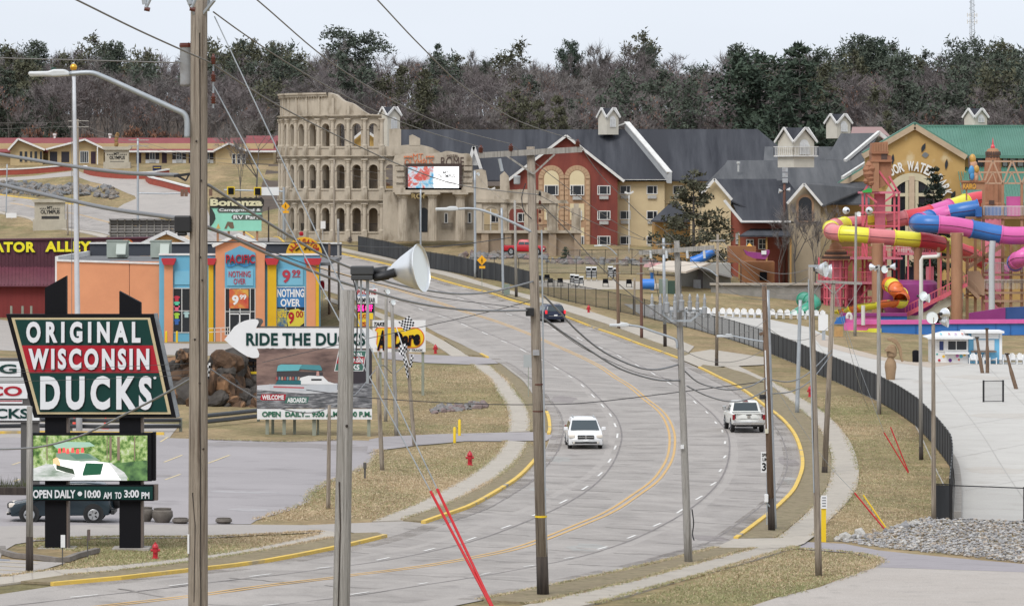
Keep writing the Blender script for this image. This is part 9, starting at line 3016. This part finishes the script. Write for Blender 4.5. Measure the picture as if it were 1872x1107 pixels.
flag([(735,646),(741,645),(748,690),(744,690)],2,10,DF,'hanging strip of checkered pennants')
flag([(752,648),(757,649),(753,672),(748,670)],2,6,DF,'short checkered pennant right of the hanging strip')
flag([(378,660),(385,664),(382,694),(377,688)],2,6,150,'checkered flag edge beside the nearest pole')
put('flag_staff',MB().tube([at(722,590,DF),at(748,670,DF)],.03,6),P_white,None,label='slim white staff leaning beside the checkered flags',cat='flag staff',base=tuple(at(748,670,DF)))
D_=1500.0
b=Vector((ax(1777,D_),D_,az(85,D_)-12))
t=thing('radio_mast',b,'thin lattice radio mast on the skyline','mast')
zt=az(-25,D_)
for dx,dy in ((-.8,-.5),(.8,-.5),(0,.9)):
 put('mast_leg',MB().beam((b.x+dx*1.3,b.y+dy*1.3,b.z),(b.x+dx*.6,b.y+dy*.6,zt),.22),P_steel,t,fix=False)
mb=MB()
for k in range(30):
 z0,z1=b.z+(zt-b.z)*k/30,b.z+(zt-b.z)*(k+1)/30
 s=1 if k%2 else -1
 mb.beam((b.x-s,b.y-.5,z0),(b.x+s,b.y-.5,z1),.14)
put('lattice',mb,P_steel,t,fix=False)
for y in (28,40):
 z=az(y,D_)
 for s in (-1.6,-.8,.8,1.6):
  put('antenna',MB().beam((b.x+s,b.y-.6,z-.7),(b.x+s,b.y-.6,z+.7),.3),M_trim,t,fix=False)
 put('antenna_bar',MB().beam((b.x-1.7,b.y-.5,z),(b.x+1.7,b.y-.5,z),.2),P_steel,t,fix=False)
T_bark=mat('grey_bark',(.14,.125,.115),(.09,.08,.075),scale=2,rough=.95)
T_twig=mat('mauve_twigs',(.185,.158,.155),(.13,.112,.112),scale=.3,rough=.95)
T_twig2=mat('grey_twigs',(.20,.18,.17),(.145,.13,.122),scale=.3,rough=.95)
T_rust=mat('rusty_leaves',(.24,.12,.075),(.17,.085,.055),scale=.4,rough=.9)
T_pine=mat('pine_needles',(.058,.084,.055),(.038,.056,.04),scale=.4,rough=.85)
T_pine2=mat('blue_pine_needles',(.082,.100,.072),(.06,.075,.056),scale=.4,rough=.85)
T_olive=mat('olive_needles',(.105,.105,.062),(.075,.076,.046),scale=.4,rough=.85)
class TB:
 """triangle soup with materials per face"""
 def __init__(self):
  self.v,self.f,self.m=[],[],[]
 def tri(self,a,b,c,m):
  i=len(self.v)
  self.v+=[tuple(a),tuple(b),tuple(c)]
  self.f.append((i,i+1,i+2))
  self.m.append(m)
 def stick(self,a,b,r0,r1,m,n=3):
  a,b=Vector(a),Vector(b)
  t=(b-a).normalized()
  u=t.orthogonal().normalized()
  w=t.cross(u)
  i=len(self.v)
  for p,r in ((a,r0),(b,r1)):
   for k in range(n):
    an=2*math.pi*k/n
    self.v.append(tuple(p+(u*math.cos(an)+w*math.sin(an))*r))
  for k in range(n):
   self.f.append((i+k,i+(k+1)%n,i+n+(k+1)%n,i+n+k))
   self.m.append(m)
def bare(seed,h=16.0,twigs=14,tw=.035,lev=4,spread=.5,leafy=0.0,up=.25):
 """leafless broadleaf: forked limbs ending in sprays of thin twigs"""
 r=random.Random(seed)
 W,C=TB(),TB()
 def grow(p,d,L,rad,l):
  q=p+d*L
  W.stick(p,q,rad,rad*.62,0,5 if l>2 else 3)if l>1 else C.stick(p,q,rad,rad*.55,0)
  if l==0:
   for k in range(twigs):
    a=p+d*L*r.random()
    e=(d+Vector((r.gauss(0,.6),r.gauss(0,.6),r.gauss(.15,.5)))).normalized()
    b=a+e*L*(.5+.7*r.random())
    s=e.orthogonal().normalized()*tw
    C.tri(a-s,a+s,b,0)
    if r.random()<leafy:
     c=a+(b-a)*r.random()
     C.tri(c,c+Vector((r.uniform(-.3,.3),r.uniform(-.3,.3),.3)),c+Vector((r.uniform(-.3,.3),r.uniform(-.3,.3),-.2)),1)
   return
  n=3 if l>2 else r.choice((2,3,3))
  for k in range(n):
   e=(d*(1-spread*.4)+Vector((r.gauss(0,spread),r.gauss(0,spread),r.gauss(up,.2)))).normalized()
   grow(p+(q-p)*r.uniform(.55,1),e,L*r.uniform(.6,.82),rad*.55,l-1)
 grow(Vector((0,0,0)),Vector((r.gauss(0,.05),r.gauss(0,.05),1)).normalized(),h*.34,h*.011,lev)
 return W,C
def pine(seed,h=18.0,n=26,spread=.3,base=.25,clump=46,flat=False,needle=.5):
 """conifer: whorled limbs carrying tufts of needle blades, gaps between"""
 r=random.Random(seed)
 W,C=TB(),TB()
 W.stick((0,0,0),(0,0,h*.55),h*.014,h*.009,0,6)
 W.stick((0,0,h*.55),(0,0,h*.98),h*.009,h*.002,0,5)
 for i in range(n):
  f=base+(1-base)*(i+r.random())/n
  z=h*f
  prof=(1-f)**.75+.10 if not flat else .25+.8*math.sin(math.pi*(.1+.9*(1-f)))**.7 if flat==2 else .35+.65*math.sin(math.pi*min(1,(1-f)*1.6+.25))
  L=h*spread*prof*r.uniform(.65 if flat!=2 else .35,1.15)
  for k in range(r.choice((2,3,3,4))):
   a=r.random()*6.283
   d=Vector((math.cos(a),math.sin(a),r.uniform(-.05,.35)))
   b=Vector((0,0,z))+d*L
   W.stick((0,0,z),b,h*.004,h*.001,0)
   m=max(6,int(clump*(L/(h*spread))+4))
   for j in range(m):
    t_=r.random()**.6
    c=Vector((0,0,z))+d*L*(.25+.8*t_)+Vector((r.gauss(0,.09*L+.1),r.gauss(0,.09*L+.1),r.gauss(.05*L,(.07 if flat!=2 else .19)*L)))
    e=Vector((r.gauss(0,1),r.gauss(0,1),r.gauss(.6,.7))).normalized()
    s=e.cross(Vector((r.gauss(0,1),r.gauss(0,1),r.gauss(0,1)))).normalized()*needle*.28
    C.tri(c-s,c+s,c+e*needle*r.uniform(.7,1.5),0)
 return W,C
def tbmesh(tb,name,mats):
 me=bpy.data.meshes.new(name)
 me.from_pydata(tb.v,[],tb.f)
 for m in mats:
  me.materials.append(m)
 me.polygons.foreach_set('material_index',tb.m)
 return me
def tree(name,W,C,mw,mc,loc,label,s=1.0,rz=0.0,group=None,cat='tree',sx=None):
 t=thing(name,loc,label,cat,group,rz)
 key=id(C)
 if key not in TMESH:
  TMESH[key]=(tbmesh(W,'trunk',mw),tbmesh(C,'crown',mc),W,C)
 a=link('trunk',TMESH[key][0],None,t)
 b=link('crown',TMESH[key][1],None,t)
 t.scale=(sx or s,sx or s,s)
 return t
TMESH={}
sheet('woodland_floor',[(-300,742),(-80,738),(-40,720),(-38,640),(-20,590),(0,585),(90,585),(300,600),(300,1055),(-300,1055)],.05,mat('leaf_litter',(.105,.075,.055),(.07,.052,.04),scale=.4,rough=.95),14.0)
protos=[bare(i,15+i%3*2,9,.05,4,.48+.05*(i%3),.35 if i==3 else 0)for i in range(5)]+[pine(30+i,15+2*i,17,.25+.05*(i%2),.35,34,2,needle=.8)for i in range(3)]
def forest(name,spots,label):
 """spots: (x, y, proto, scale, colour set)"""
 pm=[T_bark,T_twig,T_twig2,T_rust,T_pine,T_olive,T_pine2]
 Vs,Fs,Ms,off=[],[],[],0
 cache={}
 for i,(W,C)in enumerate(protos):
  v=np.array(W.v+C.v)
  n=len(W.v)
  f3=np.array([f for f in C.f if len(f)==3])+n
  f4=[tuple(W.f[k])for k in range(len(W.f))]+[tuple(q+n for q in f)for f in C.f if len(f)==4]
  f4=np.array(f4)
  cache[i]=(v,f3,np.array([C.m[k]for k in range(len(C.f))if len(C.f[k])==3]),f4)
 L3,L4,M3,M4=[],[],[],[]
 for x,y,p,s,cs in spots:
  v,f3,m3,f4=cache[p]
  a=RF.random()*6.28
  c,d=math.cos(a),math.sin(a)
  q=v*s
  Vs.append(np.stack([q[:,0]*c-q[:,1]*d+x,q[:,0]*d+q[:,1]*c+y,q[:,2]+hz(x,y)-.1],-1))
  L3.append(f3+off)
  L4.append(f4+off)
  if p<5:
   M3.append(np.where(m3==1,3,cs))
  else:
   M3.append(np.full(len(f3),cs))
  M4.append(np.full(len(f4),0))
  off+=len(v)
 V=np.concatenate(Vs)
 a3,a4=np.concatenate(L3),np.concatenate(L4)
 me=bpy.data.meshes.new(name)
 me.vertices.add(len(V))
 me.vertices.foreach_set('co',V.ravel())
 me.loops.add(a3.size+a4.size)
 me.loops.foreach_set('vertex_index',np.concatenate([a3.ravel(),a4.ravel()]))
 me.polygons.add(len(a3)+len(a4))
 me.polygons.foreach_set('loop_start',np.concatenate([np.arange(len(a3))*3,a3.size+np.arange(len(a4))*4]))
 me.polygons.foreach_set('material_index',np.concatenate(M3+M4))
 me.update(calc_edges=True)
 for m in pm:
  me.materials.append(m)
 return link(name,me,None,kind='stuff',label=label,cat='woodland')
RF=random.Random(21)
spots=[]
y=748.0
while y<1010:
 x=-.13*y-12+RF.random()*6
 while x<.13*y+12:
  xx,yy=x+RF.uniform(-2.5,2.5),y+RF.uniform(-4,4)
  px=CX+F*xx/yy
  pn=.05+(.13 if px<560 and yy>840 else 0)+(.13 if px>1480 else 0)
  if RF.random()<pn:
   spots.append((xx,yy,RF.choice((5,6,7)),RF.uniform(.6,.95)if yy<930 else RF.uniform(.7,1.0),RF.choice((5,6,6))))
  else:
   spots.append((xx,yy,RF.randrange(5),RF.uniform(.62,1.0),RF.choice((1,1,2))))
  x+=RF.uniform(4.2,6.8)
 y+=7.5 if y<800 else 11.5
print('forest trees',len(spots),sum(len(protos[s[2]][0].f)+len(protos[s[2]][1].f)for s in spots))
forest('woodland',spots,'wooded hill of bare trees and dark pines behind the resort')
bush=[bare(60+i,5.5,12,.05,3,.6,.9,.1)for i in range(2)]
for i,(px,D)in enumerate(((55,748),(80,752),(165,749),(200,750),(240,747),(258,751),(285,748),(315,752),(330,747),(500,730),(700,640),(120,750))):
 x=ax(px,D)
 tree('shrub',*bush[i%2],[T_bark],[T_twig,T_rust],(x,D,hz(x,D)),'rusty leaved shrub in the thicket behind the motel',.8+.5*RF.random(),i,'rusty shrubs','shrub')
pA,pB,pC=pine(41,20,34,.30,.12,60,needle=.7),pine(42,20,27,.25,.28,80,2,needle=.7),pine(44,16,16,.34,.55,60,True,needle=.6)
sc=lambda ytop,D,x:(az(ytop,D)-hz(ax(x,D),D))
for lb,px,yt,D,P,sx,mc in (('tall dark pine right of two behind the hotel roofs',1462,84,690,pA,1.15,T_pine),('broad dark pine left of two behind the hotel roofs',1385,108,700,pB,1.25,T_pine),('dark pine between the two tall ones',1424,150,686,pA,1.0,T_pine),('flat topped pine standing above the ridge line',650,66,960,pC,1.15,T_pine2),('small dark pine on the ridge above the power line',800,82,960,pA,.6,T_pine),('dark round pine on the ridge at centre',1042,70,950,pB,.85,T_pine),('pine clump on the ridge beside the tall pines',1350,76,950,pB,.95,T_pine2),('blue green spruce before the woods at right',1650,128,720,pA,.95,T_pine2),('high pine crown on the ridge at right',1570,60,940,pB,1.2,T_pine2),('second high pine crown on the ridge at right',1610,66,945,pB,1.1,T_pine),('ridge pine below the radio mast',1760,92,930,pB,1.0,T_pine2),('olive pine near the right edge',1830,74,930,pB,1.1,T_olive),('dense green pine left of the nearest pole',205,72,930,pB,1.15,T_pine2),('ridge pine above the lamp arm',62,70,940,pB,1.1,T_pine2),('dark spruce at the left edge behind the motel',18,130,760,pA,.9,T_pine2),('dark spruce behind the motel gable',100,178,755,pA,1.0,T_pine2),('olive cedar behind the cupola at centre',1020,178,660,pA,.75,T_olive),('olive cedar next to the cupola',985,186,660,pA,.7,T_olive),('dark pine behind the colosseum cupola',775,130,760,pA,.9,T_olive),('yellow green cedar before the right hand woods',1622,205,690,pA,.6,T_olive),('ridge pine over the video screen',890,105,950,pB,.7,T_pine2),('ridge pine at the left of the colosseum',455,68,930,pB,.9,T_olive),('pine tuft right of the olive one',505,72,935,pB,.75,T_olive),('ridge pine above the red gable',1185,78,950,pB,.75,T_pine2)):
 x=ax(px,D)
 hgt=sc(yt+(12 if D>900 and P is pB else 0),D,px)
 sx*=.78 if D>900 and P is pB else 1
 s=hgt/(20.0 if P is not pC else 16.0)
 W,C=P
 k=('c',id(C),mc.name)
 if k not in TMESH:
  TMESH[k]=(tbmesh(W,'trunk',[T_bark]),tbmesh(C,'crown',[mc]))
 t=thing('pine_tree',(x,D,hz(x,D)),lb,'tree','single conifers',px*.7)
 link('trunk',TMESH[k][0],None,t)
 link('crown',TMESH[k][1],None,t)
 t.scale=(s*sx,s*sx,s)
pp=pine(51,14,24,.30,.18,90,needle=.42)
x=ax(1268,488)
t=tree('pine_tree',*pp,[T_bark],[mat('dull_needles',(.10,.10,.062),(.065,.066,.042),scale=.5,rough=.85)],(x,488,hz(x,488)-1.5),'loose grey green pine before the cream hotel wing',(az(312,488)-hz(x,488)+1.5)/14,1.0,sx=1.28*(az(312,488)-hz(x,488)+1.5)/14)
pc=pine(52,14,34,.17,.04,80,needle=.4)
x=ax(1707,498)
tree('cedar_tree',*pc,[T_bark],[mat('cedar_green',(.028,.042,.03),(.018,.028,.02),scale=.5,rough=.85)],(x,498,hz(x,498)),'dark green cedar before the great arched window',(az(308,498)-hz(x,498))/14,.4)
for i,(lb,px,yt,D,s,w)in enumerate((('bare grey tree left of two before the arched gable',1455,360,486,61,.8),('bare grey tree right of two before the arched gable',1490,365,486,62,.7),('bare tree behind the red brown lamp pole',1425,385,490,63,.7),('bare grey tree in front of the pink roof at right',1640,178,700,64,1.0),('bare tree at the motel drive, left trunk',440,230,640,65,.5),('thick bare tree at the motel drive, right trunk',468,190,650,66,.8),('bare tree standing on the skyline left of the flat pine',590,58,950,67,1.0),('bare branching tree on the skyline at right of centre',1080,66,950,68,1.0),('bare crown on the skyline before the tall pines',1125,70,950,69,.9),('bare crown on the skyline above the colosseum end',745,90,950,70,.8),('bare crown on the skyline over the screen',860,84,950,71,.7))):
 W,C=bare(s,14,12,.028 if D<800 else .05,4,.5,0,.3)
 x=ax(px,D)
 h_=az(yt,D)-hz(x,D)
 top=max(v[2]for v in C.v)
 tree('bare_tree',W,C,[T_bark],[T_twig2],(x,D,hz(x,D)),lb,h_/top,0,'single bare trees',sx=h_/top*w)
for lb,px,py,h_,w in (('small round evergreen before the ruined arcade',1034,474,1.4,1.1),('small dark shrub at the colosseum foot',672,440,.9,1.6),('brown shrub at the colosseum foot',695,436,1.6,.9),('brown tuft left of the colosseum shrubs',640,444,.8,1.2)):
 g=G(px,py)
 P=pine(80+px,2,14,.34,.05,40,needle=.16)
 tree('shrub',*P,[T_bark],[T_pine if 'brown' not in lb else T_twig],g,lb,h_/2,0,None,'shrub',sx=h_/2*w)
t=thing('far_house',(ax(1570,640),640,hz(ax(1570,640),640)),'far house with faded pink roof before the woods','house')
slab('roof',[at(1552,262,640),at(1640,262,640),at(1612,232,650),at(1558,232,650)],mat('faded_pink_roof',(.30,.20,.19),rough=.9),t)
pxr('wall',1556,260,1636,300,641,6,M_cream,t)
